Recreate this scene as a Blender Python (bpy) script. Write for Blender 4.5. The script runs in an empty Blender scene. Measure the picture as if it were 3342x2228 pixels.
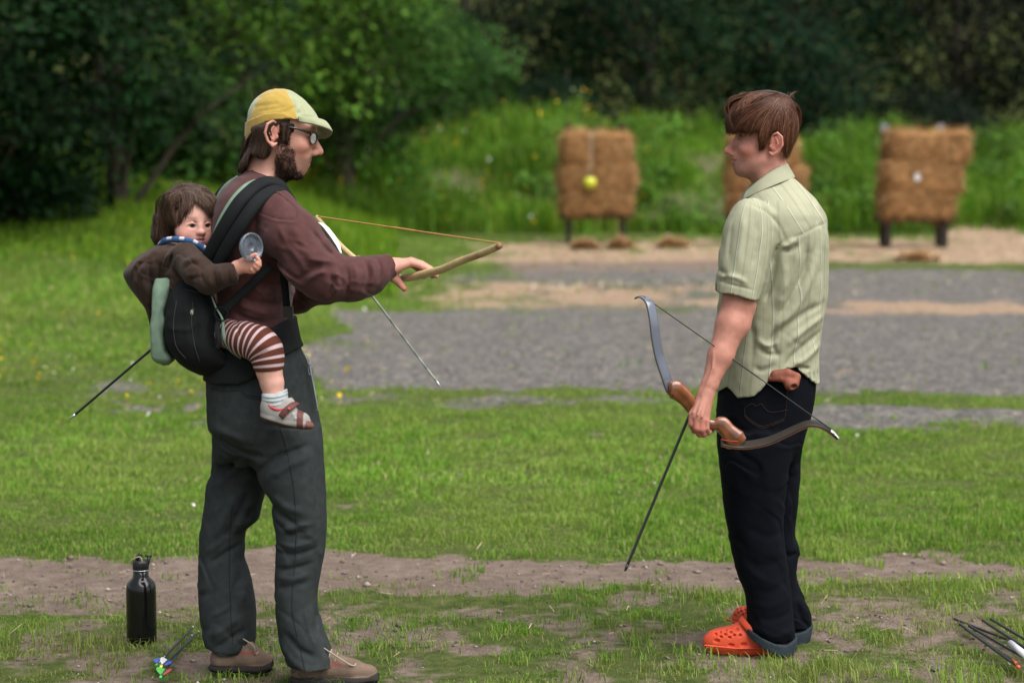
import bpy, math, numpy as np
from mathutils import Vector, Matrix
RAD = math.radians
sc = bpy.context.scene
COL = sc.collection

# ------------------------------------------------------------ camera
CAM_H, FS, CX, CY = 1.64, 7527.0, 1671.0, 1114.0
PITCH = math.atan(652 / FS)
cam_d = bpy.data.cameras.new("camera")
cam_d.sensor_width, cam_d.lens = 22.2, 50.0
cam_d.clip_start, cam_d.clip_end = 0.1, 1000
cam_d.dof.use_dof = True
cam_d.dof.focus_distance = 7.25
cam_d.dof.aperture_fstop = 1.6
cam_d.dof.aperture_blades = 0
cam = bpy.data.objects.new("camera", cam_d)
cam.location = (0, 0, CAM_H)
cam.rotation_euler = (math.pi / 2 - PITCH, 0, 0)
COL.objects.link(cam)
sc.camera = cam

# ------------------------------------------------------------ world, sun, exposure
SUN_EL, SUN_AZ = RAD(60), RAD(134)      # azimuth clockwise from +Y
world = bpy.data.worlds.new("World")
sc.world = world
world.use_nodes = True
nt = world.node_tree
bg = nt.nodes["Background"]
sky = nt.nodes.new("ShaderNodeTexSky")
sky.sky_type = 'NISHITA'
sky.sun_disc = False
sky.sun_elevation, sky.sun_rotation = SUN_EL, SUN_AZ
sky.air_density, sky.dust_density, sky.ozone_density = 1.0, 4.0, 1.0
hs = nt.nodes.new("ShaderNodeHueSaturation")
hs.inputs["Saturation"].default_value = 0.35
nt.links.new(sky.outputs[0], hs.inputs["Color"])
nt.links.new(hs.outputs[0], bg.inputs[0])
bg.inputs[1].default_value = 0.112
sun_d = bpy.data.lights.new("sun", 'SUN')
sun_d.energy, sun_d.angle, sun_d.color = 2.4, RAD(65), (1.0, 0.965, 0.92)
sun = bpy.data.objects.new("sun", sun_d)
sdir = Vector((math.sin(SUN_AZ) * math.cos(SUN_EL), math.cos(SUN_AZ) * math.cos(SUN_EL), math.sin(SUN_EL)))
sun.rotation_euler = sdir.to_track_quat('Z', 'Y').to_euler()
sun.location = (4, -6, 12)
COL.objects.link(sun)
sc.view_settings.view_transform = 'Standard'
sc.view_settings.look = 'None'
sc.view_settings.exposure = 0.82
sc.view_settings.gamma = 1.0
sc.render.engine = 'CYCLES'
sc.cycles.use_denoising = True
sc.cycles.max_bounces = 8
sc.cycles.transparent_max_bounces = 8

# ------------------------------------------------------------ projection helpers (survey of the photograph)
def P(u, v, Y):
    b = (v - CY) / FS
    k = Y / (math.cos(PITCH) - b * math.sin(PITCH))
    return np.array([(u - CX) / FS * k, Y, CAM_H - k * (math.sin(PITCH) + b * math.cos(PITCH))])
def PX(u, Y): return (u - CX) / FS * Y * 1.002
def PZ(v, Y): return float(P(CX, v, Y)[2])
def PL(l, Y=None):
    return np.array([P(*(q if len(q) == 3 else (q[0], q[1], Y))) for q in l])

# ------------------------------------------------------------ noise
def _h(ix, iy, iz, seed):
    h = (ix.astype(np.int64) * 374761393 + iy.astype(np.int64) * 668265263 + iz.astype(np.int64) * 1440662683 + seed * 974634777) & 0xffffffff
    h = ((h ^ (h >> 13)) * 1274126177) & 0xffffffff
    h = ((h ^ (h >> 15)) * 2246822519) & 0xffffffff
    return ((h ^ (h >> 16)) & 0xffffff).astype('f4') / 16777216.0
def vnoise(x, y, z=None, seed=0):
    x = np.asarray(x, 'f4'); y = np.asarray(y, 'f4')
    z = np.zeros_like(x) if z is None else np.asarray(z, 'f4')
    fx, fy, fz = np.floor(x), np.floor(y), np.floor(z)
    tx, ty, tz = x - fx, y - fy, z - fz
    tx, ty, tz = [t * t * (3 - 2 * t) for t in (tx, ty, tz)]
    out = 0
    for dx in (0, 1):
        for dy in (0, 1):
            for dz in (0, 1):
                out = out + _h(fx + dx, fy + dy, fz + dz, seed) * (tx if dx else 1 - tx) * (ty if dy else 1 - ty) * (tz if dz else 1 - tz)
    return out
def fbm(x, y, z=None, seed=0, oct=4):
    a, s, f, t = 0, 1.0, 1.0, 0
    for i in range(oct):
        a = a + s * vnoise(x * f, y * f, None if z is None else z * f, seed + i * 17)
        t += s; s *= .5; f *= 2.03
    return a / t
def sstep(a, b, x):
    t = np.clip((x - a) / (b - a), 0, 1)
    return t * t * (3 - 2 * t)

# ------------------------------------------------------------ objects
def tag(o, label=None, cat=None, group=None, kind=None):
    if label: o["label"] = label
    if cat: o["category"] = cat
    if group: o["group"] = group
    if kind: o["kind"] = kind
    return o
LOC = {}
def root_loc(parent):
    p = parent
    while p is not None and p.parent is not None: p = p.parent
    return np.array(p.location) if p is not None else None
def mk(name, verts, faces, mat, parent=None, loc=None, smooth=True, col=None, colname="tint"):
    """one mesh object; verts are world coordinates, made local to the thing's own base"""
    verts = np.asarray(verts, 'f4').reshape(-1, 3)
    off = root_loc(parent) if parent is not None else np.array(loc if loc is not None else (0, 0, 0), float)
    me = bpy.data.meshes.new(name)
    groups = faces if isinstance(faces, (list, tuple)) and len(faces) and isinstance(faces[0], np.ndarray) and faces[0].ndim == 2 else None
    if groups is None and isinstance(faces, np.ndarray): groups = [faces]
    if groups is None:
        me.from_pydata((verts - off).tolist(), [], [tuple(int(i) for i in f) for f in faces])
    else:
        me.vertices.add(len(verts))
        me.vertices.foreach_set("co", (verts - off).astype('f4').ravel())
        idx = np.concatenate([g.ravel() for g in groups]).astype('i4')
        tot = np.concatenate([np.full(len(g), g.shape[1], 'i4') for g in groups])
        me.loops.add(len(idx)); me.loops.foreach_set("vertex_index", idx)
        me.polygons.add(len(tot))
        me.polygons.foreach_set("loop_start", np.concatenate([[0], np.cumsum(tot)[:-1]]).astype('i4'))
        try: me.polygons.foreach_set("loop_total", tot)
        except Exception: pass
        me.update(calc_edges=True)
    if smooth: me.polygons.foreach_set("use_smooth", np.ones(len(me.polygons), bool))
    if col is not None:
        a = me.color_attributes.new(colname, 'FLOAT_COLOR', 'POINT')
        c = np.ones((len(verts), 4), 'f4'); c[:, :3] = col
        a.data.foreach_set("color", c.ravel())
    me.validate()
    for m in (mat if isinstance(mat, (list, tuple)) else [mat]): me.materials.append(m)
    o = bpy.data.objects.new(name, me)
    COL.objects.link(o)
    if parent is not None: o.parent = parent
    else: o.location = off
    return o
def empty(name, loc):
    o = bpy.data.objects.new(name, None)
    o.empty_display_size = .1
    o.location = loc
    COL.objects.link(o)
    return o
def join(parts):
    """concatenate (verts, faces) lists; faces are python lists"""
    V, F, n = [], [], 0
    for v, f in parts:
        V.append(np.asarray(v, float)); F += [[i + n for i in q] for q in f]; n += len(v)
    return np.concatenate(V), F

# ------------------------------------------------------------ materials
def mat(name, col=(.5, .5, .5), rough=.8, var=.12, vs=25., bump=0., bs=250., attr=None, spec=.3, sss=0., coat=0., metal=0., sheen=0., trans=0., detail=3.):
    m = bpy.data.materials.new(name); m.use_nodes = True
    t = m.node_tree; b = t.nodes["Principled BSDF"]; N, L = t.nodes.new, t.links.new
    co = N("ShaderNodeTexCoord")
    if attr:
        a = N("ShaderNodeAttribute"); a.attribute_name = attr; src = a.outputs["Color"]
    else:
        a = N("ShaderNodeRGB"); a.outputs[0].default_value = (*col, 1); src = a.outputs[0]
    if var > 0:
        n = N("ShaderNodeTexNoise"); n.inputs["Scale"].default_value = vs; n.inputs["Detail"].default_value = detail
        L(co.outputs["Object"], n.inputs["Vector"])
        r = N("ShaderNodeMapRange"); r.inputs["From Min"].default_value = .25; r.inputs["From Max"].default_value = .75
        r.inputs["To Min"].default_value = 1 - var; r.inputs["To Max"].default_value = 1 + var
        L(n.outputs["Fac"], r.inputs["Value"])
        x = N("ShaderNodeVectorMath"); x.operation = 'SCALE'
        L(src, x.inputs[0]); L(r.outputs[0], x.inputs["Scale"]); src = x.outputs[0]
    L(src, b.inputs["Base Color"])
    b.inputs["Roughness"].default_value = rough
    b.inputs["Specular IOR Level"].default_value = spec
    b.inputs["Metallic"].default_value = metal
    if sss:
        b.inputs["Subsurface Weight"].default_value = sss
        b.inputs["Subsurface Radius"].default_value = (1, .35, .2); b.inputs["Subsurface Scale"].default_value = .006
    if coat: b.inputs["Coat Weight"].default_value = coat; b.inputs["Coat Roughness"].default_value = .08
    if sheen: b.inputs["Sheen Weight"].default_value = sheen; b.inputs["Sheen Roughness"].default_value = .5
    if trans: b.inputs["Transmission Weight"].default_value = trans
    if bump:
        n = N("ShaderNodeTexNoise"); n.inputs["Scale"].default_value = bs; n.inputs["Detail"].default_value = 4
        L(co.outputs["Object"], n.inputs["Vector"])
        bp = N("ShaderNodeBump"); bp.inputs["Strength"].default_value = bump; bp.inputs["Distance"].default_value = .004
        L(n.outputs["Fac"], bp.inputs["Height"]); L(bp.outputs[0], b.inputs["Normal"])
    return m
def leafmat(name, rough=.45, tl=.35, spec=.3):
    m = bpy.data.materials.new(name); m.use_nodes = True
    t = m.node_tree; b = t.nodes["Principled BSDF"]; N, L = t.nodes.new, t.links.new
    a = N("ShaderNodeAttribute"); a.attribute_name = "tint"
    L(a.outputs["Color"], b.inputs["Base Color"])
    b.inputs["Roughness"].default_value = rough; b.inputs["Specular IOR Level"].default_value = spec
    tr = N("ShaderNodeBsdfTranslucent")
    g = N("ShaderNodeMixRGB"); g.blend_type = 'MULTIPLY'; g.inputs[0].default_value = 1; g.inputs[2].default_value = (1.0, 1.15, .6, 1)
    L(a.outputs["Color"], g.inputs[1]); L(g.outputs[0], tr.inputs[0])
    mx = N("ShaderNodeMixShader"); mx.inputs[0].default_value = tl
    L(b.outputs[0], mx.inputs[1]); L(tr.outputs[0], mx.inputs[2]); L(mx.outputs[0], t.nodes["Material Output"].inputs["Surface"])
    return m

# ------------------------------------------------------------ swept shapes
def frames(pts, up=None):
    if up is not None and np.ndim(up) == 2:
        p = np.asarray(pts, float); T = np.gradient(p, axis=0); T /= np.linalg.norm(T, axis=1)[:, None] + 1e-12; o = []
        for t, u in zip(T, np.asarray(up, float)):
            a = u - t * (u @ t); a /= np.linalg.norm(a) + 1e-9; o.append((np.cross(t, a), a))
        return o
    pts = np.asarray(pts, float)
    T = np.gradient(pts, axis=0); T /= np.linalg.norm(T, axis=1)[:, None] + 1e-12
    out = []
    u = np.array(up if up is not None else (0, 0, 1.0), float)
    if up is None and abs(T[0] @ u) > .9: u = np.array((0, 1.0, 0))
    for t in T:
        a = u - t * (u @ t); n = np.linalg.norm(a)
        a = a / n if n > 1e-6 else np.array((1.0, 0, 0))
        if up is None: u = a
        out.append((np.cross(t, a), a))
    return out
def sweep(pts, r, seg=8, ry=None, up=None, cap=True, sq=2.0):
    """tube along pts; r sideways radius, ry radius along 'up'; sq = superellipse power"""
    pts = np.asarray(pts, float); n = len(pts)
    r = np.broadcast_to(np.asarray(r, float), (n,)); ry = r if ry is None else np.broadcast_to(np.asarray(ry, float), (n,))
    V = []
    ang = np.arange(seg) * 2 * math.pi / seg
    ca = np.sign(np.cos(ang)) * np.abs(np.cos(ang)) ** (2 / sq); sa = np.sign(np.sin(ang)) * np.abs(np.sin(ang)) ** (2 / sq)
    for i, (s, a) in enumerate(frames(pts, up)):
        V.append(pts[i] + np.outer(ca * r[i], s) + np.outer(sa * ry[i], a))
    V = np.concatenate(V)
    F = [[i * seg + j, i * seg + (j + 1) % seg, (i + 1) * seg + (j + 1) % seg, (i + 1) * seg + j] for i in range(n - 1) for j in range(seg)]
    if cap: F += [list(range(seg))[::-1], [(n - 1) * seg + j for j in range(seg)]]
    return V, F
def smoothline(pts, n=24):
    """Catmull-Rom through the points"""
    p = np.asarray(pts, float); m = len(p)
    if m < 3: return np.array([p[0] + (p[-1] - p[0]) * t for t in np.linspace(0, 1, n)])
    q = np.concatenate([[2 * p[0] - p[1]], p, [2 * p[-1] - p[-2]]])
    out = []
    for t in np.linspace(0, m - 1, n):
        i = min(int(t), m - 2); f = t - i
        a, b, c, d = q[i], q[i + 1], q[i + 2], q[i + 3]
        out.append(.5 * (2 * b + (c - a) * f + (2 * a - 5 * b + 4 * c - d) * f * f + (3 * b - a - 3 * c + d) * f ** 3))
    return np.array(out)
def spline1(xs, ys, q):
    """smooth 1-D interpolation (monotone-limited Hermite)"""
    xs = np.asarray(xs, float); ys = np.asarray(ys, float)
    dx = np.diff(xs); s = np.diff(ys) / dx
    m = np.zeros(len(xs)); m[1:-1] = np.where(s[1:] * s[:-1] > 0, 2 * s[1:] * s[:-1] / (s[1:] + s[:-1] + 1e-12), 0); m[0] = s[0]; m[-1] = s[-1]
    q = np.clip(q, xs[0], xs[-1]); i = np.clip(np.searchsorted(xs, q) - 1, 0, len(xs) - 2)
    h = dx[i]; t = (q - xs[i]) / h
    return (2 * t**3 - 3 * t**2 + 1) * ys[i] + (t**3 - 2 * t**2 + t) * h * m[i] + (3 * t**2 - 2 * t**3) * ys[i + 1] + (t**3 - t**2) * h * m[i + 1]
def box(c, s, rot=None):
    c = np.array(c, float); s = np.array(s, float) / 2
    v = np.array([(x, y, z) for x in (-1, 1) for y in (-1, 1) for z in (-1, 1)]) * s
    if rot is not None: v = v @ np.asarray(rot).T
    return v + c, [[0, 1, 3, 2], [4, 6, 7, 5], [0, 4, 5, 1], [2, 3, 7, 6], [0, 2, 6, 4], [1, 5, 7, 3]]
def lathe(prof, c, seg=32):
    prof = np.asarray(prof, float); n = len(prof)
    a = np.arange(seg) * 2 * math.pi / seg
    V = np.concatenate([np.stack([c[0] + r * np.cos(a), c[1] + r * np.sin(a), np.full(seg, c[2] + z)], 1) for r, z in prof])
    F = [[i * seg + j, i * seg + (j + 1) % seg, (i + 1) * seg + (j + 1) % seg, (i + 1) * seg + j] for i in range(n - 1) for j in range(seg)]
    F += [list(range(seg))[::-1], [(n - 1) * seg + j for j in range(seg)]]
    return V, F
def ball(c, r, nu=16, nv=10, sc_=(1, 1, 1)):
    V, F = [], []
    for i in range(nv + 1):
        t = math.pi * i / nv
        for j in range(nu):
            a = 2 * math.pi * j / nu
            V.append((c[0] + r * sc_[0] * math.sin(t) * math.cos(a), c[1] + r * sc_[1] * math.sin(t) * math.sin(a), c[2] + r * sc_[2] * math.cos(t)))
    for i in range(nv):
        for j in range(nu): F.append([i * nu + j, (i + 1) * nu + j, (i + 1) * nu + (j + 1) % nu, i * nu + (j + 1) % nu])
    return np.array(V), F
# ============================================================ ground
def terrain(x, y):
    x = np.asarray(x, float); y = np.asarray(y, float)
    left = sstep(14, 34, y) * sstep(-1.2, -5.0, x) * .85
    crest = np.interp(x, [-6, -3.6, -1.6, 0, 6, 11, 16, 40], [0, .15, 1.2, 1.75, 1.5, 1.2, 1.0, .7])
    crest = crest + .25 * (vnoise(x * .7 + 5, y * 0 + 2, seed=4) - .5)
    up = sstep(39.6, 44.8, y) * (1 - .65 * sstep(46, 54, y))
    berm = crest * up + up * .3 * (fbm(x * .9, y * .9, seed=8) - .5)
    hill = 16 * sstep(58, 120, y) + 3 * sstep(45, 60, y) * sstep(-4, -14, x)
    far = sstep(28, 45, y) * sstep(-2, -8, x) * .5
    small = (fbm(x * 1.1, y * 1.1, seed=2, oct=3) - .5) * .05 * sstep(6, 9, y) * sstep(200, 40, y)
    near = ((fbm(x * 4.5, y * 4.5, seed=12, oct=3) - .5) * .035 - .006) * sstep(4, 6, y) * sstep(24, 12, y)
    return left + berm + hill + far + small + near
def zones(x, y):
    """soil zones of the range: bare path, gravel, straw litter (0..1 each)"""
    n1 = fbm(x * 1.3, y * .9, seed=21) - .5
    n2 = fbm(x * 4.0, y * 2.4, seed=22) - .5
    n3 = fbm(x * .5, y * .35, seed=23) - .5
    yy = np.maximum(y, 1.0)
    u = x / yy * 5297 + 1176 + 260 * n1
    q = 8687 / yy + 325
    s = np.clip((q - 325) / 900, .12, 1.2)
    q = q + (44 * n2 + 46 * n1) * s
    n4 = fbm(x * 9.0, y * 5.0, seed=24) - .5
    q = q + 30 * n4 * s
    vt = np.interp(u, [-400, 0, 460, 760, 1200, 1650, 2352], [1282, 1292, 1296, 1282, 1292, 1284, 1300])
    vb = np.interp(u, [-400, 0, 300, 460, 640, 800, 1650, 2352], [1425, 1412, 1420, 1440, 1440, 1372, 1360, 1352])
    path = sstep(-14, 16, q - vt) * sstep(20, -22, q - vb)
    patch = np.clip(.42 + .9 * n2 + 1.1 * n4 + .6 * n1, 0, .95) * sstep(0, 40, q - vb)
    bare = np.maximum(path, patch)
    bare = np.maximum(bare, .8 * sstep(.26, .36, n2 + .5 * n1) * sstep(925, 990, q) * (q < vt))
    vl = np.interp(u, [600, 740, 1600, 1900, 2352], [860, 892, 892, 905, 905])
    grav = sstep(704, 724, q) * sstep(12, -14, q - vl) * sstep(690, 800, u + .4 * (q - 800))
    grav = grav * (1 - .9 * sstep(700, 920, q - 0 * u + 0) * sstep(12, 4, np.abs(q - 796)) * sstep(1000, 860, u))
    grav = np.maximum(grav, .9 * sstep(926, 940, q) * sstep(996, 972, q) * sstep(1700, 1900, u))
    grav = np.maximum(grav, .75 * sstep(900, 914, q) * sstep(950, 932, q) * sstep(690, 800, u) * sstep(1650, 1500, u) * sstep(-.15, .1, n1))
    grav = np.maximum(grav, .8 * sstep(.0, .12, n2 + .3 * n1) * sstep(865, 900, q) * sstep(1000, 960, q) * sstep(130, 260, u) * sstep(560, 430, u))
    upper = sstep(612, 626, q) * sstep(740, 716, q) * np.interp(u, [900, 1050, 1500, 1800], [0, .55, .7, 1])
    grav = np.maximum(grav, upper * np.clip(.95 + 1.2 * n1, 0, 1))
    pink = .9 * sstep(588, 600, q) * sstep(660, 636, q) * sstep(1120, 1230, u) * sstep(1980, 1800, u)
    st1 = sstep(642, 664, q) * sstep(718, 700, q) * sstep(900, 1010, u) * sstep(1980, 1700, u) * np.clip(.62 + 1.3 * n1 + .8 * n2, 0, 1)
    st2 = sstep(684, 698, q) * sstep(730, 716, q) * sstep(1650, 1900, u) * np.clip(.70 + 1.1 * n1 + .8 * n2, 0, 1)
    straw = np.maximum(st1, st2)
    straw = np.maximum(straw, sstep(546, 556, q) * sstep(612, 594, q) * sstep(1060, 1130, u) * np.clip(.80 + 1.3 * n2 + 1.0 * n1, 0, 1))
    straw = np.maximum(straw, .9 * sstep(525, 545, q) * sstep(610, 597, q) * sstep(2130, 2260, u))
    bare = np.maximum(bare, .45 * sstep(.38, .32, fbm(x * .8, y * .8, seed=51)) * sstep(39.3, 40.3, y) * sstep(44.2, 43.2, y))
    return np.clip(np.maximum(bare, pink), 0, 1), np.clip(grav, 0, 1), np.clip(straw, 0, 1)

def gmat():
    m = bpy.data.materials.new("ground_soil"); m.use_nodes = True
    t = m.node_tree; b = t.nodes["Principled BSDF"]; N, L = t.nodes.new, t.links.new
    g = N("ShaderNodeNewGeometry")
    def noise(scale, detail=4, rough=.6):
        n = N("ShaderNodeTexNoise"); n.inputs["Scale"].default_value = scale; n.inputs["Detail"].default_value = detail; n.inputs["Roughness"].default_value = rough
        L(g.outputs["Position"], n.inputs["Vector"]); return n.outputs["Fac"]
    def ramp(f, stops):
        r = N("ShaderNodeValToRGB"); e = r.color_ramp.elements
        while len(e) < len(stops): e.new(.5)
        for i, (p, c) in enumerate(stops): e[i].position = p; e[i].color = (*c, 1)
        L(f, r.inputs[0]); return r.outputs[0]
    def mix(f, a, c):
        x = N("ShaderNodeMixRGB"); L(f, x.inputs[0]); L(a, x.inputs[1]); L(c, x.inputs[2]); return x.outputs[0]
    def thr(chan, nf, amt=.7):
        a = N("ShaderNodeMath"); a.operation = 'MULTIPLY_ADD'; L(nf, a.inputs[0]); a.inputs[1].default_value = amt; a.inputs[2].default_value = -.5 * amt
        s = N("ShaderNodeMath"); s.operation = 'ADD'; L(a.outputs[0], s.inputs[0]); L(chan, s.inputs[1])
        r = N("ShaderNodeMapRange"); r.interpolation_type = 'SMOOTHSTEP'; r.inputs["From Min"].default_value = .36; r.inputs["From Max"].default_value = .64
        L(s.outputs[0], r.inputs["Value"]); return r.outputs[0]
    at = N("ShaderNodeAttribute"); at.attribute_name = "zone"
    sp = N("ShaderNodeSeparateColor"); L(at.outputs["Color"], sp.inputs[0])
    nf, nm, nc = noise(90, 5), noise(14, 5), noise(2.2, 4)
    grass = ramp(nm, [(.3, (.055, .072, .020)), (.5, (.09, .118, .032)), (.72, (.15, .145, .06))])
    dirt = ramp(nm, [(.28, (.14, .100, .076)), (.5, (.22, .165, .130)), (.75, (.32, .255, .21))])
    dirt = mix(ramp(nc, [(.42, (0, 0, 0)), (.62, (.55, .55, .55))]), dirt, ramp(nm, [(.3, (.085, .058, .045)), (.7, (.21, .155, .125))]))
    dirt = mix(ramp(nf, [(.35, (.0, 0, 0)), (.7, (.6, .6, .6))]), dirt, ramp(nf, [(.3, (.07, .05, .04)), (.7, (.33, .265, .225))]))
    vo = N("ShaderNodeTexVoronoi"); vo.inputs["Scale"].default_value = 30; L(g.outputs["Position"], vo.inputs["Vector"])
    hs2 = N("ShaderNodeSeparateColor"); L(vo.outputs["Color"], hs2.inputs[0])
    grav = ramp(hs2.outputs[0], [(.0, (.035, .034, .033)), (.45, (.125, .12, .114)), (.8, (.23, .218, .205)), (1.0, (.44, .37, .31))])
    vo2 = N("ShaderNodeTexVoronoi"); vo2.inputs["Scale"].default_value = 62; L(g.outputs["Position"], vo2.inputs["Vector"])
    hs3 = N("ShaderNodeSeparateColor"); L(vo2.outputs["Color"], hs3.inputs[0])
    grav = mix(ramp(hs3.outputs[1], [(.4, (0, 0, 0)), (.6, (.8, .8, .8))]), grav, ramp(hs3.outputs[0], [(.0, (.045, .043, .041)), (.5, (.14, .134, .127)), (.85, (.25, .235, .22)), (1., (.45, .38, .31))]))
    grav = mix(ramp(nc, [(.4, (0, 0, 0)), (.65, (.45, .45, .45))]), grav, ramp(nf, [(.3, (.08, .075, .07)), (.7, (.17, .16, .15))]))
    mp = N("ShaderNodeMapping"); mp.inputs["Scale"].default_value = (16, 70, 40); L(g.outputs["Position"], mp.inputs[0])
    ns = N("ShaderNodeTexNoise"); ns.inputs["Scale"].default_value = 1; ns.inputs["Detail"].default_value = 4; L(mp.outputs[0], ns.inputs["Vector"])
    straw = ramp(ns.outputs["Fac"], [(.3, (.20, .125, .075)), (.5, (.36, .25, .17)), (.72, (.50, .39, .29))])
    c = mix(thr(sp.outputs[0], nm), grass, dirt)
    c = mix(thr(sp.outputs[1], nm), c, grav)
    c = mix(thr(sp.outputs[2], nm, .9), c, straw)
    L(c, b.inputs["Base Color"]); b.inputs["Roughness"].default_value = .95; b.inputs["Specular IOR Level"].default_value = .1
    bp = N("ShaderNodeBump"); bp.inputs["Strength"].default_value = .9; bp.inputs["Distance"].default_value = .03
    L(nf, bp.inputs["Height"]); L(bp.outputs[0], b.inputs["Normal"])
    return m
def axis(*segs):
    out = []
    for a, b, s in segs: out.append(np.arange(a, b, s))
    return np.concatenate(out)
gx = axis((-160, -40, 8), (-40, -14, 1.0), (-14, -3, .12), (-3, 3, .045), (3, 14, .12), (14, 40, 1.0), (40, 161, 8))
gy = axis((-30, 4, 2), (4, 6.4, .2), (6.4, 10, .03), (10, 16, .05), (16, 30, .1), (30, 47, .16), (47, 70, .6), (70, 260, 6))
XX, YY = np.meshgrid(gx, gy, indexing='ij')
ZZ = terrain(XX, YY)
nx, ny = XX.shape
idx = np.arange(nx * ny).reshape(nx, ny)
gf = np.stack([idx[:-1, :-1], idx[1:, :-1], idx[1:, 1:], idx[:-1, 1:]], -1).reshape(-1, 4)
zb, zg, zs_ = zones(XX.ravel(), YY.ravel())
ground = mk("ground", np.stack([XX.ravel(), YY.ravel(), ZZ.ravel()], 1), gf, gmat(), col=np.stack([zb, zg, zs_], 1), colname="zone")
tag(ground, kind="structure")

# ============================================================ grass
rng = np.random.default_rng(11)
def blades(x, y, h, w, col, lean=.5, seed=0):
    """bent five-point blades; returns verts, [quads, tris], colours"""
    r = np.random.default_rng(seed); n = len(x)
    z = terrain(x, y) - .004
    a = r.uniform(0, 2 * math.pi, n); d = np.stack([np.cos(a), np.sin(a), 0 * a], 1); s = np.stack([-np.sin(a), np.cos(a), 0 * a], 1)
    ln = np.abs(r.normal(0, lean, n)); base = np.stack([x, y, z], 1)
    up = np.array((0, 0, 1.0))
    mid = base + up * (h * .58)[:, None] + d * (h * ln * .25)[:, None]
    tip = base + up * (h * (1 - .25 * np.minimum(ln, 1.5)))[:, None] + d * (h * ln * .95)[:, None]
    V = np.stack([base - s * (w / 2)[:, None], base + s * (w / 2)[:, None], mid + s * (w * .42)[:, None], mid - s * (w * .42)[:, None], tip], 1).reshape(-1, 3)
    i = np.arange(n)[:, None] * 5
    return V, [i + np.array([[0, 1, 2, 3]]), i + np.array([[3, 2, 4]])], np.repeat(col, 5, axis=0)
def merge(parts):
    V, Q, T, C, n = [], [], [], [], 0
    for v, (q, t), c in parts:
        V.append(v); Q.append(q + n); T.append(t + n); C.append(c); n += len(v)
    return np.concatenate(V), [np.concatenate(Q), np.concatenate(T)], np.concatenate(C)
GCOL = np.array([(.135, .265, .030), (.18, .305, .040), (.085, .19, .024), (.245, .315, .070), (.36, .32, .15)])
def lawncols(n, r, p=(.34, .24, .2, .14, .08)):
    c = GCOL[r.choice(5, n, p=p)]
    return c * r.uniform(.8, 1.2, (n, 1))
parts = []
for k, (y0, y1, dens, w0) in enumerate([(6.3, 8.4, 9000, .0034), (8.4, 11, 7500, .004), (11, 15, 3600, .006), (15, 24, 1300, .010), (24, 40, 480, .018)]):
    n = int(dens * (y1 - y0) * ((y0 + y1) * .225 * 1.35 + 2.4))
    y = rng.uniform(y0, y1, n); x = rng.uniform(-1, 1, n) * (y * .225 * 1.35 + 1.2)
    b, g, s = zones(x, y)
    n2 = fbm(x * 5, y * 5, seed=31); n3 = fbm(x * .8, y * .8, seed=32)
    cover = np.clip(1 - 1.15 * np.maximum(np.maximum(b, g), s), 0, 1)
    tuft = sstep(.74, .82, vnoise(x * 7, y * 7, seed=33)) * .35 * (1 - s) * (1 - .75 * g)
    qq = 8687 / y + 325; uu = x / y * 5297 + 1176
    cover = cover * (1 - .75 * sstep(560, 600, qq) * sstep(740, 715, qq) * sstep(1000, 1200, uu))
    fgm = sstep(8.45, 8.1, y); cl = sstep(.42, .60, fbm(x * 7, y * 6, seed=39))
    cover = np.maximum(cover, .5 * fgm * sstep(1365, 1395, qq - 0)) * (1 - fgm * (1 - .10 - 1.15 * cl))
    cover = np.maximum(cover * sstep(.2, .5, n2 + .25), tuft)
    left = sstep(11, 17, y) * sstep(-.06, -.16, x / y)
    keep = rng.uniform(0, 1, n) < cover
    x, y, n2, n3, left, cov = x[keep], y[keep], n2[keep], n3[keep], left[keep], cover[keep]
    near = sstep(9.2, 8.2, y)
    h = (.013 + .030 * np.clip(n2 * 1.9 - .5, 0, 1)) * rng.uniform(.6, 1.4, len(x)) * (1 + 1.3 * left * sstep(15, 28, y) * 2.2) * (.8 + .4 * (n3 > .5))
    h = h * (1 + .35 * near * rng.uniform(-.5, 1.2, len(x)))
    w = w0 * rng.uniform(.7, 1.3, len(x))
    c = lawncols(len(x), rng)
    c = c * (.50 + .65 * n3 + .40 * fbm(x * 2.6, y * 1.6, seed=37))[:, None]; yl = sstep(.45, .62, fbm(x * 1.4, y * .8, seed=38))[:, None] * .5; c = c * (1 - yl) + yl * np.array((.25, .315, .075)) * rng.uniform(.75, 1.2, (len(x), 1))
    dry = (near * sstep(.45, .65, vnoise(x * 3, y * 3, seed=35)))[:, None] * .45
    c = c * (1 - dry) + dry * np.array((.22, .215, .08)) * rng.uniform(.7, 1.3, (len(x), 1))
    parts.append(blades(x, y, h, w, c, .8, 40 + k))
grassmat = leafmat("grass_blade", .6, .4, .12)
v, f, c = merge(parts)
tag(mk("grass", v, f, grassmat, col=c), "short green lawn grass growing round the bare path and gravel", "grass", kind="stuff")

# tall weeds of the bank and the meadow edge
parts = []
n = 60000
x = rng.uniform(-4.5, 15, n); y = rng.uniform(39.2, 46.5, n)
bare = fbm(x * .8, y * .8, seed=51)
foot = sstep(41.5, 39.3, y)
keep = (rng.uniform(0, 1, n) < np.clip(1.5 - .75 * foot, 0, 1)) & ~((bare < .35) & (y < 43.6) & (rng.uniform(0, 1, n) < .93)) & (terrain(x, y) > .03)
x, y, bare = x[keep], y[keep], bare[keep]
h = (.14 + .42 * sstep(.38, .6, bare)) * rng.uniform(.5, 1.35, len(x)) * (1 + .35 * sstep(43.5, 45.5, y))
c = np.array([(.12, .25, .024), (.17, .29, .030), (.07, .165, .018), (.24, .27, .06)])[rng.choice(4, len(x), p=(.4, .28, .25, .07))] * rng.uniform(.7, 1.25, (len(x), 1))
c = c * (.6 + .8 * fbm(x * 1.2, y * 1.2, seed=53))[:, None]
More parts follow.
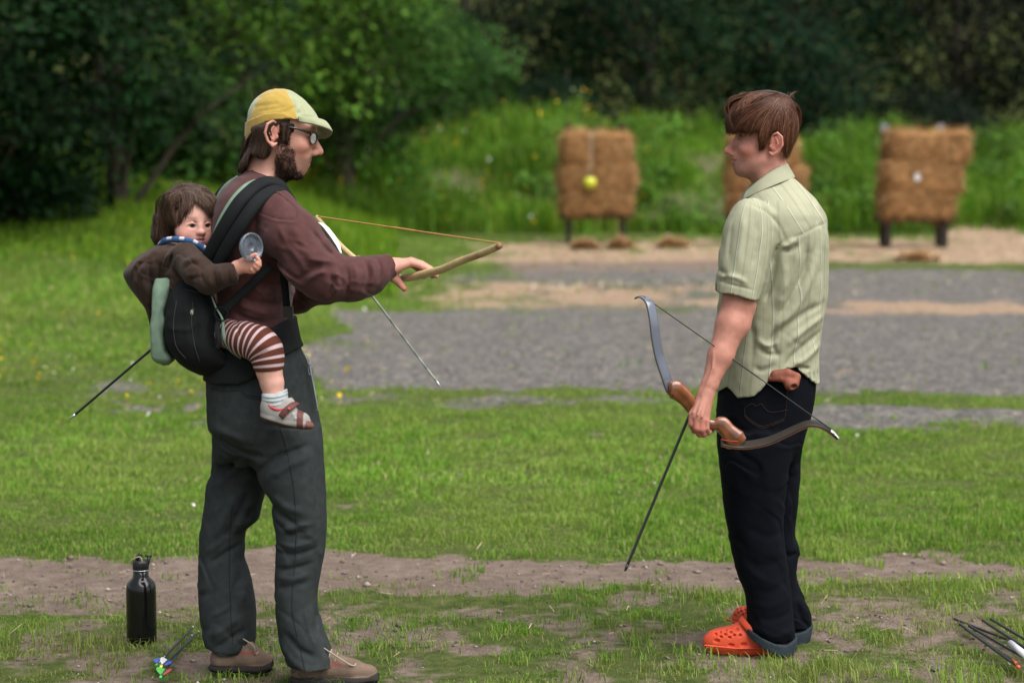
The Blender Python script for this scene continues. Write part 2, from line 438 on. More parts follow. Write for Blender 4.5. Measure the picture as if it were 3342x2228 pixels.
parts.append(blades(x, y, h, .022 * rng.uniform(.6, 1.7, len(x)), c, .45, 61))
n = 42000
y = rng.uniform(24, 42, n); x = -y * rng.uniform(.05, .30, n)
h = (.12 + .40 * fbm(x * .7, y * .7, seed=54) * sstep(24, 32, y)) * rng.uniform(.6, 1.3, n)
c = np.array([(.14, .265, .018), (.20, .31, .026), (.095, .19, .016)])[rng.choice(3, n)] * rng.uniform(.75, 1.2, (n, 1))
parts.append(blades(x, y, h, .018 * rng.uniform(.6, 1.6, n), c, .4, 62))
v, f, c = merge(parts)
tag(mk("tall_grass", v, f, grassmat, col=c), "tall rough grass and weeds covering the earth bank and meadow edge", "grass", kind="stuff")

# small flowers of the meadow: yellow and white heads on stalks
def flowers(x, y, h, r, col):
    V, Q, T, C = [], [], [], []
    z = terrain(x, y)
    k = 0
    for i in range(len(x)):
        c0 = np.array((x[i], y[i], z[i] + h[i]))
        a = np.arange(6) * math.pi / 3 + i
        ring = np.stack([np.cos(a) * r[i], np.sin(a) * r[i], np.full(6, .25 * r[i])], 1)
        tilt = rng.normal(0, .5, 2)
        ring[:, 2] += ring[:, 0] * tilt[0] + ring[:, 1] * tilt[1]
        V += [c0] + list(c0 + ring) + [c0 - (0, 0, h[i]), c0 - (.003, 0, h[i])]
        for j in range(6): T.append((k, k + 1 + j, k + 1 + (j + 1) % 6))
        T.append((k, k + 7, k + 8))
        C += [col[i]] * 7 + [(.07, .13, .02)] * 2
        k += 9
    return np.array(V), np.array(T), np.array(C)
n = 900
y = np.concatenate([rng.uniform(13, 30, 330), rng.uniform(37.5, 45.8, n - 330)])
x = np.concatenate([-y[:330] * rng.uniform(.06, .27, 330), rng.uniform(-6, 2.5, n - 330)])
cl = vnoise(x * .9, y * .9, seed=71)
keep = (cl > .5)
x, y = x[keep], y[keep]
hh = np.where(y > 35, rng.uniform(.3, .85, len(x)), rng.uniform(.06, .2, len(x)))
yel = (rng.uniform(0, 1, len(x)) < .75)
colr = np.where(yel[:, None], np.array((.75, .50, .02)), np.array((.75, .75, .70)))
v, t, c = flowers(x, y, hh, np.where(y > 35, .024, .012) * rng.uniform(.7, 1.3, len(x)), colr)
xd = np.concatenate([rng.uniform(-.20, -.115, 26), rng.uniform(-.2, .2, 12)]); yd = np.concatenate([rng.uniform(12.5, 20, 26), rng.uniform(9, 14, 12)])
v2, t2, c2 = flowers(xd * yd, yd, np.full(38, .05), np.full(38, .0075), np.tile((.78, .78, .74), (38, 1)))
tag(mk("wildflowers", np.concatenate([v, v2]), np.concatenate([t, t2 + len(v)]), grassmat, col=np.concatenate([c, c2]), smooth=False),
    "scattered small yellow and white meadow flowers on thin stalks", "wildflowers", kind="stuff")

# loose straw and wood chips lying about
n = 12000
y = np.concatenate([rng.uniform(6.5, 9.2, 420), rng.uniform(13, 40, n - 420)]); x = y * rng.uniform(-.28, .28, n)
b, g, s = zones(x, y)
keep = (s > .3) | ((y < 10) & (rng.uniform(0, 1, n) < .35)) | ((g > .4) & (rng.uniform(0, 1, n) < .10))
x, y = x[keep], y[keep]; n = len(x)
ln = np.where(y < 10, rng.uniform(.015, .06, n), rng.uniform(.05, .2, n) * np.where(y < 25, .4, 1)); wd = np.where(y < 10, .0022, np.where(y < 25, .006, .011))
a = rng.uniform(0, math.pi, n); z = terrain(x, y) + rng.uniform(.004, .03, n)
d = np.stack([np.cos(a), np.sin(a), rng.normal(0, .25, n)], 1) * ln[:, None] / 2; s_ = np.stack([-np.sin(a), np.cos(a), 0 * a + .3], 1) * wd[:, None] / 2
p0 = np.stack([x, y, z], 1)
v = np.stack([p0 - d - s_, p0 + d - s_, p0 + d + s_, p0 - d + s_], 1).reshape(-1, 3)
c = np.array([(.50, .38, .24), (.42, .28, .16), (.55, .46, .33)])[rng.choice(3, n)] * rng.uniform(.7, 1.2, (n, 1))
tag(mk("straw_litter", v, np.arange(n)[:, None] * 4 + np.arange(4)[None], mat("straw_litter", attr="tint", rough=.8, var=.1), col=np.repeat(c, 4, axis=0), smooth=False),
    "pale loose straw scattered over bare ground", "straw", kind="stuff")

# pebbles and crumbs of earth on the worn path
n = 2600
y = rng.uniform(6.4, 9.6, n); x = y * rng.uniform(-.3, .3, n); b, g, s = zones(x, y); k = b > .45; x, y = x[k], y[k]; n = len(x)
oc = np.array([(1, 0, 0), (0, 1, 0), (-1, 0, 0), (0, -1, 0), (0, 0, .7), (0, 0, -.5)]); of = np.array([(0, 1, 4), (1, 2, 4), (2, 3, 4), (3, 0, 4), (1, 0, 5), (2, 1, 5), (3, 2, 5), (0, 3, 5)])
rr = rng.uniform(.003, .009, n) * (1 + 1.2 * (rng.uniform(0, 1, n) > .95))
v = oc[None] * rr[:, None, None] * rng.uniform(.6, 1.4, (n, 6, 1)) + np.stack([x, y, terrain(x, y) + rr * .3], 1)[:, None]
c = np.array([(.20, .15, .12), (.13, .095, .075), (.30, .26, .23), (.10, .085, .08)])[rng.choice(4, n)] * rng.uniform(.7, 1.3, (n, 1))
tag(mk("pebbles", v.reshape(-1, 3), (np.arange(n)[:, None, None] * 6 + of[None]).reshape(-1, 3), mat("pebble", attr="tint", rough=.9, var=.1), col=np.repeat(c, 6, 0), smooth=False), "small pebbles and crumbs of earth on the worn path", "pebbles", kind="stuff")
# ============================================================ trees
barkmat = mat("bark", (.07, .055, .042), .9, .35, 18, .8, 60)
def leaves(centers, normals, spread, per, size, base, r, flat=.28, droop=.35, var=.6):
    n = len(centers) * per
    c = np.repeat(centers, per, 0); nm = np.repeat(normals, per, 0); sp = np.repeat(spread, per)
    p = r.normal(0, 1, (n, 3)); p /= np.maximum(1, np.linalg.norm(p, axis=1) / 1.6)[:, None]
    along = (p * nm).sum(1)
    p = p - nm * (along * (1 - flat))[:, None]
    rad = np.linalg.norm(p, axis=1)
    pos = c + p * sp[:, None]
    pos[:, 2] -= droop * sp * (rad / 1.6) ** 2
    ln = nm + r.normal(0, .42, (n, 3)); ln /= np.linalg.norm(ln, axis=1)[:, None]
    t = p + r.normal(0, .5, (n, 3)) + np.array((0, 0, -.35)); t -= ln * (t * ln).sum(1)[:, None]; t /= np.linalg.norm(t, axis=1)[:, None] + 1e-9
    s = np.cross(ln, t)
    L_ = (size * r.uniform(.6, 1.35, n))[:, None]; W = L_ * .36
    V = np.stack([pos - t * L_ * .5, pos + s * W - ln * L_ * .06, pos + t * L_ * .5 - ln * L_ * .12, pos - s * W - ln * L_ * .06], 1).reshape(-1, 3)
    cl = np.repeat(r.uniform(1 - var, 1 + var, len(centers)), per)[:, None] * r.uniform(.75, 1.25, (n, 1)) * np.array(base)
    cl = cl * (1 + r.normal(0, .08, (n, 3)))
    return V, np.arange(n)[:, None] * 4 + np.arange(4)[None], np.repeat(np.clip(cl, .003, .5), 4, axis=0)
def tree(name, label, cat, x, y, h, rad, low, size, ncl, per, base, seed, trunk_r=.14, lobes=1.0, group=None, spread=.55, fl=.28):
    """tapered trunk with limbs; crown of leaf sprays carried at limb ends"""
    r = np.random.default_rng(seed)
    z0 = float(terrain(x, y))
    zc = z0 + (low + h) / 2; rz = (h - low) / 2
    d = r.normal(0, 1, (ncl, 3)); d /= np.linalg.norm(d, axis=1)[:, None]
    lob = .62 + .75 * lobes * (vnoise(d[:, 0] * 2.1 + seed, d[:, 1] * 2.1 + 3, d[:, 2] * 2.1, seed=seed) - .2)
    k = lob * r.uniform(.35, 1, ncl) ** .45
    cen = np.stack([x + d[:, 0] * rad * k, y + d[:, 1] * rad * k, zc + d[:, 2] * rz * np.minimum(k * 1.05, 1.1)], 1)
    cen[:, 2] = np.maximum(cen[:, 2], z0 + .25)
    nm = d * np.array((.75, .75, .35)) + np.array((0, 0, .75)) + r.normal(0, .15, (ncl, 3)); nm /= np.linalg.norm(nm, axis=1)[:, None]
    sp = spread * r.uniform(.6, 1.3, ncl) * rad / 2.4
    V, F, C = leaves(cen, nm, sp, int(per * 1.5), size * .78, base, r, fl)
    root = empty(name, (x, y, z0))
    tag(root, label, cat, group)
    parts = []
    top = np.array((x + r.normal(0, .15), y + r.normal(0, .15), z0 + h * .86))
    tl = smoothline([(x, y, z0 - .2), (x + r.normal(0, .08), y, z0 + h * .3), (x + r.normal(0, .15), y, z0 + h * .6), top], 10)
    parts.append(sweep(tl, np.linspace(trunk_r, trunk_r * .15, 10), 8))
    for i in r.choice(ncl, min(ncl, 26), replace=False):
        t = np.clip((cen[i, 2] - z0) / h - .18, .06, .8); a = tl[int(t * 9)]
        m = (a + cen[i]) / 2 + np.array((0, 0, .15 * rad))
        parts.append(sweep(smoothline([a, m, cen[i]], 6), np.linspace(trunk_r * .35, .008, 6), 5))
    v, f = join(parts)
    mk("trunk", v, f, barkmat, root)
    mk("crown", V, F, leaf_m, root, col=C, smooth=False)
    return root
leaf_m = leafmat("tree_leaf", .55, .3, .08)
G = "trees at the edge of the wood"
def ux(u, Y): return (u - 1176) / 5297 * Y
TREES = [
 # name, label, V-px centre, depth, h, rad, low, leaf, clusters, per, colour (back trees darkened to stand in for the wood's shade)
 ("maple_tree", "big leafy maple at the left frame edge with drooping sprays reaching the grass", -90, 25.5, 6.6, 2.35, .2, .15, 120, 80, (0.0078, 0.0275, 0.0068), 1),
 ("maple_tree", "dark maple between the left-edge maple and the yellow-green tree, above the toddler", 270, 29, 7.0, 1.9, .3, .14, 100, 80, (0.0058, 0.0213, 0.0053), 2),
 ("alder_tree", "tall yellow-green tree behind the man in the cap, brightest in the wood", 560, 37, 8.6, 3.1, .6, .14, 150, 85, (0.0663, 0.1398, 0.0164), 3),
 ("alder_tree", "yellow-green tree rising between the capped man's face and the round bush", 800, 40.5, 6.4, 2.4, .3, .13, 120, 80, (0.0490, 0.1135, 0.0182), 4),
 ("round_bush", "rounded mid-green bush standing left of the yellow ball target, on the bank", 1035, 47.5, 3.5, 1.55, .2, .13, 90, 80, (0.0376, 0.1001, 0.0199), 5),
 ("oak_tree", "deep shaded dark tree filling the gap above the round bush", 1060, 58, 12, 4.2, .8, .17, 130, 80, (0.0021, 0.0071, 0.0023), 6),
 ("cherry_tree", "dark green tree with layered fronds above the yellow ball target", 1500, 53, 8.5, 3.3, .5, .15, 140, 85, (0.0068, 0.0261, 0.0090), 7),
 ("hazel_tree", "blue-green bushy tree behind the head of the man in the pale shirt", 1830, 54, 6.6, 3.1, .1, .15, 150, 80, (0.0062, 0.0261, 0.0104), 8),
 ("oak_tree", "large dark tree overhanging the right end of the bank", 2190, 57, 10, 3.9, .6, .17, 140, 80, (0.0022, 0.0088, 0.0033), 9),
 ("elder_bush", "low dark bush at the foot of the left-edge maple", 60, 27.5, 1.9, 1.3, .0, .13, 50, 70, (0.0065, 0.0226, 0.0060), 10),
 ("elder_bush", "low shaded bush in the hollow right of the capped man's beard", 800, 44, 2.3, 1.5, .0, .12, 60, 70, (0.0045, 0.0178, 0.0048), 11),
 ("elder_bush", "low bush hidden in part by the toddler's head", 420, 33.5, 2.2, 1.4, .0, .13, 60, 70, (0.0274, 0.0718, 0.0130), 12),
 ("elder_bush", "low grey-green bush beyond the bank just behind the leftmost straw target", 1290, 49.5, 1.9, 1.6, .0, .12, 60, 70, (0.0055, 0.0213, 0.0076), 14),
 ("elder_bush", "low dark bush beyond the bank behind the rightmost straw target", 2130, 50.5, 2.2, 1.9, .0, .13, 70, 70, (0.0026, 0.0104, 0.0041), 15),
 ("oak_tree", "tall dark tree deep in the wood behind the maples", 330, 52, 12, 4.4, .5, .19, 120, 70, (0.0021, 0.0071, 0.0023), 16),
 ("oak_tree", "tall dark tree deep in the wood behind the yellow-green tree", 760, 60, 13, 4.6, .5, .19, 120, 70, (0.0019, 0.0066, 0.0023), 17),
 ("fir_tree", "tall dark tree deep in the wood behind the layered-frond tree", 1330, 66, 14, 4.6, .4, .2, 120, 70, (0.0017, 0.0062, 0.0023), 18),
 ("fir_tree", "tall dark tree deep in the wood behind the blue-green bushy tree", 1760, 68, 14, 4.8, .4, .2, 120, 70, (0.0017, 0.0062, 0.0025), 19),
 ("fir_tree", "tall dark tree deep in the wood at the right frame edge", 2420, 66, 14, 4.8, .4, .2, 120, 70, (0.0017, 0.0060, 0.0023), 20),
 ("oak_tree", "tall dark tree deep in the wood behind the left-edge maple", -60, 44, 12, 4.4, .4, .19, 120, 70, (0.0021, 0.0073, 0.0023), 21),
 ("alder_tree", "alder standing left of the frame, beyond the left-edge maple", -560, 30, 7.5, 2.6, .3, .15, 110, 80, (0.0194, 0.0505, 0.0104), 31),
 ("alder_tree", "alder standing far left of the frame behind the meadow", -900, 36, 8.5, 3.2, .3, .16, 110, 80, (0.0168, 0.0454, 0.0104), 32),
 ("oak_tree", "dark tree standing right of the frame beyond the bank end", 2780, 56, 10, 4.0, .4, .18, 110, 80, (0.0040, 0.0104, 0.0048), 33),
]
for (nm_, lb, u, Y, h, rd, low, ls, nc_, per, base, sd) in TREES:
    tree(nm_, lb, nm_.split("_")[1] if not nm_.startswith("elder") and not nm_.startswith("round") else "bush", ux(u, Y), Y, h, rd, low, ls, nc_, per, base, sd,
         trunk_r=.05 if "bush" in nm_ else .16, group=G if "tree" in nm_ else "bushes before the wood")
# the far wood: one mass of foliage on the rising ground behind
r = np.random.default_rng(77)
n = 420
xx = r.uniform(-45, 45, n); yy = r.uniform(70, 98, n)
cen = np.stack([xx, yy, terrain(xx, yy) + r.uniform(.5, 13, n)], 1)
nmv = r.normal(0, .3, (n, 3)) + np.array((0, -.4, .8)); nmv /= np.linalg.norm(nmv, axis=1)[:, None]
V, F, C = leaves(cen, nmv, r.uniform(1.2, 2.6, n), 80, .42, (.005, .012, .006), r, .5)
tag(mk("far_wood", V, F, leaf_m, col=C, smooth=False), "dark far wood rising behind the trees", "wood", kind="stuff")
# broad-leaved weeds in clumps over the bank
r = np.random.default_rng(91)
n = 520
xx = r.uniform(-4, 14, n); yy = r.uniform(39.4, 45.8, n)
k = vnoise(xx * .55, yy * .55, seed=92); keep = (k > .45) & (terrain(xx, yy) > .05); xx, yy = xx[keep], yy[keep]; n = len(xx)
cen = np.stack([xx, yy, terrain(xx, yy) + r.uniform(.08, .42, n)], 1)
nmv = r.normal(0, .3, (n, 3)) + np.array((0, -.35, .9)); nmv /= np.linalg.norm(nmv, axis=1)[:, None]
V, F, C = leaves(cen, nmv, r.uniform(.12, .34, n), 70, .11, (.075, .155, .022), r, .6, .2, .55)
tag(mk("bank_weeds", V, F, leaf_m, col=C, smooth=False), "broad-leaved weeds in dark and light clumps over the earth bank", "weeds", kind="stuff")
# ============================================================ straw targets
import bmesh
straw_m = mat("straw", attr="tint", rough=.9, var=.25, vs=9, spec=.1)
timber = mat("dark_timber", (.030, .023, .018), .9, .3, 12, .4, 60)
def bale(label, c, size, seed, notch=None, group="straw bales of the targets"):
    r = np.random.default_rng(seed)
    bm = bmesh.new(); bmesh.ops.create_cube(bm, size=2); bmesh.ops.subdivide_edges(bm, edges=bm.edges[:], cuts=20, use_grid_fill=True)
    v = np.array([x.co[:] for x in bm.verts]); f = np.array([[x.index for x in q.verts] for q in bm.faces]); bm.free()
    n = (np.abs(v) ** 11).sum(1) ** (1 / 11); v = v / n[:, None]
    s = np.array(size) / 2; p = v * s
    k = fbm(p[:, 0] * 8 + seed, p[:, 1] * 5, p[:, 2] * 6, seed, 4) - .5
    p = p * (1 + .0 * k[:, None]) + v * (k * .06)[:, None]
    p[:, 2] += .02 * np.sin(p[:, 0] * 5 + seed)
    if notch is not None: p[:, 1] += .09 * np.exp(-((p[:, 0] - notch) / .05) ** 2) * (v[:, 1] < -.2); p[:, 2] -= .05 * np.exp(-((p[:, 0] - notch) / .07) ** 2) * (v[:, 2] > .5)
    for tx in (-.33, .33): p -= v * (.008 * np.exp(-((p[:, 0] - tx * size[0]) / .03) ** 2))[:, None]
    base = np.array((.30, .160, .066)); t = .7 + .6 * fbm(p[:, 0] * 9, p[:, 1] * 9, p[:, 2] * 22, seed + 3, 3)
    col = base * t[:, None]
    m = 4200; i = r.integers(0, len(p), m); a = r.normal(0, 1, (m, 3)); out = v[i] / np.linalg.norm(v[i], axis=1)[:, None]
    a -= out * (a * out).sum(1)[:, None] * .75; a /= np.linalg.norm(a, axis=1)[:, None]; a = a + out * .35
    q = p[i] + r.normal(0, .02, (m, 3)) - out * .01; L = r.uniform(.05, .19, m)[:, None]; w = np.cross(a, out); w /= np.linalg.norm(w, axis=1)[:, None] + 1e-9
    fv = np.stack([q - w * .006, q + w * .006, q + a * L], 1).reshape(-1, 3); ff = np.arange(m)[:, None] * 3 + np.arange(3) + len(p)
    fc = np.repeat(np.array([(.37, .205, .085), (.22, .115, .045), (.48, .32, .16)])[r.choice(3, m, p=(.45, .35, .2))] * r.uniform(.7, 1.2, (m, 1)), 3, 0)
    o = mk("straw_bale", np.concatenate([p, fv]) + np.array(c), [f, ff], straw_m, loc=c, smooth=False, col=np.concatenate([col, fc]))
    return tag(o, label, "straw bale", group)
def stand(label, Y, ul, ur, top_v, beam_v, base_v, wl=15, capm=None):
    z = float(terrain(P(ul, 700, Y)[0], Y)); o = empty("target_stand", (P((ul + ur) / 2, 700, Y)[0], Y, z)); tag(o, label, "target stand", "timber stands of the straw targets")
    w = wl / FS * Y
    for u in (ul, ur):
        x = P(u, 700, Y)[0]; zt = PZ(top_v, Y)
        v, f = box((x, Y + .30, (zt + z - .15) / 2), (w, w, zt - z + .15)); mk("post", v, f, timber, o, smooth=False)
        v, f = box((x, Y - .18, (PZ(beam_v, Y) + z - .15) / 2), (w * .95, w, PZ(beam_v, Y) - z + .15)); mk("leg", v, f, timber, o, smooth=False)
        if capm: v, f = box((x, Y + .30, zt + .02), (w * 1.15, w * 1.15, .12)); mk("post_cap", v, f, capm, o, smooth=False)
    xl, xr = P(ul, 700, Y)[0], P(ur, 700, Y)[0]; zb = PZ(beam_v, Y)
    for dy in (-.18, .30):
        v, f = box(((xl + xr) / 2, Y + dy, zb - .035), (xr - xl + .30, .09, .07)); mk("beam", v, f, timber, o, smooth=False)
    return zb
def stack(name, Y, layers, zb, notch_top=None, seed=1):
    z = zb; out = []
    hs = [(l[1] - l[0]) / FS * Y for l in layers]
    for i, (l, h) in enumerate(zip(layers[::-1], hs[::-1])):
        a, b = P(l[2], 600, Y)[0], P(l[3], 600, Y)[0]
        lb = ["bottom", "middle", "top"][i]
        out.append(bale(f"{lb} straw bale of the {name}", ((a + b) / 2, Y, z + h / 2), (b - a - .15, .62, h + .035), seed * 7 + i, notch_top if i == 2 else None)); z += h
    return z, out
zb = stand("dark timber stand under the target with the yellow ball", 37.4, 1856, 2032, 398, 697, 790)
zt1, _ = stack("target with the yellow ball", 37.4, [(440, 540, 1822, 2068), (540, 620, 1814, 2082), (620, 699, 1822, 2068)], zb, notch_top=-.08, seed=1)
zb = stand("dark timber stand of the target hidden by the shirted man", 36.6, 2402, 2580, 420, 700, 795)
stack("target half hidden by the shirted man", 36.6, [(450, 545, 2366, 2606), (545, 625, 2360, 2634), (625, 702, 2366, 2622)], zb, seed=2)
greycap = mat("grey_post_cap", (.20, .21, .23), .6, .2)
zb = stand("dark timber stand with grey post tops under the rightmost target", 35.7, 2892, 3076, 420, 708, 808, 20, greycap)
zt3, _ = stack("rightmost target with the white paper mark", 35.7, [(438, 530, 2880, 3164), (530, 628, 2862, 3142), (628, 710, 2864, 3116)], zb, seed=3)
c = P(1925, 597, 36.95); v, f = ball(c, .105, 24, 16); ballm = mat("yellow_rubber", (.50, .52, .035), .4, .05, spec=.5)
ballo = mk("ball", v, f, ballm, loc=c); tag(ballo, "yellow ball hanging on a string before the left straw target", "ball")
v, f = sweep([c + (0, 0, .095), c + (0, .0, .13)], [.05, .03], 10); mk("collar", v, f, mat("dark_tape", (.03, .03, .035), .6, 0), ballo)
v, f = sweep(smoothline([c + (0, 0, .13), c + (.02, .0, .4), c + (.03, .06, zt1 - c[2] + .03), c + (.03, .3, zt1 - c[2] + .02)], 16), .009, 6); mk("string", v, f, mat("pale_cord", (.42, .36, .28), .9, .1), ballo)
c = P(2995, 578, 35.37); a = np.linspace(0, 2 * math.pi, 20, endpoint=False)
pv = np.stack([c[0] + .05 * np.cos(a), c[1] + .012 * np.cos(a), c[2] + .068 * np.sin(a)], 1)
v = np.concatenate([pv, pv + (0, .006, 0)]); f = [list(range(20))[::-1], list(range(20, 40))] + [[i, (i + 1) % 20, (i + 1) % 20 + 20, i + 20] for i in range(20)]
tag(mk("paper_mark", v, f, mat("white_paper", (.74, .74, .76), .8, .04), loc=c, smooth=False), "small white oval paper mark pinned on the rightmost straw target", "paper mark")
# heaps of fallen straw at the feet of the targets
def heap(label, u0, u1, v0, v1, seed):
    r = np.random.default_rng(seed); Y = CAM_H * FS / (v1 - 462)
    a, b = P(u0, v1, Y)[0], P(u1, v1, Y)[0]; h = (v1 - v0) / FS * Y * .5; cx, w = (a + b) / 2, (b - a) / 2
    m = 1700; t = r.uniform(0, 2 * math.pi, m); k = np.sqrt(r.uniform(0, 1, m)); x = cx + w * k * np.cos(t); y = Y + .35 * w * 2 * k * np.sin(t)
    z0 = terrain(x, y); z = z0 + h * (1 - k ** 1.6) * (.7 + .6 * vnoise(x * 5, y * 5, seed=seed)) * r.uniform(.8, 1.02, m)
    p = np.stack([x, y, z], 1); d = r.normal(0, 1, (m, 3)) * (1, 1, .45); d /= np.linalg.norm(d, axis=1)[:, None]; w_ = np.cross(d, (0, 0, 1.)); w_ /= np.linalg.norm(w_, axis=1)[:, None] + 1e-9
    L = r.uniform(.05, .16, m)[:, None]; V = np.stack([p - d * L - w_ * .012, p + d * L - w_ * .010, p + d * L + w_ * .010, p - d * L + w_ * .012], 1).reshape(-1, 3)
    q = np.linspace(0, 2 * math.pi, 21)[:-1]; core = [(cx, Y, float(terrain(cx, Y)) + h * .8)]; 
    for kk in (.5, 1): core += [(cx + w * kk * math.cos(s), Y + .7 * w * kk * math.sin(s), float(terrain(cx, Y)) + h * .8 * (1 - kk ** 1.5) - .01) for s in q]
    F = [[0, 1 + i, 1 + (i + 1) % 20] for i in range(20)] + [[1 + i, 21 + i, 21 + (i + 1) % 20, 1 + (i + 1) % 20] for i in range(20)]
    V2 = np.array(core); C = np.repeat(np.array([(.50, .33, .18), (.40, .25, .125), (.60, .45, .29)])[r.integers(0, 3, m)] * r.uniform(.7, 1.2, (m, 1)), 4, 0)
    vv, ff = join([(V, (np.arange(m)[:, None] * 4 + np.arange(4)).tolist()), (V2, F)])
    tag(mk("straw_heap", vv, ff, straw_m, loc=(cx, Y, float(terrain(cx, Y))), smooth=False, col=np.concatenate([C, np.tile((.48, .32, .18), (len(V2), 1))])), label, "straw heap", "heaps of fallen straw")
heap("low straw heap under the middle of the yellow-ball target", 1872, 1950, 778, 812, 1)
heap("pointed straw heap at the right leg of the yellow-ball target", 1990, 2062, 760, 812, 2)
heap("straw heap between the yellow-ball target and the shirted man", 2150, 2245, 772, 810, 3)
heap("flat straw heap in front of the rightmost target, between its legs", 2925, 3060, 815, 848, 4)
# ============================================================ implicit surfaces (bodies and cloth), meshed by surface nets
class SDF:
    def __init__(s, xs, ys, zs):
        s.ax = [np.asarray(a, 'f4') for a in (xs, ys, zs)]
        s.d = np.full([len(a) for a in s.ax], .5, 'f4'); s.fns = {}
    def sl(s, lo, hi): return tuple(slice(int(np.searchsorted(s.ax[i], lo[i])), int(np.searchsorted(s.ax[i], hi[i]))) for i in range(3))
    def put(s, fn, lo, hi, k=0., op='u', key=None):
        if key: s.fns.setdefault(key, []).append(fn)
        m = k + .02
        q = s.sl(np.asarray(lo) - m, np.asarray(hi) + m)
        X, Y, Z = s.ax[0][q[0]][:, None, None], s.ax[1][q[1]][None, :, None], s.ax[2][q[2]][None, None, :]
        if X.size * Y.size * Z.size == 0: return
        d = fn(X, Y, Z).astype('f4'); a = s.d[q]
        if op == 'u':
            if k > 0:
                h = np.clip(.5 + .5 * (a - d) / k, 0, 1); s.d[q] = a * (1 - h) + d * h - k * h * (1 - h)
            else: s.d[q] = np.minimum(a, d)
        else:
            d = -d
            if k > 0:
                h = np.clip(.5 - .5 * (a - d) / k, 0, 1); s.d[q] = a * (1 - h) + d * h + k * h * (1 - h)
            else: s.d[q] = np.maximum(a, d)
    def ell(s, c, r, R=None, k=.01, op='u', key=None):
        c = np.asarray(c, float); r = np.asarray(r, float); R = np.eye(3) if R is None else np.asarray(R)
        ext = np.sqrt(((R * r[None, :]) ** 2).sum(1))
        def fn(X, Y, Z):
            a = [(X - c[0]) * R[0, i] + (Y - c[1]) * R[1, i] + (Z - c[2]) * R[2, i] for i in range(3)]
            k0 = np.sqrt(sum((a[i] / r[i]) ** 2 for i in range(3))); k1 = np.sqrt(sum((a[i] / r[i] ** 2) ** 2 for i in range(3))) + 1e-6
            return k0 * (k0 - 1) / k1
        s.put(fn, c - ext, c + ext, k, op, key)
    def chain(s, pts, rad, k=.01, op='u', key=None, fl=None, ki=None):
        pts = np.asarray(pts, float); rad = np.broadcast_to(np.asarray(rad, float), (len(pts),))
        ki = .25 * rad.min() if ki is None else ki
        def fn(X, Y, Z):
            out = None
            for a, b, ra, rb in zip(pts[:-1], pts[1:], rad[:-1], rad[1:]):
                e = b - a; L2 = e @ e + 1e-12
                px, py, pz = X - a[0], Y - a[1], Z - a[2]
                t = np.clip((px * e[0] + py * e[1] + pz * e[2]) / L2, 0, 1)
                vx, vy, vz = px - t * e[0], py - t * e[1], pz - t * e[2]
                if fl is not None:
                    f, amt = np.asarray(fl[0], float), fl[1]
                    w = (vx * f[0] + vy * f[1] + vz * f[2]) * (amt - 1)
                    vx, vy, vz = vx + w * f[0], vy + w * f[1], vz + w * f[2]
                d = np.sqrt(vx * vx + vy * vy + vz * vz) - (ra + t * (rb - ra))
                if out is None: out = d
                else:
                    h = np.clip(.5 + .5 * (out - d) / ki, 0, 1); out = out * (1 - h) + d * h - ki * h * (1 - h)
            return out
        m = rad.max() * 1.4
        s.put(fn, pts.min(0) - m, pts.max(0) + m, k, op, key)
    def loft(s, rows, Y, k=.01, n=2.2, op='u', key=None, grow=0.):
        """rows of (v, left u, right u, depth half-width[, depth offset]) in photo pixels at depth Y"""
        z, cx, rx, ry, cy = [], [], [], [], []
        for q in rows:
            a, b = P(q[1], q[0], Y), P(q[2], q[0], Y)
            z.append(a[2]); cx.append((a[0] + b[0]) / 2); rx.append((b[0] - a[0]) / 2 + grow); ry.append(q[3] + grow); cy.append(Y + (q[4] if len(q) > 4 else 0))
        o = np.argsort(z); z, cx, rx, ry, cy = [np.array(a)[o] for a in (z, cx, rx, ry, cy)]
        def fn(X, Y_, Z):
            zz = np.asarray(Z, float); sh = zz.shape; zf = zz.ravel()
            CX_, RX, RY, CY_ = [spline1(z, a, zf).reshape(sh) for a in (cx, rx, ry, cy)]
            ax, ay = np.abs(X - CX_) / RX, np.abs(Y_ - CY_) / RY
            q = np.maximum((ax ** n + ay ** n) ** (1 / n), 1e-3)
            g = np.sqrt((ax ** (n - 1) / RX) ** 2 + (ay ** (n - 1) / RY) ** 2) / q ** (n - 1) + 1e-3
            d = np.clip((q - 1) / g, -.3, .5)
            e = np.maximum(zz - z[-1], z[0] - zz)
            return np.maximum(d, e)
        m = 0
        s.put(fn, (np.min(cx - rx), np.min(cy - ry), z[0]), (np.max(cx + rx), np.max(cy + ry), z[-1]), k, op, key)
    def folds(s, strokes, Y, near=None, gain=1.0):
        """cloth folds: (mm, width px, [(u,v)...]); + ridge, - groove; run through the cloth along the line of depth"""
        F = np.zeros((len(s.ax[0]), len(s.ax[2])), 'f4')
        X, Z = s.ax[0][:, None], s.ax[2][None, :]
        for amp, w, line in strokes:
            pts = smoothline(PL(line, Y)[:, [0, 2]], 6 * len(line))
            w = w / FS * Y; best = np.full(F.shape, 9., 'f4'); par = np.zeros(F.shape, 'f4'); n = len(pts) - 1
            for i in range(n):
                a, e = pts[i], pts[i + 1] - pts[i]
                t = np.clip(((X - a[0]) * e[0] + (Z - a[1]) * e[1]) / (e @ e + 1e-12), 0, 1)
                d = np.hypot(X - a[0] - t * e[0], Z - a[1] - t * e[1])
                m = d < best; best = np.where(m, d, best); par = np.where(m, (i + t) / n, par)
            F += gain * amp / 1000 * np.exp(-(best / w) ** 2) * np.clip(np.minimum(par, 1 - par) * 4 + .15, 0, 1)
        if near is None: s.d -= F[:, None, :]
        else:
            s.d -= F[:, None, :] * sstep(near + .03, near - .03, s.ax[1])[None, :, None]
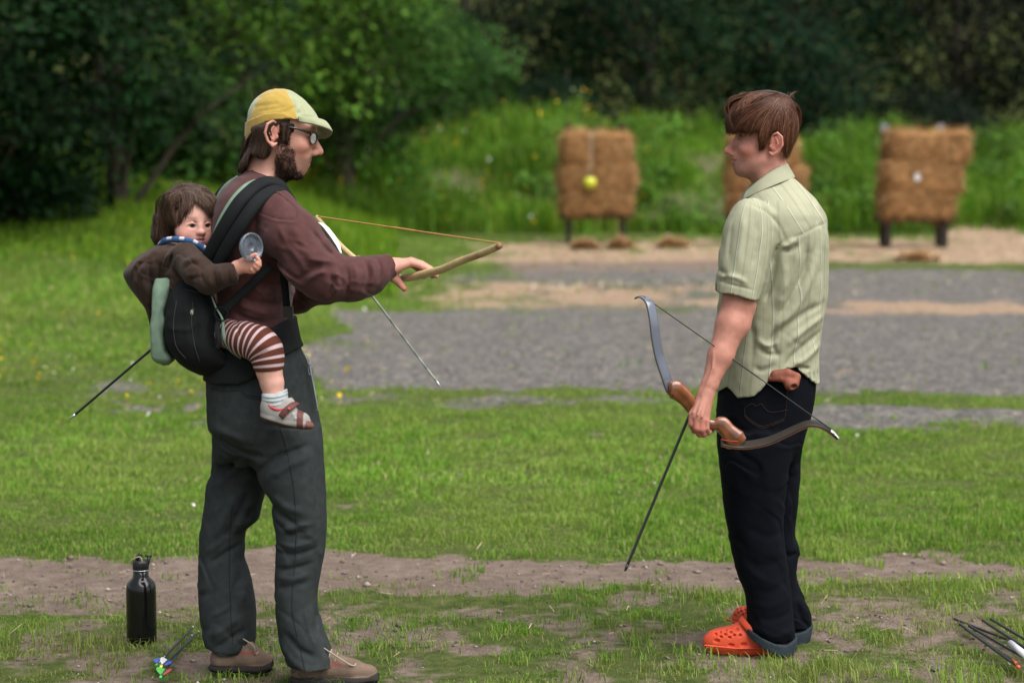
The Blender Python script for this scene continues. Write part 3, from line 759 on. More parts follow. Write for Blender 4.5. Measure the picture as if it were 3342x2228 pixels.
    def wrinkle(s, amp, sc, seed=0, aniso=(1, 1, 1), lo=-.02, hi=.02):
        i = np.nonzero((s.d > lo) & (s.d < hi))
        x, y, z = [s.ax[j][i[j]] * sc * aniso[j] for j in range(3)]
        n = fbm(x, y, z, seed, 3) - .5
        s.d[i] -= amp * 2 * n.astype('f4')
    def crease(s, amp, sc, seed=0, aniso=(1, 1, 1), w=.035, shear=(0, 0)):
        """sharp narrow creases along the contours of a noise"""
        i = np.nonzero((s.d > -.02) & (s.d < .02))
        X, Y, Z = [s.ax[j][i[j]] for j in range(3)]
        n = fbm((X + shear[0] * Z) * sc * aniso[0], Y * sc * aniso[1], (Z + shear[1] * X) * sc * aniso[2], seed, 2)
        m = vnoise(X * 6, Y * 6, Z * 6, seed + 5)
        s.d[i] += (amp * sstep(.35, .65, m) * (np.exp(-((n - .5) / w) ** 2) - .8 * np.exp(-((n - .5 - 1.6 * w) / (1.3 * w)) ** 2))).astype('f4')
    def cutbelow(s, line, Y):
        p = PL(line, Y); zc = np.interp(s.ax[0], p[:, 0], p[:, 2]).astype('f4')
        s.d = np.maximum(s.d, zc[:, None, None] - s.ax[2][None, None, :])
    def cutabove(s, line, Y):
        p = PL(line, Y); zc = np.interp(s.ax[0], p[:, 0], p[:, 2]).astype('f4')
        s.d = np.maximum(s.d, s.ax[2][None, None, :] - zc[:, None, None])
    def cutplane(s, c, n, lo, hi):
        q = s.sl(lo, hi)
        X, Y, Z = s.ax[0][q[0]][:, None, None], s.ax[1][q[1]][None, :, None], s.ax[2][q[2]][None, None, :]
        s.d[q] = np.maximum(s.d[q], (X - c[0]) * n[0] + (Y - c[1]) * n[1] + (Z - c[2]) * n[2])
    def mesh(s, smooth=1):
        d = s.d; neg = d < 0; nb = neg.view('u1')
        c = sum(nb[i:d.shape[0] - 1 + i, j:d.shape[1] - 1 + j, k:d.shape[2] - 1 + k] for i in (0, 1) for j in (0, 1) for k in (0, 1))
        act = (c > 0) & (c < 8); ids = np.full(act.shape, -1, 'i4'); cell = np.argwhere(act); ids[act] = np.arange(len(cell))
        pos = np.zeros((len(cell), 3)); cnt = np.zeros(len(cell)); I, J, K = cell.T
        cv = {(i, j, k): d[I + i, J + j, K + k] for i in (0, 1) for j in (0, 1) for k in (0, 1)}
        for a_ in range(3):
            o1, o2 = [(1, 2), (0, 2), (0, 1)][a_]
            for p in (0, 1):
                for q in (0, 1):
                    e0 = [0, 0, 0]; e0[o1] = p; e0[o2] = q; e1 = list(e0); e1[a_] = 1
                    A, B = cv[tuple(e0)], cv[tuple(e1)]; m = (A < 0) != (B < 0)
                    t = np.where(m, A / np.where(m, A - B, 1), 0)
                    for x in range(3): pos[:, x] += m * (t if x == a_ else e0[x])
                    cnt += m
        pos /= cnt[:, None]
        V = np.stack([s.ax[x][cell[:, x]] + pos[:, x] * (s.ax[x][cell[:, x] + 1] - s.ax[x][cell[:, x]]) for x in range(3)], 1)
        Q = []
        for a_ in range(3):
            n0 = neg[tuple(slice(0, -1) if x == a_ else slice(1, -1) for x in range(3))]
            n1 = neg[tuple(slice(1, None) if x == a_ else slice(1, -1) for x in range(3))]
            e = np.argwhere(n0 != n1); 
            if not len(e): continue
            f = n0[tuple(e.T)]; o1, o2 = [(1, 2), (2, 0), (0, 1)][a_]
            e = e + np.array([0 if x == a_ else 1 for x in range(3)])
            def cid(p, q):
                g = e.copy(); g[:, o1] -= 1 - p; g[:, o2] -= 1 - q; return ids[tuple(g.T)]
            quad = np.stack([cid(0, 0), cid(1, 0), cid(1, 1), cid(0, 1)], 1)
            quad[~f] = quad[~f][:, ::-1]; Q.append(quad)
        Q = np.concatenate(Q); Q = Q[(Q >= 0).all(1)]
        for _ in range(smooth):
            acc = np.zeros_like(V); n = np.zeros(len(V))
            for i in range(4):
                a, b = Q[:, i], Q[:, (i + 1) % 4]
                for x in range(3):
                    acc[:, x] += np.bincount(a, V[b, x], len(V)) + np.bincount(b, V[a, x], len(V))
                n += np.bincount(a, minlength=len(V)) + np.bincount(b, minlength=len(V))
            V = V * .45 + .55 * acc / np.maximum(n, 1)[:, None]
        return V, Q
    def body(s, smooth=1):
        V, Q = s.mesh(smooth); lab = np.arange(len(V))
        while True:
            old = lab.copy()
            m = lab[Q].min(1)
            for i in range(4): np.minimum.at(lab, Q[:, i], m)
            for _ in range(4): lab = lab[lab]
            if (lab == old).all(): break
        keep = lab == np.bincount(lab).argmax(); new = np.cumsum(keep) - 1
        return V[keep], new[Q[keep[Q].all(1)]]
    def near_y(s, x, z, far=False):
        """depth of the surface met first from the near (or far) side"""
        i = np.clip(np.searchsorted(s.ax[0], x) - 1, 0, len(s.ax[0]) - 2); k = np.clip(np.searchsorted(s.ax[2], z) - 1, 0, len(s.ax[2]) - 2)
        fx = ((x - s.ax[0][i]) / (s.ax[0][i + 1] - s.ax[0][i]))[:, None]; fz = ((z - s.ax[2][k]) / (s.ax[2][k + 1] - s.ax[2][k]))[:, None]
        c = (s.d[i, :, k] * (1 - fx) + s.d[i + 1, :, k] * fx) * (1 - fz) + (s.d[i, :, k + 1] * (1 - fx) + s.d[i + 1, :, k + 1] * fx) * fz
        if far: c = c[:, ::-1]
        y = s.ax[1][::-1] if far else s.ax[1]
        m = c < 0; j = np.argmax(m, 1); hit = m.any(1); j = np.maximum(j, 1); r = np.arange(len(j))
        a, b = c[r, j - 1], c[r, j]
        return np.where(hit, y[j - 1] + a / (a - b + 1e-9) * (y[j] - y[j - 1]), np.nan)
def dist(fns, V):
    return np.min([f(V[:, 0], V[:, 1], V[:, 2]) for f in fns], 0)
def lin(a, b, h): return np.arange(a, b, h)
def zax(*segs): return np.concatenate([np.arange(a, b, h) for a, b, h in segs])

def adult_head(S, o, R, s, nose=1.0, ear=True, low=(0., 0.), esc=1.0, jaw=1.0):
    """o = point between the ear canals; R columns = forward, left, up; s = size"""
    W = lambda x, y, z: o + R @ ((np.array((x, y, z)) + np.array((low[0], 0, low[1])) * sstep(-.042, -.062, z) * sstep(.03, .06, x)) * s)
    E = lambda c, r, k=.012, op='u': S.ell(W(*c), np.array(r) * s, R, k, op)
    C = lambda p, r, k=.01, op='u': S.chain([W(*q) for q in p], np.array(r) * s, k, op)
    E((0, 0, .047), (.097, .076, .086), .0)
    E((.034, 0, .002), (.060, .061, .085), .03)
    E((.040, 0, -.058 + .02 * (1 - jaw)), np.array((.052, .052, .052)) * jaw, .03)
    C([(.010, .050, -.045), (.055, .030, -.092)], (.016, .014), .03); C([(.010, -.050, -.045), (.055, -.030, -.092)], (.016, .014), .03)
    E((.073, 0, -.094), (.019, .022, .018), .025)
    E((.078, 0, -.060), (.021, .027, .027), .02)
    for q in (1, -1):
        E((.062, q * .043, -.018), (.024, .020, .018), .025)
        C([(.088, q * .010, .034), (.080, q * .048, .032)], (.010, .009), .015)
        E((.098, q * .032, .012), (.015, .017, .012), .014, 'd')
        E((.0775, q * .032, .011), (.0125, .0125, .0125), .002)
        C([(.0885, q * .018, .008), (.0915, q * .032, .0195), (.084, q * .048, .010)], .0032, .003)
        E((.101, q * .0115, -.038), (.011, .008, .009), .008)
    C([(.091, 0, .018), (.100, 0, -.004), (.113 * nose, 0, -.031)], (.0085, .0095, .0115), .012)
    E((.106, 0, -.045), (.012, .010, .004), .004, 'd')
    C([(.094, .017, -.064), (.0995, 0, -.0610), (.094, -.017, -.064)], (.0042, .0062, .0042), .006)
    C([(.091, .016, -.0705), (.0965, 0, -.0755), (.091, -.016, -.0705)], (.0045, .0072, .0045), .006)
    C([(.092, .022, -.0675), (.103, 0, -.068), (.092, -.022, -.0675)], .0016, .003, 'd')
    if ear:
        for q in (1, -1):
            e = esc; ox = -.002
            S.ell(W(-.014 * e + ox, q * .081, .006), np.array((.0155, .0045, .026)) * s * e, R, .004)
            C([(.004 + ox, q * .077, .010), (.001 + ox, q * .083, .030 * e), (-.012 * e + ox, q * .088, .037 * e), (-.025 * e + ox, q * .093, .027 * e), (-.029 * e + ox, q * .093, .006), (-.021 * e + ox, q * .088, -.014 * e), (-.009 + ox, q * .082, -.025 * e), (.001 + ox, q * .077, -.018 * e)], np.array((.0032, .004, .0042, .0044, .0042, .004, .0052, .004)), .004)
            C([(-.010 + ox, q * .086, .024 * e), (-.018 * e + ox, q * .089, .008), (-.012 + ox, q * .085, -.010)], .0032, .003)
            E((.001 + ox, q * .079, -.002), (.005, .005, .007), .004)
            E((-.007 + ox, q * .090, .003), (.0065, .006, .0105), .004, 'd')
def head_local(V, o, R, s): return (V - o) @ R / s
def skin_tint(V, o, R, s, base, lipc=(.42, .11, .095), brow=None, stub=None, low=(0., 0.)):
    L = head_local(V, o, R, s); x, y, z = L.T
    w_ = sstep(-.042, -.062, z) * sstep(.03, .06, x); x = x - low[0] * w_; z = z - low[1] * w_
    c = np.tile(np.array(base), (len(V), 1))
    def mixto(w, col):
        nonlocal c
        w = np.clip(w, 0, 1)[:, None]; c = c * (1 - w) + w * np.array(col)
    g = lambda cx, cy, cz, rr: np.exp(-(((x - cx) ** 2 + (np.abs(y) - cy) ** 2 + (z - cz) ** 2) / rr ** 2))
    red = np.array(base) * (1.0, .66, .62)
    mixto(.75 * g(.115, 0, -.033, .018), red); mixto(.5 * g(.07, .05, -.025, .03), red); mixto(.6 * g(-.012, .083, .008, .035), red)
    if stub is not None:
        w = sstep(-.042, -.062, z) * sstep(.0, .02, x) * (z > -.13) * stub[1]
        mixto(w, stub[0])
    mixto(1.2 * np.exp(-((z + .068) / .0085) ** 2) * np.exp(-(y / .018) ** 4) * sstep(.084, .090, x), lipc)
    mixto(.8 * np.exp(-((z + .068) / .0018) ** 2) * np.exp(-(y / .02) ** 4) * sstep(.084, .090, x), (.10, .03, .03))
    if brow is not None: mixto(.85 * np.exp(-((z - .036) / .006) ** 2) * sstep(.066, .074, x) * sstep(.008, .014, np.abs(y)) * sstep(.052, .044, np.abs(y)), brow)
    eye = np.exp(-(((np.abs(y) - .032) / .013) ** 2 + ((z - .0105) / .0042) ** 2)) * (x > .07)
    mixto(.95 * eye, (.055, .035, .025))
    mixto(.55 * np.exp(-(((np.abs(y) - .032) / .016) ** 2 + ((z - .017) / .005) ** 2)) * (x > .07), np.array(base) * .5)
    mixto(.85 * np.exp(-(((np.abs(y) - .0105) / .004) ** 2 + ((z + .0445) / .003) ** 2)) * (x > .09), (.12, .04, .03))
    return c
def strands(S, paths, r, seed=0, lift=.0015, n=12, col=((.1, .05, .03),), jit=.004, far=True, width=None):
    """hair locks laid on the surface of S; paths = list of 2-D (x,z) polylines; both sides of the head"""
    q = np.random.default_rng(seed); Vs, Fs, Cs, k = [], [], [], 0
    for p in paths:
        L = smoothline(np.asarray(p), n)
        for side in ((False, True) if far else (False,)):
            X, Z = L[:, 0] + q.normal(0, jit * .3), L[:, 1] + q.normal(0, jit * .3)
            y = S.near_y(X, Z, side); ok = ~np.isnan(y)
            if ok.sum() < 3: continue
            last = np.nonzero(ok)[0]; a, b = last[0], last[-1]
            y = np.interp(np.arange(n), last, y[ok])
            y = y + (lift if side else -lift) * (1 + q.uniform(0, 2.2))
            pts = np.stack([X, y, Z], 1)[max(a - 0, 0):b + 2]
            if len(pts) < 4: continue
            rr = r * q.uniform(.6, 1.3) * np.clip(np.minimum(np.linspace(.35, 3.2, len(pts)), np.linspace(3.4, .1, len(pts))), .1, 1)
            v, f = sweep(pts, rr, 5, rr * .55)
            Vs.append(v); Fs += [[i + k for i in t] for t in f]; k += len(v)
            Cs.append(np.tile(np.array(col[q.integers(len(col))]) * q.uniform(.75, 1.3), (len(v), 1)))
    return np.concatenate(Vs), Fs, np.concatenate(Cs)
def qlist(Q): return Q.tolist()
def rotframe(fwd, up=(0, 0, 1.)):
    f = np.array(fwd, float); f /= np.linalg.norm(f); u = np.array(up, float); l = np.cross(u, f); l /= np.linalg.norm(l); u = np.cross(f, l)
    return np.stack([f, l, u], 1)
skin_m = mat("skin", attr="tint", rough=.52, var=.13, vs=45, bump=.12, bs=420, spec=.3, sss=.10, detail=6.)
hair_m = mat("hair", attr="tint", rough=.38, var=.15, vs=120, spec=.28)
def stripemat(name, attr, period, stops, rough=.85, bump=.25, bs=900, check=0.):
    """cloth with woven stripes; attr.R carries the distance across the stripes in metres, attr.G the distance along"""
    m = mat(name, (.5, .5, .5), rough, 0, bump=bump, bs=bs, spec=.15)
    t = m.node_tree; N, L = t.nodes.new, t.links.new
    a = N("ShaderNodeAttribute"); a.attribute_name = attr
    sp = N("ShaderNodeSeparateColor"); L(a.outputs["Color"], sp.inputs[0])
    d = N("ShaderNodeMath"); d.operation = 'DIVIDE'; L(sp.outputs[0], d.inputs[0]); d.inputs[1].default_value = period
    f = N("ShaderNodeMath"); f.operation = 'FRACT'; L(d.outputs[0], f.inputs[0])
    r = N("ShaderNodeValToRGB"); e = r.color_ramp.elements
    while len(e) < len(stops): e.new(.5)
    for i, (p, c) in enumerate(stops): e[i].position = p; e[i].color = (*c, 1)
    L(f.outputs[0], r.inputs[0]); src = r.outputs[0]
    n = N("ShaderNodeTexNoise"); n.inputs["Scale"].default_value = 14; co = N("ShaderNodeTexCoord"); L(co.outputs["Object"], n.inputs["Vector"])
    mr = N("ShaderNodeMapRange"); mr.inputs["From Min"].default_value = .3; mr.inputs["From Max"].default_value = .7; mr.inputs["To Min"].default_value = .93; mr.inputs["To Max"].default_value = 1.07
    L(n.outputs["Fac"], mr.inputs["Value"])
    x = N("ShaderNodeVectorMath"); x.operation = 'SCALE'; L(src, x.inputs[0]); L(mr.outputs[0], x.inputs["Scale"])
    L(x.outputs[0], t.nodes["Principled BSDF"].inputs["Base Color"])
    return m

def onto(SD, l, Y, off=.001, n=30):
    p = smoothline(PL(l, Y), n); y = SD.near_y(p[:, 0], p[:, 2]); ok = ~np.isnan(y)
    p[:, 1] = np.interp(np.arange(n), np.nonzero(ok)[0], y[ok]) - off; return p
# ============================================================ man in the cap
YA = 7.0
capman = None
oA = P(912, 445, YA); RA = rotframe((math.cos(RAD(6)), .03, -math.sin(RAD(6)))); sA = 1.07
SK_A = (.52, .275, .21)
S = SDF(lin(-.86, -.18, .003), lin(6.74, 7.30, .003), zax((0.04, 1.16, .014), (1.16, 1.33, .0027), (1.33, 1.50, .005), (1.50, 1.83, .0026)))
LOWA = (-.011, .004)
adult_head(S, oA, RA, sA, 1.03, low=LOWA, esc=1.12)
S.chain(PL([(888, 470), (868, 550), (858, 640)], YA), (.053, .056, .066), .03)
# trunk and limbs under the clothes
S.loft([(585, 800, 890, .07), (640, 750, 925, .13), (740, 725, 940, .155), (900, 730, 925, .14), (1050, 735, 925, .125), (1200, 720, 960, .14), (1330, 720, 1000, .15), (1440, 740, 1010, .14)], YA, .03)
S.chain(PL([(800, 1390, 7.06), (748, 1640, 7.09), (725, 1797, 7.10), (742, 2060, 7.09), (750, 2150, 7.07)]), (.07, .055, .045, .032, .03), .03)
S.chain(PL([(930, 1390, 6.95), (965, 1560, 6.92), (983, 1740, 6.92), (972, 1950, 6.92), (1000, 2120, 6.91)]), (.07, .06, .045, .035, .03), .03)
S.chain(PL([(900, 700, 6.84), (1040, 880, 6.79), (1160, 900, 6.81), (1262, 870, 6.862)]), (.05, .045, .042, .027), .03)
S.chain(PL([(900, 700, 7.16), (965, 955, 7.21), (1080, 920, 7.11), (1150, 868, 7.02)]), (.05, .043, .038, .025), .03)
S.chain(PL([(900, 690, 6.84), (850, 690, 7.0), (900, 690, 7.16)]), (.05, .08, .05), .03)
# near hand closing round the bow
S.chain(PL([(1262, 870, 6.862), (1290, 868, 6.864)]), (.026, .0245), .012)
for (a, b, r0, r1) in (((1288, 873, 6.848), (1340, 859, 6.852), .019, .0115), ((1288, 868, 6.862), (1342, 852, 6.870), .019, .0112), ((1287, 868, 6.876), (1339, 853, 6.888), .018, .0105), ((1286, 872, 6.886), (1331, 858, 6.904), .016, .0095)):
    S.chain(PL([a, b]), (r0, r1), .012)
for f, r in (([(1340, 857, 6.852), (1370, 866, 6.842), (1395, 878, 6.826), (1410, 893, 6.806)], (.0112, .0098, .0088, .0075)),
             ([(1342, 851, 6.870), (1376, 861, 6.856), (1404, 877, 6.835), (1424, 900, 6.800)], (.0112, .0098, .0090, .0078)),
             ([(1339, 852, 6.888), (1372, 864, 6.876), (1398, 882, 6.852), (1412, 902, 6.822)], (.0108, .0094, .0086, .0074)),
             ([(1331, 858, 6.904), (1356, 872, 6.894), (1376, 889, 6.874), (1384, 905, 6.850)], (.0096, .0084, .0076, .0066))):
    S.chain(PL(f), r, .004)
S.chain(PL([(1270, 884, 6.856), (1286, 906, 6.862), (1303, 923, 6.868), (1319, 942, 6.862)]), (.020, .0155, .0112, .0088), .010)
S.ell(P(1330, 889, 6.875), (.018, .026, .008), k=.012, op='d')
# far hand pinching the arrow
S.chain(PL([(1150, 868, 7.02), (1172, 853, 7.0)]), (.024, .018), .012)
for f, r in (([(1168, 850, 6.995), (1186, 852, 6.985), (1184, 868, 6.985), (1172, 878, 6.995)], .0095), ([(1166, 856, 7.005), (1182, 862, 7.0), (1178, 880, 6.995)], .0092), ([(1160, 866, 7.012), (1172, 876, 7.01), (1166, 890, 7.0)], .0086),
             ([(1154, 874, 7.018), (1162, 886, 7.014), (1156, 896, 7.004)], .0075), ([(1158, 852, 7.0), (1172, 844, 6.985), (1184, 846, 6.978)], .009)):
    S.chain(PL(f), r, .006)
CROWN = [(290, 900, 926, .012), (293, 885, 942, .03), (300, 866, 958, .048), (312, 846, 975, .062), (330, 828, 996, .074), (350, 816, 1014, .084), (375, 809, 1032, .091), (400, 807, 1042, .095), (430, 806, 1040, .096), (462, 806, 1036, .094)]
HAT = SDF(*S.ax); HAT.loft(CROWN, YA, 0, 2.15)
kk = int(np.searchsorted(S.ax[2], PZ(388, YA)))
S.d[:, :, kk:] = np.maximum(S.d[:, :, kk:], HAT.d[:, :, kk:] + .006)
V, Q = S.body(1)
c = skin_tint(V, oA, RA, sA, SK_A, brow=(.08, .045, .03), stub=((.12, .075, .055), .55), low=LOWA)
tipw = np.exp(-(((V - P(1424, 902, 6.80)) ** 2).sum(1)) / .016 ** 2) + np.exp(-(((V - P(1319, 942, 6.862)) ** 2).sum(1)) / .02 ** 2)
c = c * (1 - .35 * np.clip(tipw, 0, 1)[:, None] * np.array((.1, .8, .9)))
hand = (V[:, 2] < 1.33)[:, None]
c = np.where(hand, c * (1.04, .96, .95), c)
L = head_local(V, oA, RA, sA)
capman = mk("person", V, Q, skin_m, loc=P(880, 2215, YA) * (1, 1, 0), col=c)
tag(capman, "bearded man in a yellow cap and glasses carrying a toddler on his back", "person")
# beard: short dense hairs along jaw, chin and moustache
def body_hairs(S, mask, n, ln, r, cols, seed, o, R, s, down, vv=None):
    q = np.random.default_rng(seed)
    V, Q = vv
    idx = np.nonzero(mask)[0]; idx = q.choice(idx, min(n, len(idx) * 6))
    nrm = np.zeros_like(V); e1 = V[Q[:, 1]] - V[Q[:, 0]]; e2 = V[Q[:, 3]] - V[Q[:, 0]]; fn = np.cross(e1, e2)
    for i in range(4):
        for x in range(3): nrm[:, x] += np.bincount(Q[:, i], fn[:, x], len(V))
    nrm /= np.linalg.norm(nrm, axis=1)[:, None] + 1e-12
    p = V[idx] + q.normal(0, .0026, (len(idx), 3)); nn = nrm[idx]
    d = nn * .45 + R @ np.array(down) + q.normal(0, .28, (len(idx), 3)); d /= np.linalg.norm(d, axis=1)[:, None]
    sd = np.cross(d, nn + .01); sd /= np.linalg.norm(sd, axis=1)[:, None] + 1e-9
    l = (ln * q.uniform(.5, 1.4, len(idx)))[:, None]
    VV = np.stack([p - nn * .001 - sd * r, p - nn * .001 + sd * r, p + d * l * .6 + sd * r * .7, p + d * l + nn * l * -.08, p + d * l * .6 - sd * r * .7], 1).reshape(-1, 3)
    k = np.arange(len(idx))[:, None] * 5
    cc = np.array(cols)[q.integers(0, len(cols), len(idx))] * q.uniform(.7, 1.3, (len(idx), 1))
    return VV, [k + np.array([[0, 1, 2, 4]]), k + np.array([[2, 3, 4]])], np.repeat(cc, 5, 0)
x, y, z = L.T
jawline = (z < -.028 + .25 * np.maximum(0, .03 - x)) & (z > -.128) & (x > .002) & (V[:, 2] > 1.5)
low = (z < -.093) & (x < .074) | (x < .050 - .25 * (z + .05)) & (z < -.02)
side = (x < .055) & (x > -.004) & (z < .02)
mous = (np.abs(z + .052) < .004) & (x > .07) & (np.abs(y) < .03) & (np.abs(y) > .008) & (np.abs(vnoise(x * 900, y * 900, z * 900)) > .72)
mask = (((jawline & (low | (x < .05))) | (side & (np.abs(y) > .04) & (x > .0) & (x < .035 + .4 * np.maximum(0, -.02 - z)))) & (z > -.128) & ~((z > -.084) & (x > .075)) & (V[:, 2] > 1.5)) | mous
BC = [(.018, .012, .010), (.012, .009, .008), (.035, .02, .015)]
beard_m = mat('beard_hair', attr='tint', rough=.8, var=0, spec=.08)
soft = vnoise(x * 70, y * 70, z * 70, seed=2) + .5 * vnoise(x * 250, y * 250, z * 250, seed=3) > .45
v, f, c = body_hairs(S, mask & soft & (np.abs(y) < .075), 13000, .006, .00042, BC, 3, oA, RA, sA, (.25, 0, -.8), (V, Q))
mk("beard", v, f, beard_m, capman, col=c)
# hair below the cap: nape and in front of the ear
H = SDF(lin(-.88, -.66, .0026), lin(6.88, 7.12, .003), lin(1.50, 1.74, .0026))
H.loft([(385, 815, 1000, .094), (420, 806, 990, .094), (450, 808, 985, .09), (475, 812, 960, .088), (500, 800, 935, .084), (530, 786, 925, .076), (558, 778, 918, .06), (572, 778, 915, .045)], YA, 0, 2.2)
H.cutbelow([(770, 520), (781, 560), (795, 562), (812, 545), (826, 505), (850, 512), (874, 517), (886, 512), (893, 495), (895, 470), (896, 415), (926, 405), (931, 465), (944, 472), (952, 440), (962, 425), (1000, 420)], YA)
H.wrinkle(.004, 55, 5, (1, 1, .4))
hv, hq = H.mesh(1)
paths = []
q = np.random.default_rng(5)
for i in range(560):
    e = [(779, 562), (793, 568), (806, 548), (826, 508), (850, 522), (876, 522), (892, 492)]
    t = q.uniform(0, 1); a = smoothline(np.array(e, float), 60)[int(t * 59)] + q.normal(0, 4, 2)
    s0 = np.array((815 + 72 * t + q.normal(0, 4), 425 - 30 * t)); a = a + np.array((0, q.uniform(-16, 4))); m = s0 * .45 + a * .55 + np.array((-9 + 14 * t, 4)); m2 = s0 * .12 + a * .88 + np.array((-4, 0))
    paths.append(PL([tuple(s0), tuple(m), tuple(m2), tuple(a + (0 if t > .3 else -5, 5))], YA)[:, [0, 2]])
for i in range(110):
    x0 = q.uniform(928, 968); paths.append(PL([(x0, 405), (x0 - 2, 430), (x0 - 8 + q.normal(0, 3), 470)], YA)[:, [0, 2]])
HC = [(.030, .0165, .011), (.020, .0115, .008), (.048, .028, .019)]
sv, sf, scol = strands(H, paths, .0013, 5, col=HC)
v, f = join([(hv, qlist(hq)), (sv, sf)])
mk("hair", v, f, hair_m, capman, col=np.concatenate([np.tile((.035, .021, .015), (len(hv), 1)), scol]))
# cap
K = SDF(lin(-.84, -.57, .0028), lin(6.87, 7.13, .0028), lin(1.60, 1.82, .0026))
CROWN = [(290, 900, 926, .012), (293, 885, 942, .03), (300, 866, 958, .048), (312, 846, 975, .062), (330, 828, 996, .074), (350, 816, 1014, .084), (375, 809, 1032, .091), (400, 807, 1042, .095), (430, 806, 1040, .096), (462, 806, 1036, .094)]
K.loft(CROWN, YA, 0, 2.15)
BOT = [(790, 462), (808, 460), (830, 432), (860, 410), (903, 393), (945, 389), (980, 391), (1045, 395)]
TOP = [(790, 402), (808, 399), (840, 384), (872, 373), (905, 369), (935, 371), (962, 381), (980, 392)]
K.cutbelow(BOT, YA)
BAND = SDF(*K.ax); BAND.loft(CROWN, YA, 0, 2.15, grow=.006); BAND.cutbelow(BOT, YA); BAND.cutabove(TOP, YA)
p = P(985, 380, YA); BAND.d = np.maximum(BAND.d, (K.ax[0] - p[0])[:, None, None]); BAND.d = BAND.d.astype('f4')
K.folds([(-3, 7, [(830, 352), (880, 345), (930, 340)]), (-2.5, 6, [(850, 366), (900, 358), (950, 348)]), (-3.5, 7, [(925, 372), (955, 360), (975, 348)]), (-2.5, 4, [(939, 294), (962, 330), (974, 378)]), (-2, 5, [(835, 325), (880, 312), (920, 308)]), (-3, 6, [(975, 372), (990, 368)]), (-2, 6, [(985, 385), (1030, 388)])], YA)
K.wrinkle(.0025, 30, 9)
kv, kq = K.mesh(1)
uv = (kv - P(974, 378, YA)); 
seam = np.interp(kv[:, 2], [PZ(378, YA), PZ(340, YA), PZ(296, YA)], [P(976, 378, YA)[0], P(965, 340, YA)[0], P(937, 296, YA)[0]])
back = np.interp(kv[:, 2], [PZ(400, YA), PZ(320, YA)], [P(818, 400, YA)[0], P(850, 320, YA)[0]])
pale = sstep(-.0015, .0015, kv[:, 0] - seam) + sstep(.001, -.001, kv[:, 0] - back)
yel, grn = np.array((.37, .255, .055)), np.array((.30, .325, .195))
wool = mat("wool", attr="tint", rough=.95, var=.1, vs=45, bump=.12, bs=900, spec=.1, sheen=.3)
capo = mk("cap", kv, kq, wool, capman, col=yel + np.clip(pale, 0, 1)[:, None] * (grn - yel))
BAND.wrinkle(.0015, 35, 4); bv, bq = BAND.mesh(2)
mk("ear_band", bv, bq, wool, capo, col=np.tile((.325, .215, .042), (len(bv), 1)))
rt = smoothline(PL([(972, 389, 6.915), (1015, 388, 6.93), (1043, 391, 6.97), (1046, 396, 7.02), (1038, 404, 7.06), (1012, 415, 7.085)]), 22)
ot = smoothline(PL([(976, 394, 6.908), (1035, 405, 6.915), (1078, 420, 6.95), (1084, 431, 7.01), (1066, 446, 7.055), (1030, 448, 7.08)]), 22)
G_ = np.array([[rt[i] * (1 - t) + ot[i] * t + np.array((0, 0, .011 * math.sin(math.pi * t))) for t in np.linspace(0, 1, 7)] for i in range(22)])
v = np.concatenate([G_.reshape(-1, 3), (G_ - np.array((0, 0, .0055))).reshape(-1, 3)]); f = []; n = 22 * 7
for i in range(21):
    for j in range(6):
        a = i * 7 + j; f += [[a, a + 1, a + 8, a + 7], [a + n, a + 7 + n, a + 8 + n, a + 1 + n]]
    a = i * 7; f += [[a, a + 7, a + 7 + n, a + n], [a + 6, a + 6 + n, a + 13 + n, a + 13]]
f += [[j, j + n, j + 1 + n, j + 1] for j in range(6)] + [[21 * 7 + j, 21 * 7 + j + 1, 21 * 7 + j + 1 + n, 21 * 7 + j + n] for j in range(6)]
mk("brim", v, f, wool, capo, col=np.tile(grn, (len(v), 1)))
# glasses
gl = mat("glasses_frame", (.012, .014, .018), .25, 0, spec=.5, coat=.4)
W = lambda x, y, z: oA + RA @ (np.array((x, y, z)) * sA)
fr = []
for q in (-1, 1):
    fr.append(sweep([W(-.004, q * .082, .030), W(.05, q * .079, .027), W(.092, q * .066, .018)], .0018, 6, .004))
    a = np.linspace(0, 2 * math.pi, 25)
    ring = [W(.110 - abs(.034 + .022 * math.cos(t)) * .36, q * (.034 + .0245 * math.cos(t)), .004 + .0165 * np.sign(math.sin(t)) * abs(math.sin(t)) ** .85) for t in a]
    fr.append(sweep(ring, .0021, 6, .0024, cap=False))
    fr.append(sweep([W(.092, q * .066, .018), W(.089, q * .058, .012)], .0022, 6, .004))
fr.append(sweep([W(.106, -.010, .008), W(.110, 0, .011), W(.106, .010, .008)], .002, 6))
v, f = join(fr); glasses = mk("glasses", v, f, gl, capman)
lens_m = mat("lens", (.62, .68, .66), .03, 0, trans=1., spec=.3)
for q in (-1, 1):
    a = np.linspace(0, 2 * math.pi, 24, endpoint=False)
    v = [W(.1095 - abs(.034 + .022 * math.cos(t)) * .36, q * (.034 + .0235 * math.cos(t)), .004 + .0155 * np.sign(math.sin(t)) * abs(math.sin(t)) ** .85) for t in a]
    v += [p - RA[:, 0] * .0012 for p in v]
    f = [list(range(24)), list(range(24, 48))[::-1]] + [[i, i + 24, (i + 1) % 24 + 24, (i + 1) % 24] for i in range(24)]
    mk("lens", v, f, lens_m, glasses, smooth=False)
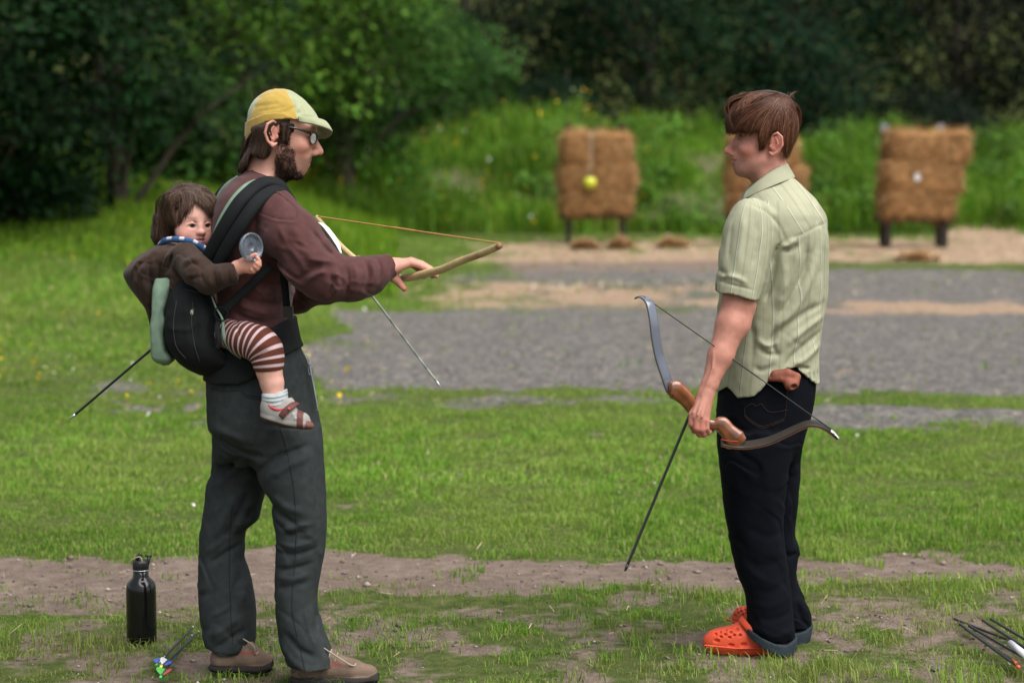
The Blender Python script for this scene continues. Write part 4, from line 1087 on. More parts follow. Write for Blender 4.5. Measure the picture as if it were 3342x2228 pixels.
# brown long-sleeved shirt
T = SDF(lin(-.99, -.30, .0038), lin(6.66, 7.32, .004), lin(.98, 1.58, .0038))
TOR = [(558, 802, 862, .052), (572, 782, 895, .078), (590, 758, 915, .108), (620, 728, 932, .15), (660, 710, 955, .185), (720, 698, 972, .20), (800, 692, 975, .19), (900, 700, 962, .175), (1000, 710, 952, .165), (1080, 712, 955, .16), (1170, 702, 975, .165)]
T.loft(TOR, YA, 0, 2.2)
T.chain(PL([(897, 695, 6.835), (952, 772, 6.80), (1010, 852, 6.78), (1068, 905, 6.78), (1150, 910, 6.80), (1205, 898, 6.83), (1258, 874, 6.858)]), (.072, .079, .077, .070, .0595, .053, .039), .035, ki=.03)
T.chain(PL([(1246, 878, 6.853), (1280, 868, 6.866)]), (.0385, .0375), .006, ki=.004)
T.chain(PL([(900, 690, 7.165), (925, 840, 7.21), (966, 962, 7.21), (1060, 935, 7.13), (1120, 892, 7.05), (1146, 872, 7.02)]), (.075, .064, .056, .050, .040, .034), .035, ki=.03)
ce, cn = P(1281, 868, 6.866), P(1281, 868, 6.866) - P(1240, 880, 6.85); cn /= np.linalg.norm(cn)
T.cutplane(ce, cn, P(1240, 950, 6.75), (-.2, 7.0, 1.5))
T.folds([(-6, 8, [(985, 905), (1020, 880), (1062, 862)]), (5, 9, [(1000, 925), (1040, 890), (1080, 878)]), (-6, 7, [(1075, 965), (1090, 925), (1088, 885)]), (6, 9, [(1095, 965), (1112, 920), (1105, 870)]), (-5, 7, [(1130, 968), (1142, 915), (1136, 862)]),
         (4.5, 8, [(1158, 955), (1170, 905), (1160, 855)]), (-5, 6, [(1190, 948), (1205, 905), (1196, 850)]), (5, 7, [(1213, 935), (1224, 895), (1214, 848)]), (-5, 5, [(1236, 925), (1244, 880), (1232, 845)]), (-4, 12, [(930, 760), (965, 830), (985, 870)]),
         (4, 14, [(955, 720), (1000, 800), (1040, 850)]), (-4, 10, [(905, 800), (940, 870)]), (4, 8, [(1010, 840), (1060, 845), (1100, 850)]), (-4, 7, [(1005, 870), (1060, 855)]), (-6, 8, [(1018, 745), (1060, 800), (1098, 838)]), (5, 10, [(915, 730), (950, 800), (990, 850)]), (-5, 9, [(890, 830), (930, 870), (980, 905)]), (5, 9, [(900, 860), (950, 900), (1000, 935)])], 6.8, near=6.95, gain=1.5)
T.folds([(-8, 11, [(780, 1000), (830, 1030), (900, 1045)]), (7, 12, [(790, 975), (850, 1000), (920, 1015)]), (-7, 10, [(810, 950), (860, 975), (925, 985)]), (6, 12, [(840, 920), (880, 945), (930, 950)]), (-6, 9, [(860, 900), (900, 915), (935, 915)]), (-6, 10, [(790, 1055), (840, 1075)]),
         (-5, 14, [(840, 760), (855, 830), (880, 890)]), (5, 12, [(880, 780), (885, 850), (900, 900)]), (-5, 10, [(870, 690), (860, 750), (868, 810)])], YA, gain=1.4)
T.folds([(6, 9, [(965, 930), (1000, 960), (1030, 985)]), (-6, 8, [(985, 925), (1020, 955), (1050, 970)]), (-5, 7, [(960, 985), (1000, 1000)])], 7.15)
T.wrinkle(.006, 13, 12, (1, 1, .7)); T.crease(.0035, 8, 14, (1, 1, 1.6), .03, (.5, .3)); T.wrinkle(.0016, 45, 13)
tv, tq = T.mesh(1)
brown = mat("brown_jersey", (.070, .028, .027), .85, .18, 40, .35, 420, spec=.15, sheen=.1)
shirt = mk("shirt", tv, tq, brown, capman)
ring = smoothline(PL([(812, 556, 6.985), (838, 575, 6.935), (880, 597, 6.935), (918, 612, 6.985), (905, 600, 7.05), (850, 568, 7.065), (814, 555, 7.02), (812, 556, 6.985)]), 40)
v, f = sweep(ring, .006, 8, .011, up=np.tile((-.25, 0, 1.), (40, 1)), cap=False); mk("collar", v, f, brown, shirt)
# trousers
T = SDF(lin(-.98, -.50, .0042), lin(6.72, 7.26, .0042), lin(.055, 1.10, .0042))
HIP = [(1105, 705, 970, .155), (1150, 688, 985, .162), (1179, 679, 1000, .166), (1250, 676, 1020, .172), (1334, 679, 1034, .176), (1395, 684, 1046, .172), (1415, 695, 1048, .165), (1470, 698, 1056, .13), (1510, 700, 1058, .08)]
T.loft(HIP, YA, 0, 2.4)
T.loft([(1390, 694, 930, .10), (1414, 695, 925, .10), (1480, 694, 905, .105), (1537, 691, 885, .105), (1579, 675, 872, .10), (1640, 669, 857, .098), (1693, 659, 843, .095), (1715, 655, 818, .092), (1735, 651, 801, .09), (1797, 649, 799, .088), (1871, 647, 814, .09), (1961, 650, 832, .093), (2060, 660, 834, .092), (2122, 676, 826, .088), (2168, 688, 818, .084)], 7.10, .02, 2.3)
T.loft([(1390, 790, 1046, .10), (1450, 812, 1054, .105), (1537, 838, 1061, .108), (1598, 863, 1064, .106), (1625, 881, 1065, .105), (1697, 891, 1066, .10), (1735, 899, 1065, .096), (1797, 900, 1060, .092), (1863, 898, 1047, .09), (1950, 897, 1037, .09), (2020, 902, 1046, .092), (2094, 916, 1072, .094), (2154, 934, 1096, .094), (2200, 948, 1100, .09)], 6.92, .02, 2.3)
T.folds([(-11, 10, [(690, 1408), (750, 1425), (819, 1458), (907, 1466)]), (7, 16, [(700, 1375), (770, 1400), (840, 1430)]), (-10, 10, [(1026, 1428), (965, 1450), (918, 1468), (838, 1535)]), (8, 14, [(1035, 1460), (960, 1490), (880, 1540)]),
         (-12, 10, [(812, 1466), (760, 1505), (696, 1550)]), (7, 14, [(800, 1510), (750, 1550), (690, 1590)]), (-7, 8, [(705, 1420), (760, 1450), (800, 1470)]), (-6, 10, [(815, 1470), (825, 1520), (838, 1560)])], YA)
T.folds([(-9, 10, [(884, 1632), (930, 1665), (987, 1703)]), (7, 14, [(890, 1600), (940, 1635), (1010, 1660)]), (-9, 8, [(940, 1735), (975, 1722), (1010, 1722)]), (6, 9, [(930, 1712), (980, 1698), (1040, 1690)]), (-7, 8, [(905, 1690), (940, 1712)]), (6, 9, [(915, 1757), (970, 1765), (1040, 1745)]), (-7, 8, [(910, 1790), (980, 1790), (1045, 1770)]),
         (-7, 9, [(905, 1845), (960, 1838), (1036, 1818)]), (5, 10, [(905, 1870), (970, 1870), (1030, 1850)]), (-5, 9, [(905, 1905), (960, 1895), (1020, 1880)]), (9, 15, [(915, 2070), (950, 2125), (1010, 2165), (1060, 2165)]), (-9, 11, [(935, 2040), (985, 2095), (1040, 2125)]), (-6, 7, [(1030, 1980), (1040, 2060), (1075, 2130)]), (6, 9, [(1005, 1960), (1020, 2040), (1050, 2105)]), (-7, 8, [(960, 2160), (1010, 2190)])], 6.92, near=7.0)
T.folds([(-10, 12, [(826, 1582), (790, 1660), (727, 1774)]), (7, 14, [(790, 1590), (740, 1680), (690, 1760)]), (-8, 9, [(830, 1640), (815, 1690)]), (-8, 9, [(700, 1822), (745, 1790), (795, 1762)]), (7, 11, [(680, 1790), (730, 1755), (770, 1720)]), (-6, 10, [(790, 1860), (770, 1930), (785, 1990)]), (6, 10, [(810, 1880), (805, 1950)]), (-9, 11, [(713, 2098), (760, 2065), (810, 2035)]), (7, 13, [(690, 2060), (740, 2030), (800, 1990)]), (-6, 8, [(700, 2140), (750, 2130), (810, 2110)]), (5, 8, [(705, 1990), (760, 1960)])], 7.1, near=None)
T.wrinkle(.005, 10, 22, (1, 1, .8)); T.crease(.0035, 6, 24, (1, 1, 1.3), .03, (.6, .2)); T.wrinkle(.0013, 40, 23)
T.cutbelow([(640, 2130), (680, 2128), (720, 2150), (800, 2168), (835, 2150), (870, 2150), (930, 2160), (975, 2185), (1037, 2204), (1085, 2188), (1110, 2175)], 7.0)
tv, tq = T.mesh(1)
slate = mat("slate_twill", (.030, .0355, .0365), .85, .22, 40, .35, 420, spec=.1, sheen=.0)
trous = mk("trousers", tv, tq, slate, capman)
seams = [sweep(onto(T, l, 6.92, .0006, 60), .0011, 4) for l in ([(868, 1255), (905, 1330), (945, 1450), (972, 1600), (975, 1760), (962, 1950), (985, 2080), (1012, 2185)], [(800, 1266), (828, 1280), (858, 1282), (888, 1274)], [(800, 1274), (828, 1288), (858, 1290), (888, 1282)],
    [(948, 2172), (985, 2184), (1030, 2190), (1075, 2172)], [(748, 1660), (735, 1800), (738, 1950), (748, 2120)], [(690, 2148), (740, 2154), (800, 2158), (830, 2148)], [(690, 1262), (740, 1268), (800, 1262)])]
v, f = join(seams); mk("seam", v, f, mat("slate_thread", (.010, .013, .015), .9, .1), trous)
tub = []
for l, Yp in (([(1008, 1180, 6.955), (1022, 1250, 6.94), (1036, 1330, 6.93), (1033, 1338, 6.93)], 0),):
    tub.append(sweep(smoothline(PL(l), 12), .0022, 6))
ringp = P(1066, 1224, 6.86)
a = np.linspace(0, 2 * math.pi, 17)
tub.append(sweep([P(1014 + 8 * math.cos(t), 1206 + 17 * math.sin(t), 6.95) for t in a], .0016, 6, cap=False))
tub.append(sweep(smoothline(PL([(1000, 1160, 6.96), (1016, 1186, 6.945), (1024, 1240, 6.94), (1036, 1335, 6.93)]), 12), .0012, 5))
v, f = join(tub); mk("key_chain", v, f, mat("steel_chain", (.35, .36, .38), .35, 0, metal=.9), trous)
# boots
leather = mat("suede", attr="tint", rough=.85, var=.2, vs=30, bump=.35, bs=300, spec=.2)
def boot(pts, top, Y, side):
    B = SDF(lin(P(pts[0][0] - 60, 2150, Y)[0], P(pts[-1][0] + 50, 2150, Y)[0], .0032), lin(Y - .075, Y + .075, .0032), lin(-.004, .19, .0032))
    q = PL(pts, Y)
    B.chain([(q[0][0], Y, .038), (q[0][0] + .01, Y, .08), (q[0][0] + .018, Y, .115)], (.037, .036, .034), .02)
    B.chain([(q[0][0], Y, .036), (q[1][0], Y - .002, .046), (q[2][0], Y - .004, .036), (q[3][0], Y - .002, .028)], (.036, .034, .034, .030), .022)
    B.chain([(q[0][0] + .02, Y, .10), (q[1][0] + .01, Y, .068), (q[2][0] - .01, Y, .048)], (.036, .030, .026), .02)
    B.wrinkle(.002, 30, 7)
    B.chain([(q[0][0] - .005, Y, .012), (q[1][0], Y - .002, .012), (q[2][0] + .005, Y - .004, .013), (q[3][0] + .008, Y - .002, .018)], (.043, .040, .047, .041), .004, fl=((0, 0, 1), 2.6))
    B.d = np.maximum(B.d, (.002 - B.ax[2])[None, None, :]).astype('f4')
    v, f_ = B.mesh(1)
    sole = sstep(.028, .024, v[:, 2] - .35 * np.maximum(0, v[:, 0] - q[3][0]))
    c = np.array((.145, .10, .074)) * (1 - sole)[:, None] + sole[:, None] * np.array((.022, .02, .018))
    red = np.exp(-((v[:, 2] - .064) / .004) ** 2) * ((v[:, 0] - q[0][0] < .03) | (np.abs(v[:, 0] - q[1][0] - .02) < .03)) * (v[:, 1] < Y - .02)
    c = c * (1 - .7 * red)[:, None] + .7 * red[:, None] * np.array((.25, .03, .03))
    o = mk("boot", v, f_, leather, capman, col=c)
    lc = []
    for i, t in enumerate((0.1, .35, .6, .85)):
        xx = q[1][0] + .005 + t * (q[2][0] - q[1][0]) * .9; zz = .105 - .045 * t
        lc.append(sweep(smoothline([(xx - .004, Y - .032, zz - .016), (xx + .004, Y, zz + .004), (xx - .004, Y + .032, zz - .016)], 8), .0024, 5))
    lc.append(sweep(smoothline([(q[1][0] - .005, Y - .03, .115), (q[1][0] + .04, Y - .040, .088), (q[2][0], Y - .036, .062), (q[2][0] + .01, Y - .02, .066)], 12), .0026, 5))
    v, f = join(lc); mk("lace", v, f, mat("lace_cord", (.30, .26, .20), .9, .1, 60), o)
boot([(976, 0), (1050, 0), (1140, 0), (1190, 0)], 2180, 6.90, -1)
boot([(706, 0), (770, 0), (815, 0), (842, 0)], 2180, 7.06, 1)
# ============================================================ baby carrier
webbing = mat("black_canvas", (.0065, .0075, .0085), .8, .2, 12, .3, 900, spec=.2)
mint = mat("mint_mesh", (.17, .25, .185), .85, .15, 30, .4, 1200, spec=.15)
carrier = empty("baby_carrier", P(640, 1100, 6.95))
tag(carrier, "black soft baby carrier with mint lining strapped to the bearded man's back", "baby carrier")
B = SDF(lin(P(530, 1000, 7)[0], P(1000, 1000, 7)[0], .004), lin(6.70, 7.26, .004), lin(PZ(1262, 7.0), PZ(880, 7.0), .004))
B.loft([(895, 600, 690, .12), (915, 588, 698, .155), (935, 574, 704, .17), (973, 558, 716, .18), (1044, 549, 735, .188), (1098, 552, 745, .188), (1139, 566, 768, .18), (1170, 588, 792, .165), (1195, 620, 800, .14), (1212, 655, 790, .12)], 6.985, 0, 3.6, grow=.0)
B.folds([(-5, 9, [(640, 960), (650, 1040), (640, 1130)]), (4, 10, [(612, 960), (618, 1050), (620, 1140)]), (-4, 8, [(700, 1020), (690, 1090), (720, 1150)])], 6.85)
B.wrinkle(.005, 12, 31); B.crease(.004, 8, 35, (1, 1, 1), .03)
v, f = B.mesh(1); panel = mk("panel", v, f, webbing, carrier)
st_ = [sweep(onto(B, l, 6.8, .0008, 40), .0013, 5) for l in ([(628, 985), (626, 1050), (634, 1120), (650, 1180)], [(575, 985), (566, 1060), (575, 1130), (605, 1172)], [(690, 1010), (700, 1060), (700, 1120), (730, 1165)], [(600, 945), (650, 955), (690, 960)])]
v, f = join(st_); mk("stitching", v, f, mat("grey_thread", (.035, .038, .04), .8, .1), panel)
HIPB = [(1105, 701, 972, .165), (1150, 684, 988, .172), (1179, 675, 1003, .177), (1250, 671, 1024, .184)]
BELT = SDF(lin(-.98, -.56, .004), lin(6.78, 7.22, .004), lin(PZ(1250, 7.0), PZ(1020, 7.0), .004))
BELT.loft([(1020, 704, 955, .172), (1060, 704, 962, .174)] + HIPB, YA, 0, 2.4, grow=.007)
BELT.cutbelow([(640, 1240), (690, 1236), (800, 1236), (850, 1215), (923, 1152), (977, 1132), (1050, 1125)], YA)
BELT.cutabove([(640, 1130), (700, 1110), (775, 1075), (840, 1083), (880, 1070), (946, 1034), (1000, 1030)], YA)
BELT.wrinkle(.004, 14, 32)
v, f = BELT.mesh(1); mk("waist_belt", v, f, webbing, carrier)
L_ = SDF(lin(P(490, 1000, 7)[0], P(600, 1000, 7)[0], .0035), lin(6.80, 7.14, .004), lin(PZ(1195, 7.0), PZ(890, 7.0), .0035))
L_.loft([(900, 516, 584, .10), (925, 512, 580, .108), (960, 511, 570, .115), (1015, 510, 557, .118), (1077, 507, 549, .118), (1135, 504, 558, .115), (1160, 507, 574, .11), (1175, 520, 568, .095), (1184, 538, 556, .07)], 6.965, 0, 5.5)
L_.wrinkle(.007, 16, 33); L_.crease(.004, 14, 34, (1, 1, .6), .04); L_.folds([(-4, 6, [(560, 930), (545, 985), (540, 1050)]), (4, 7, [(530, 930), (522, 1000), (520, 1080)])], 6.9)
v, f = L_.mesh(1); mk("lining", v, f, mint, carrier)
pip = smoothline(PL([(691, 966, 6.815), (705, 1003, 6.803), (726, 1043, 6.796), (730, 1095, 6.792), (744, 1127, 6.794), (762, 1148, 6.798), (786, 1168, 6.812)]), 30)
v, f = sweep(pip, np.interp(np.linspace(0, 1, 30), [0, .3, .5, .8, 1], [.0025, .003, .0065, .0065, .004]), 8, .004, up=(0, -1, 0)); mk("piping", v, f, mint, carrier)
# shoulder straps
sp = [(684, 872, 6.828), (706, 830, 6.805), (738, 772, 6.780), (772, 716, 6.768), (808, 664, 6.775), (846, 627, 6.805), (888, 608, 6.835), (924, 622, 6.865), (940, 660, 6.90), (948, 720, 6.92)]
pts = smoothline(PL(sp), 44); t = np.linspace(0, 1, 44)
ups = np.stack([np.interp(t, [0, .5, .75, 1], [-.25, -.2, .0, .5]), np.interp(t, [0, .5, .75, 1], [-1, -1, -.8, -.7]), np.interp(t, [0, .45, .7, .85, 1], [.1, .35, .9, .8, .2])], 1)
wd = np.interp(t, [0, .15, .78, 1], [.032, .040, .040, .026])
v1, f1 = sweep(pts + np.cross(np.gradient(pts, axis=0) / np.linalg.norm(np.gradient(pts, axis=0), axis=1)[:, None], ups) * .0205, wd * .53, 14, .0135, up=ups, sq=2.4)
v2, f2 = sweep(pts - np.cross(np.gradient(pts, axis=0) / np.linalg.norm(np.gradient(pts, axis=0), axis=1)[:, None], ups) * .0205, wd * .53, 14, .0135, up=ups, sq=2.4)
v3, f3 = sweep(pts, wd * .5, 12, .011, up=ups)
v, f = join([(v1, f1), (v2, f2)]); st = mk("shoulder_strap", v, f, webbing, carrier)
ed = smoothline(PL([(672, 840, 6.835), (700, 765, 6.815), (722, 712, 6.808), (752, 660, 6.815), (785, 620, 6.838), (815, 598, 6.865), (852, 588, 6.885)]), 30)
v, f = sweep(ed, .0085, 8, .004, up=np.tile((-.3, -.8, .5), (30, 1))); mk("strap_edging", v, f, mint, st)
fs = smoothline(PL([(692, 690, 7.16), (705, 650, 7.155), (728, 615, 7.135), (765, 588, 7.115), (800, 575, 7.10)]), 20)
v, f = sweep(fs, .020, 10, .010, up=np.tile((-.6, -.3, .7), (20, 1))); st2 = mk("shoulder_strap", v, f, webbing, carrier)
fs2 = smoothline(PL([(703, 668, 7.125), (720, 630, 7.115), (742, 604, 7.10), (775, 582, 7.085)]), 16)
v, f = sweep(fs2, .013, 8, .006, up=np.tile((-.6, -.5, .6), (16, 1))); mk("strap_edging", v, f, mint, st2)
tail = smoothline(PL([(716, 1040, 6.795), (708, 1075, 6.785), (716, 1110, 6.78), (708, 1140, 6.785)]), 16)
v, f = sweep(tail, .008, 8, .0018, up=np.tile((.3, -1, .2), (16, 1)), sq=4); mk("strap_end", v, f, webbing, carrier)
dg = smoothline(PL([(722, 1022, 6.803), (760, 985, 6.803), (805, 943, 6.797), (845, 905, 6.795), (885, 868, 6.80)]), 20)
v, f = sweep(dg, .0125, 8, .003, up=(0, -1, .1), sq=4); mk("webbing_strap", v, f, webbing, carrier)
vt_ = smoothline(PL([(922, 860, 6.862), (928, 920, 6.862), (934, 975, 6.862), (938, 1035, 6.862)]), 16)
v, f = sweep(vt_, .0115, 8, .003, up=(.35, -1, 0), sq=4); w = mk("webbing_strap", v, f, webbing, carrier)
e2 = smoothline(PL([(941, 862, 6.862), (944, 920, 6.862), (948, 985, 6.862)]), 12)
v, f = sweep(e2, .0022, 6, .003, up=(.35, -1, 0)); mk("reflective_edge", v, f, mat("grey_piping", (.25, .26, .27), .6, .1), w)
v, f = box(P(940, 1018, 6.852), (.030, .012, .034)); mk("buckle", v, f, mat("black_plastic", (.01, .01, .011), .3, 0, spec=.5), carrier, smooth=False)
a = np.linspace(0, 2 * math.pi, 25)
v, f = sweep([P(722 + 21 * math.cos(x) + 4 * math.sin(x), 1024 + 22 * math.sin(x), 6.79 + .006 * math.cos(x)) for x in a], .0022, 6, cap=False); mk("elastic_loop", v, f, webbing, carrier)
zp = smoothline(PL([(630, 1000, 6.812), (628, 1012, 6.806)]), 4); z2 = smoothline(PL([(627, 1012, 6.803), (624, 1024, 6.80), (621, 1034, 6.803)]), 6)
v, f = join([sweep(zp, .0042, 8, .003), sweep(z2, [.004, .0055, .006, .006, .0055, .004], 8, .0025, up=(0, -1, 0))]); mk("zip_pull", v, f, mat("zip_tag", (.30, .33, .25), .4, .05), carrier)
lb = PL([(547, 1093, 6.838), (560, 1092, 6.822), (574, 1138, 6.838), (560, 1140, 6.845)])
v = np.concatenate([lb, lb + (0, .003, 0)]); mk("care_label", v, [[3, 2, 1, 0], [4, 5, 6, 7], [0, 1, 5, 4], [1, 2, 6, 5], [2, 3, 7, 6], [3, 0, 4, 7]], mat("white_tape", (.42, .41, .43), .8, .08), carrier, smooth=False)

# ============================================================ toddler
oC = P(623, 738, 6.985); RC = rotframe((.47, -.88, -.05)); sC = 1.0
SK_C = (.58, .32, .255)
C_ = SDF(lin(-1.13, -.58, .0028), lin(6.70, 7.20, .0028), zax((PZ(1400, 6.8), PZ(1300, 6.8), .006), (PZ(1300, 6.8), PZ(1195, 6.8), .004), (PZ(1195, 6.8), PZ(910, 6.8), .008), (PZ(910, 6.8), PZ(815, 6.8), .0024), (PZ(815, 6.8), 1.64, .0024)))
W = lambda x, y, z: oC + RC @ (np.array((x, y, z)) * sC)
E = lambda c, r, k=.012, op='u': C_.ell(W(*c), r, RC, k, op)
E((-.008, 0, .050), (.083, .072, .074), 0)
E((.030, 0, .006), (.055, .060, .062), .03)
for q in (1, -1):
    E((.052, q * .033, -.020), (.028, .029, .027), .02)
    E((.0815, q * .025, .012), (.009, .013, .008), .010, 'd')
    E((.0655, q * .025, .011), (.0125, .0125, .0115), .002)
    C_.chain([W(.0765, q * .013, .008), W(.079, q * .025, .0165), W(.073, q * .038, .009)], .0034, .003)
    E((.086, q * .0075, -.0125), (.007, .006, .006), .006)
    A = np.stack([RC[:, 0], RC[:, 1], RC[:, 2]], 1)
    C_.ell(W(-.012, q * .073, -.002), (.015, .007, .024), A, .006)
    C_.ell(W(-.010, q * .080, .0), (.008, .005, .014), A, .004, 'd')
C_.chain([W(.080, 0, .008), W(.086, 0, -.006), W(.0915, 0, -.011)], (.0075, .0075, .0090), .010)
E((.062, 0, -.040), (.022, .028, .022), .02); E((.060, 0, -.062), (.018, .018, .014), .015)
C_.chain([W(.078, .013, -.0310), W(.0865, 0, -.0290), W(.078, -.013, -.0310)], (.0036, .0056, .0036), .005)
C_.chain([W(.076, .012, -.0365), W(.084, 0, -.0400), W(.076, -.012, -.0365)], (.004, .0064, .004), .005)
C_.chain([W(.078, .016, -.0337), W(.0895, 0, -.0340), W(.078, -.016, -.0337)], .0013, .0025, 'd')
C_.chain([W(-.012, 0, -.02), W(-.02, 0, -.11)], (.045, .05), .02)
C_.chain(PL([(600, 860, 6.98), (640, 960, 6.97), (650, 1090, 6.97)]), (.075, .085, .09), .03)
C_.chain(PL([(605, 835, 6.87), (680, 910, 6.785), (745, 894, 6.76)]), (.03, .028, .022), .02)
C_.chain(PL([(605, 850, 7.09), (603, 850, 6.98), (605, 838, 6.87)]), (.032, .06, .032), .02)
C_.chain(PL([(610, 840, 7.09), (660, 920, 7.10), (690, 900, 7.06)]), (.03, .028, .022), .02)
C_.chain(PL([(650, 1100, 7.08), (800, 1120, 7.14), (860, 1130, 7.17)]), (.04, .042, .035), .02)
C_.chain(PL([(660, 1090, 6.90), (795, 1110, 6.81), (858, 1130, 6.775), (878, 1208, 6.768), (888, 1250, 6.765), (895, 1300, 6.76), (895, 1345, 6.757)]), (.028, .033, .034, .0385, .035, .028, .022), .02)
C_.chain(PL([(895, 1345, 6.757), (985, 1375, 6.75)]), (.018, .016), .01)
# hand with the lid
C_.chain(PL([(745, 894, 6.76), (775, 873, 6.758), (800, 866, 6.757)]), (.0225, .021, .019), .012)
C_.ell(P(803, 867, 6.757), (.0225, .016, .0195), k=.012)
for f_, r_ in (([(790, 853, 6.75), (808, 846, 6.742), (824, 836, 6.735), (834, 831, 6.731)], (.0105, .0088, .0074, .0062)), ([(812, 858, 6.752), (832, 859, 6.742), (845, 853, 6.732), (842, 844, 6.728)], (.0092, .0085, .0076, .006)),
               ([(812, 866, 6.752), (834, 868, 6.741), (846, 865, 6.731), (838, 859, 6.727)], (.0092, .0085, .0076, .006)), ([(810, 875, 6.753), (830, 878, 6.743), (840, 876, 6.733), (832, 870, 6.729)], (.0088, .008, .0072, .006)), ([(804, 882, 6.756), (820, 887, 6.748), (828, 886, 6.74), (822, 881, 6.736)], (.008, .0072, .0064, .0055))):
    C_.chain(PL(f_), r_, .005)
V, Q = C_.body(1)
L = (V - oC) @ RC; x, y, z = L.T
c = np.tile(np.array(SK_C), (len(V), 1))
def mixc(w, col):
    global c
    w = np.clip(w, 0, 1)[:, None]; c = c * (1 - w) + w * np.array(col)
hd = (V[:, 2] > PZ(815, 6.98))
gg = lambda cx, cy, cz, rr: np.exp(-(((x - cx) ** 2 + (np.abs(y) - cy) ** 2 + (z - cz) ** 2) / rr ** 2)) * hd
mixc(.8 * gg(.065, .038, -.018, .024), (.60, .235, .20)); mixc(.4 * gg(.09, 0, -.011, .012), (.58, .25, .20)); mixc(.6 * gg(-.012, .075, 0, .03), (.52, .22, .18))
mixc(1.2 * hd * np.exp(-((z + .0340) / .0075) ** 2) * np.exp(-(y / .0135) ** 4) * sstep(.068, .074, x), (.42, .12, .11))
mixc(.9 * hd * np.exp(-((z + .0338) / .0016) ** 2) * np.exp(-(y / .015) ** 4) * sstep(.066, .072, x), (.12, .03, .03))
mixc(.6 * hd * np.exp(-((z - .031 - .05 * (np.abs(y) - .025)) / .0038) ** 2) * sstep(.009, .013, np.abs(y)) * sstep(.042, .034, np.abs(y)) * (x > .05), (.20, .11, .075))
eye = hd * np.exp(-(((np.abs(y) - .025) / .0125) ** 4 + ((z - .0085 + .0015) / .0042) ** 4)) * (x > .055)
mixc(.9 * eye, (.34, .27, .245)); mixc(1.4 * hd * np.exp(-(((np.abs(y) - .0235) / .0066) ** 4 + ((z - .0075) / .0056) ** 4)) * (x > .055), (.020, .012, .009))
mixc(1.1 * hd * np.exp(-(((np.abs(y) - .025) / .0142) ** 4 + ((z - .0125 + 18 * (np.abs(y) - .025) ** 2) / .0022) ** 2)) * (x > .055), (.035, .02, .015))
mixc(.8 * hd * np.exp(-(((np.abs(y) - .0065) / .003) ** 2 + ((z + .0180) / .0024) ** 2)) * (x > .08), (.20, .06, .05))
hnd = (V[:, 2] < PZ(826, 6.75)) & (V[:, 2] > PZ(905, 6.75)) & (V[:, 0] > P(765, 870, 6.75)[0])
c[hnd] = c[hnd] * (1.0, .86, .80)
child = mk("person", V, Q, skin_m, loc=P(640, 1100, 6.98), col=c)
tag(child, "dark-haired toddler in a brown hooded jacket riding in the back carrier", "person")
# hair
H = SDF(lin(-1.14, -.88, .0026), lin(6.84, 7.13, .0028), lin(PZ(815, 6.98), 1.645, .0026))
Wc = lambda x, y, z: oC + RC @ np.array((x, y, z))
H.ell(Wc(-.014, 0, .042), (.099, .089, .084), RC, 0)
H.chain(PL([(528, 720, 6.99), (525, 770, 6.99), (530, 800, 6.99)]), (.030, .030, .022), .03)
H.chain(PL([(560, 648, 6.93), (600, 634, 6.94), (650, 636, 6.95), (690, 668, 6.95)]), (.026, .026, .026, .024), .03)
H0 = SDF(*H.ax); H0.d = H.d.copy()
# clear the face
LX, LY, LZ = [((H.ax[0][:, None, None] - oC[0]) * RC[0, i] + (H.ax[1][None, :, None] - oC[1]) * RC[1, i] + (H.ax[2][None, None, :] - oC[2]) * RC[2, i]) for i in range(3)]
edge = .074 - .010 * np.sin(LY * 120 + .6) - 5.0 * LY ** 2
fz = np.maximum(-(LX - .024), (LZ - edge)); fz = np.maximum(fz, np.abs(LY) - .070)
H.d = np.maximum(H.d, -fz).astype('f4')
ez = np.maximum(np.maximum(LZ - .026, -(LX + .018)), -LZ - .2)
H.d = np.maximum(H.d, -np.maximum(ez, 0 * LZ - 1)).astype('f4')
H.wrinkle(.004, 60, 8)
hv, hq = H.mesh(1)
q = np.random.default_rng(8); paths = []
wh = np.array((598., 612.))
for i in range(1100):
    t = q.uniform(0, 1)
    e = smoothline(np.array([(505, 800), (503, 740), (520, 800), (545, 795), (562, 752), (574, 742), (586, 722), (606, 700), (622, 680), (630, 655), (648, 660), (662, 672), (680, 682), (694, 706), (710, 712), (720, 690), (722, 664)], float), 90)[int(t * 89)] + q.normal(0, 5, 2)
    s0 = wh + q.normal(0, 16, 2) * (1, .35)
    m = s0 * .5 + e * .5 + np.array(((-26 if e[0] < 580 else 14), -20)); m2 = s0 * .15 + e * .85 + np.array(((-9 if e[0] < 580 else 8), -8))
    paths.append(PL([tuple(s0), tuple(m), tuple(m2), tuple(e)], 6.93)[:, [0, 2]])
CC = [(.050, .027, .018), (.034, .019, .013), (.080, .047, .032), (.125, .08, .056)]
sv, sf, scol = strands(H0, paths, .0013, 8, lift=.0025, col=CC, far=False)
fl = []
for i in range(26):
    b = P(570 + q.uniform(0, 80), 618 - 6 * q.uniform(0, 1), 6.97 + q.normal(0, .02)); d = np.array((-.02 + q.normal(0, .012), q.normal(0, .01), .012 + q.uniform(0, .014)))
    fl.append(sweep(smoothline([b - (0, 0, .01), b + d * .5 + (0, 0, .004), b + d], 6), np.linspace(.0011, .0002, 6), 4))
fv, ff = join(fl)
v, f = join([(hv, qlist(hq)), (sv, sf), (fv, ff)])
mk("hair", v, f, hair_m, child, col=np.concatenate([np.tile((.040, .022, .015), (len(hv), 1)), scol, np.tile((.12, .08, .06), (len(fv), 1))]))
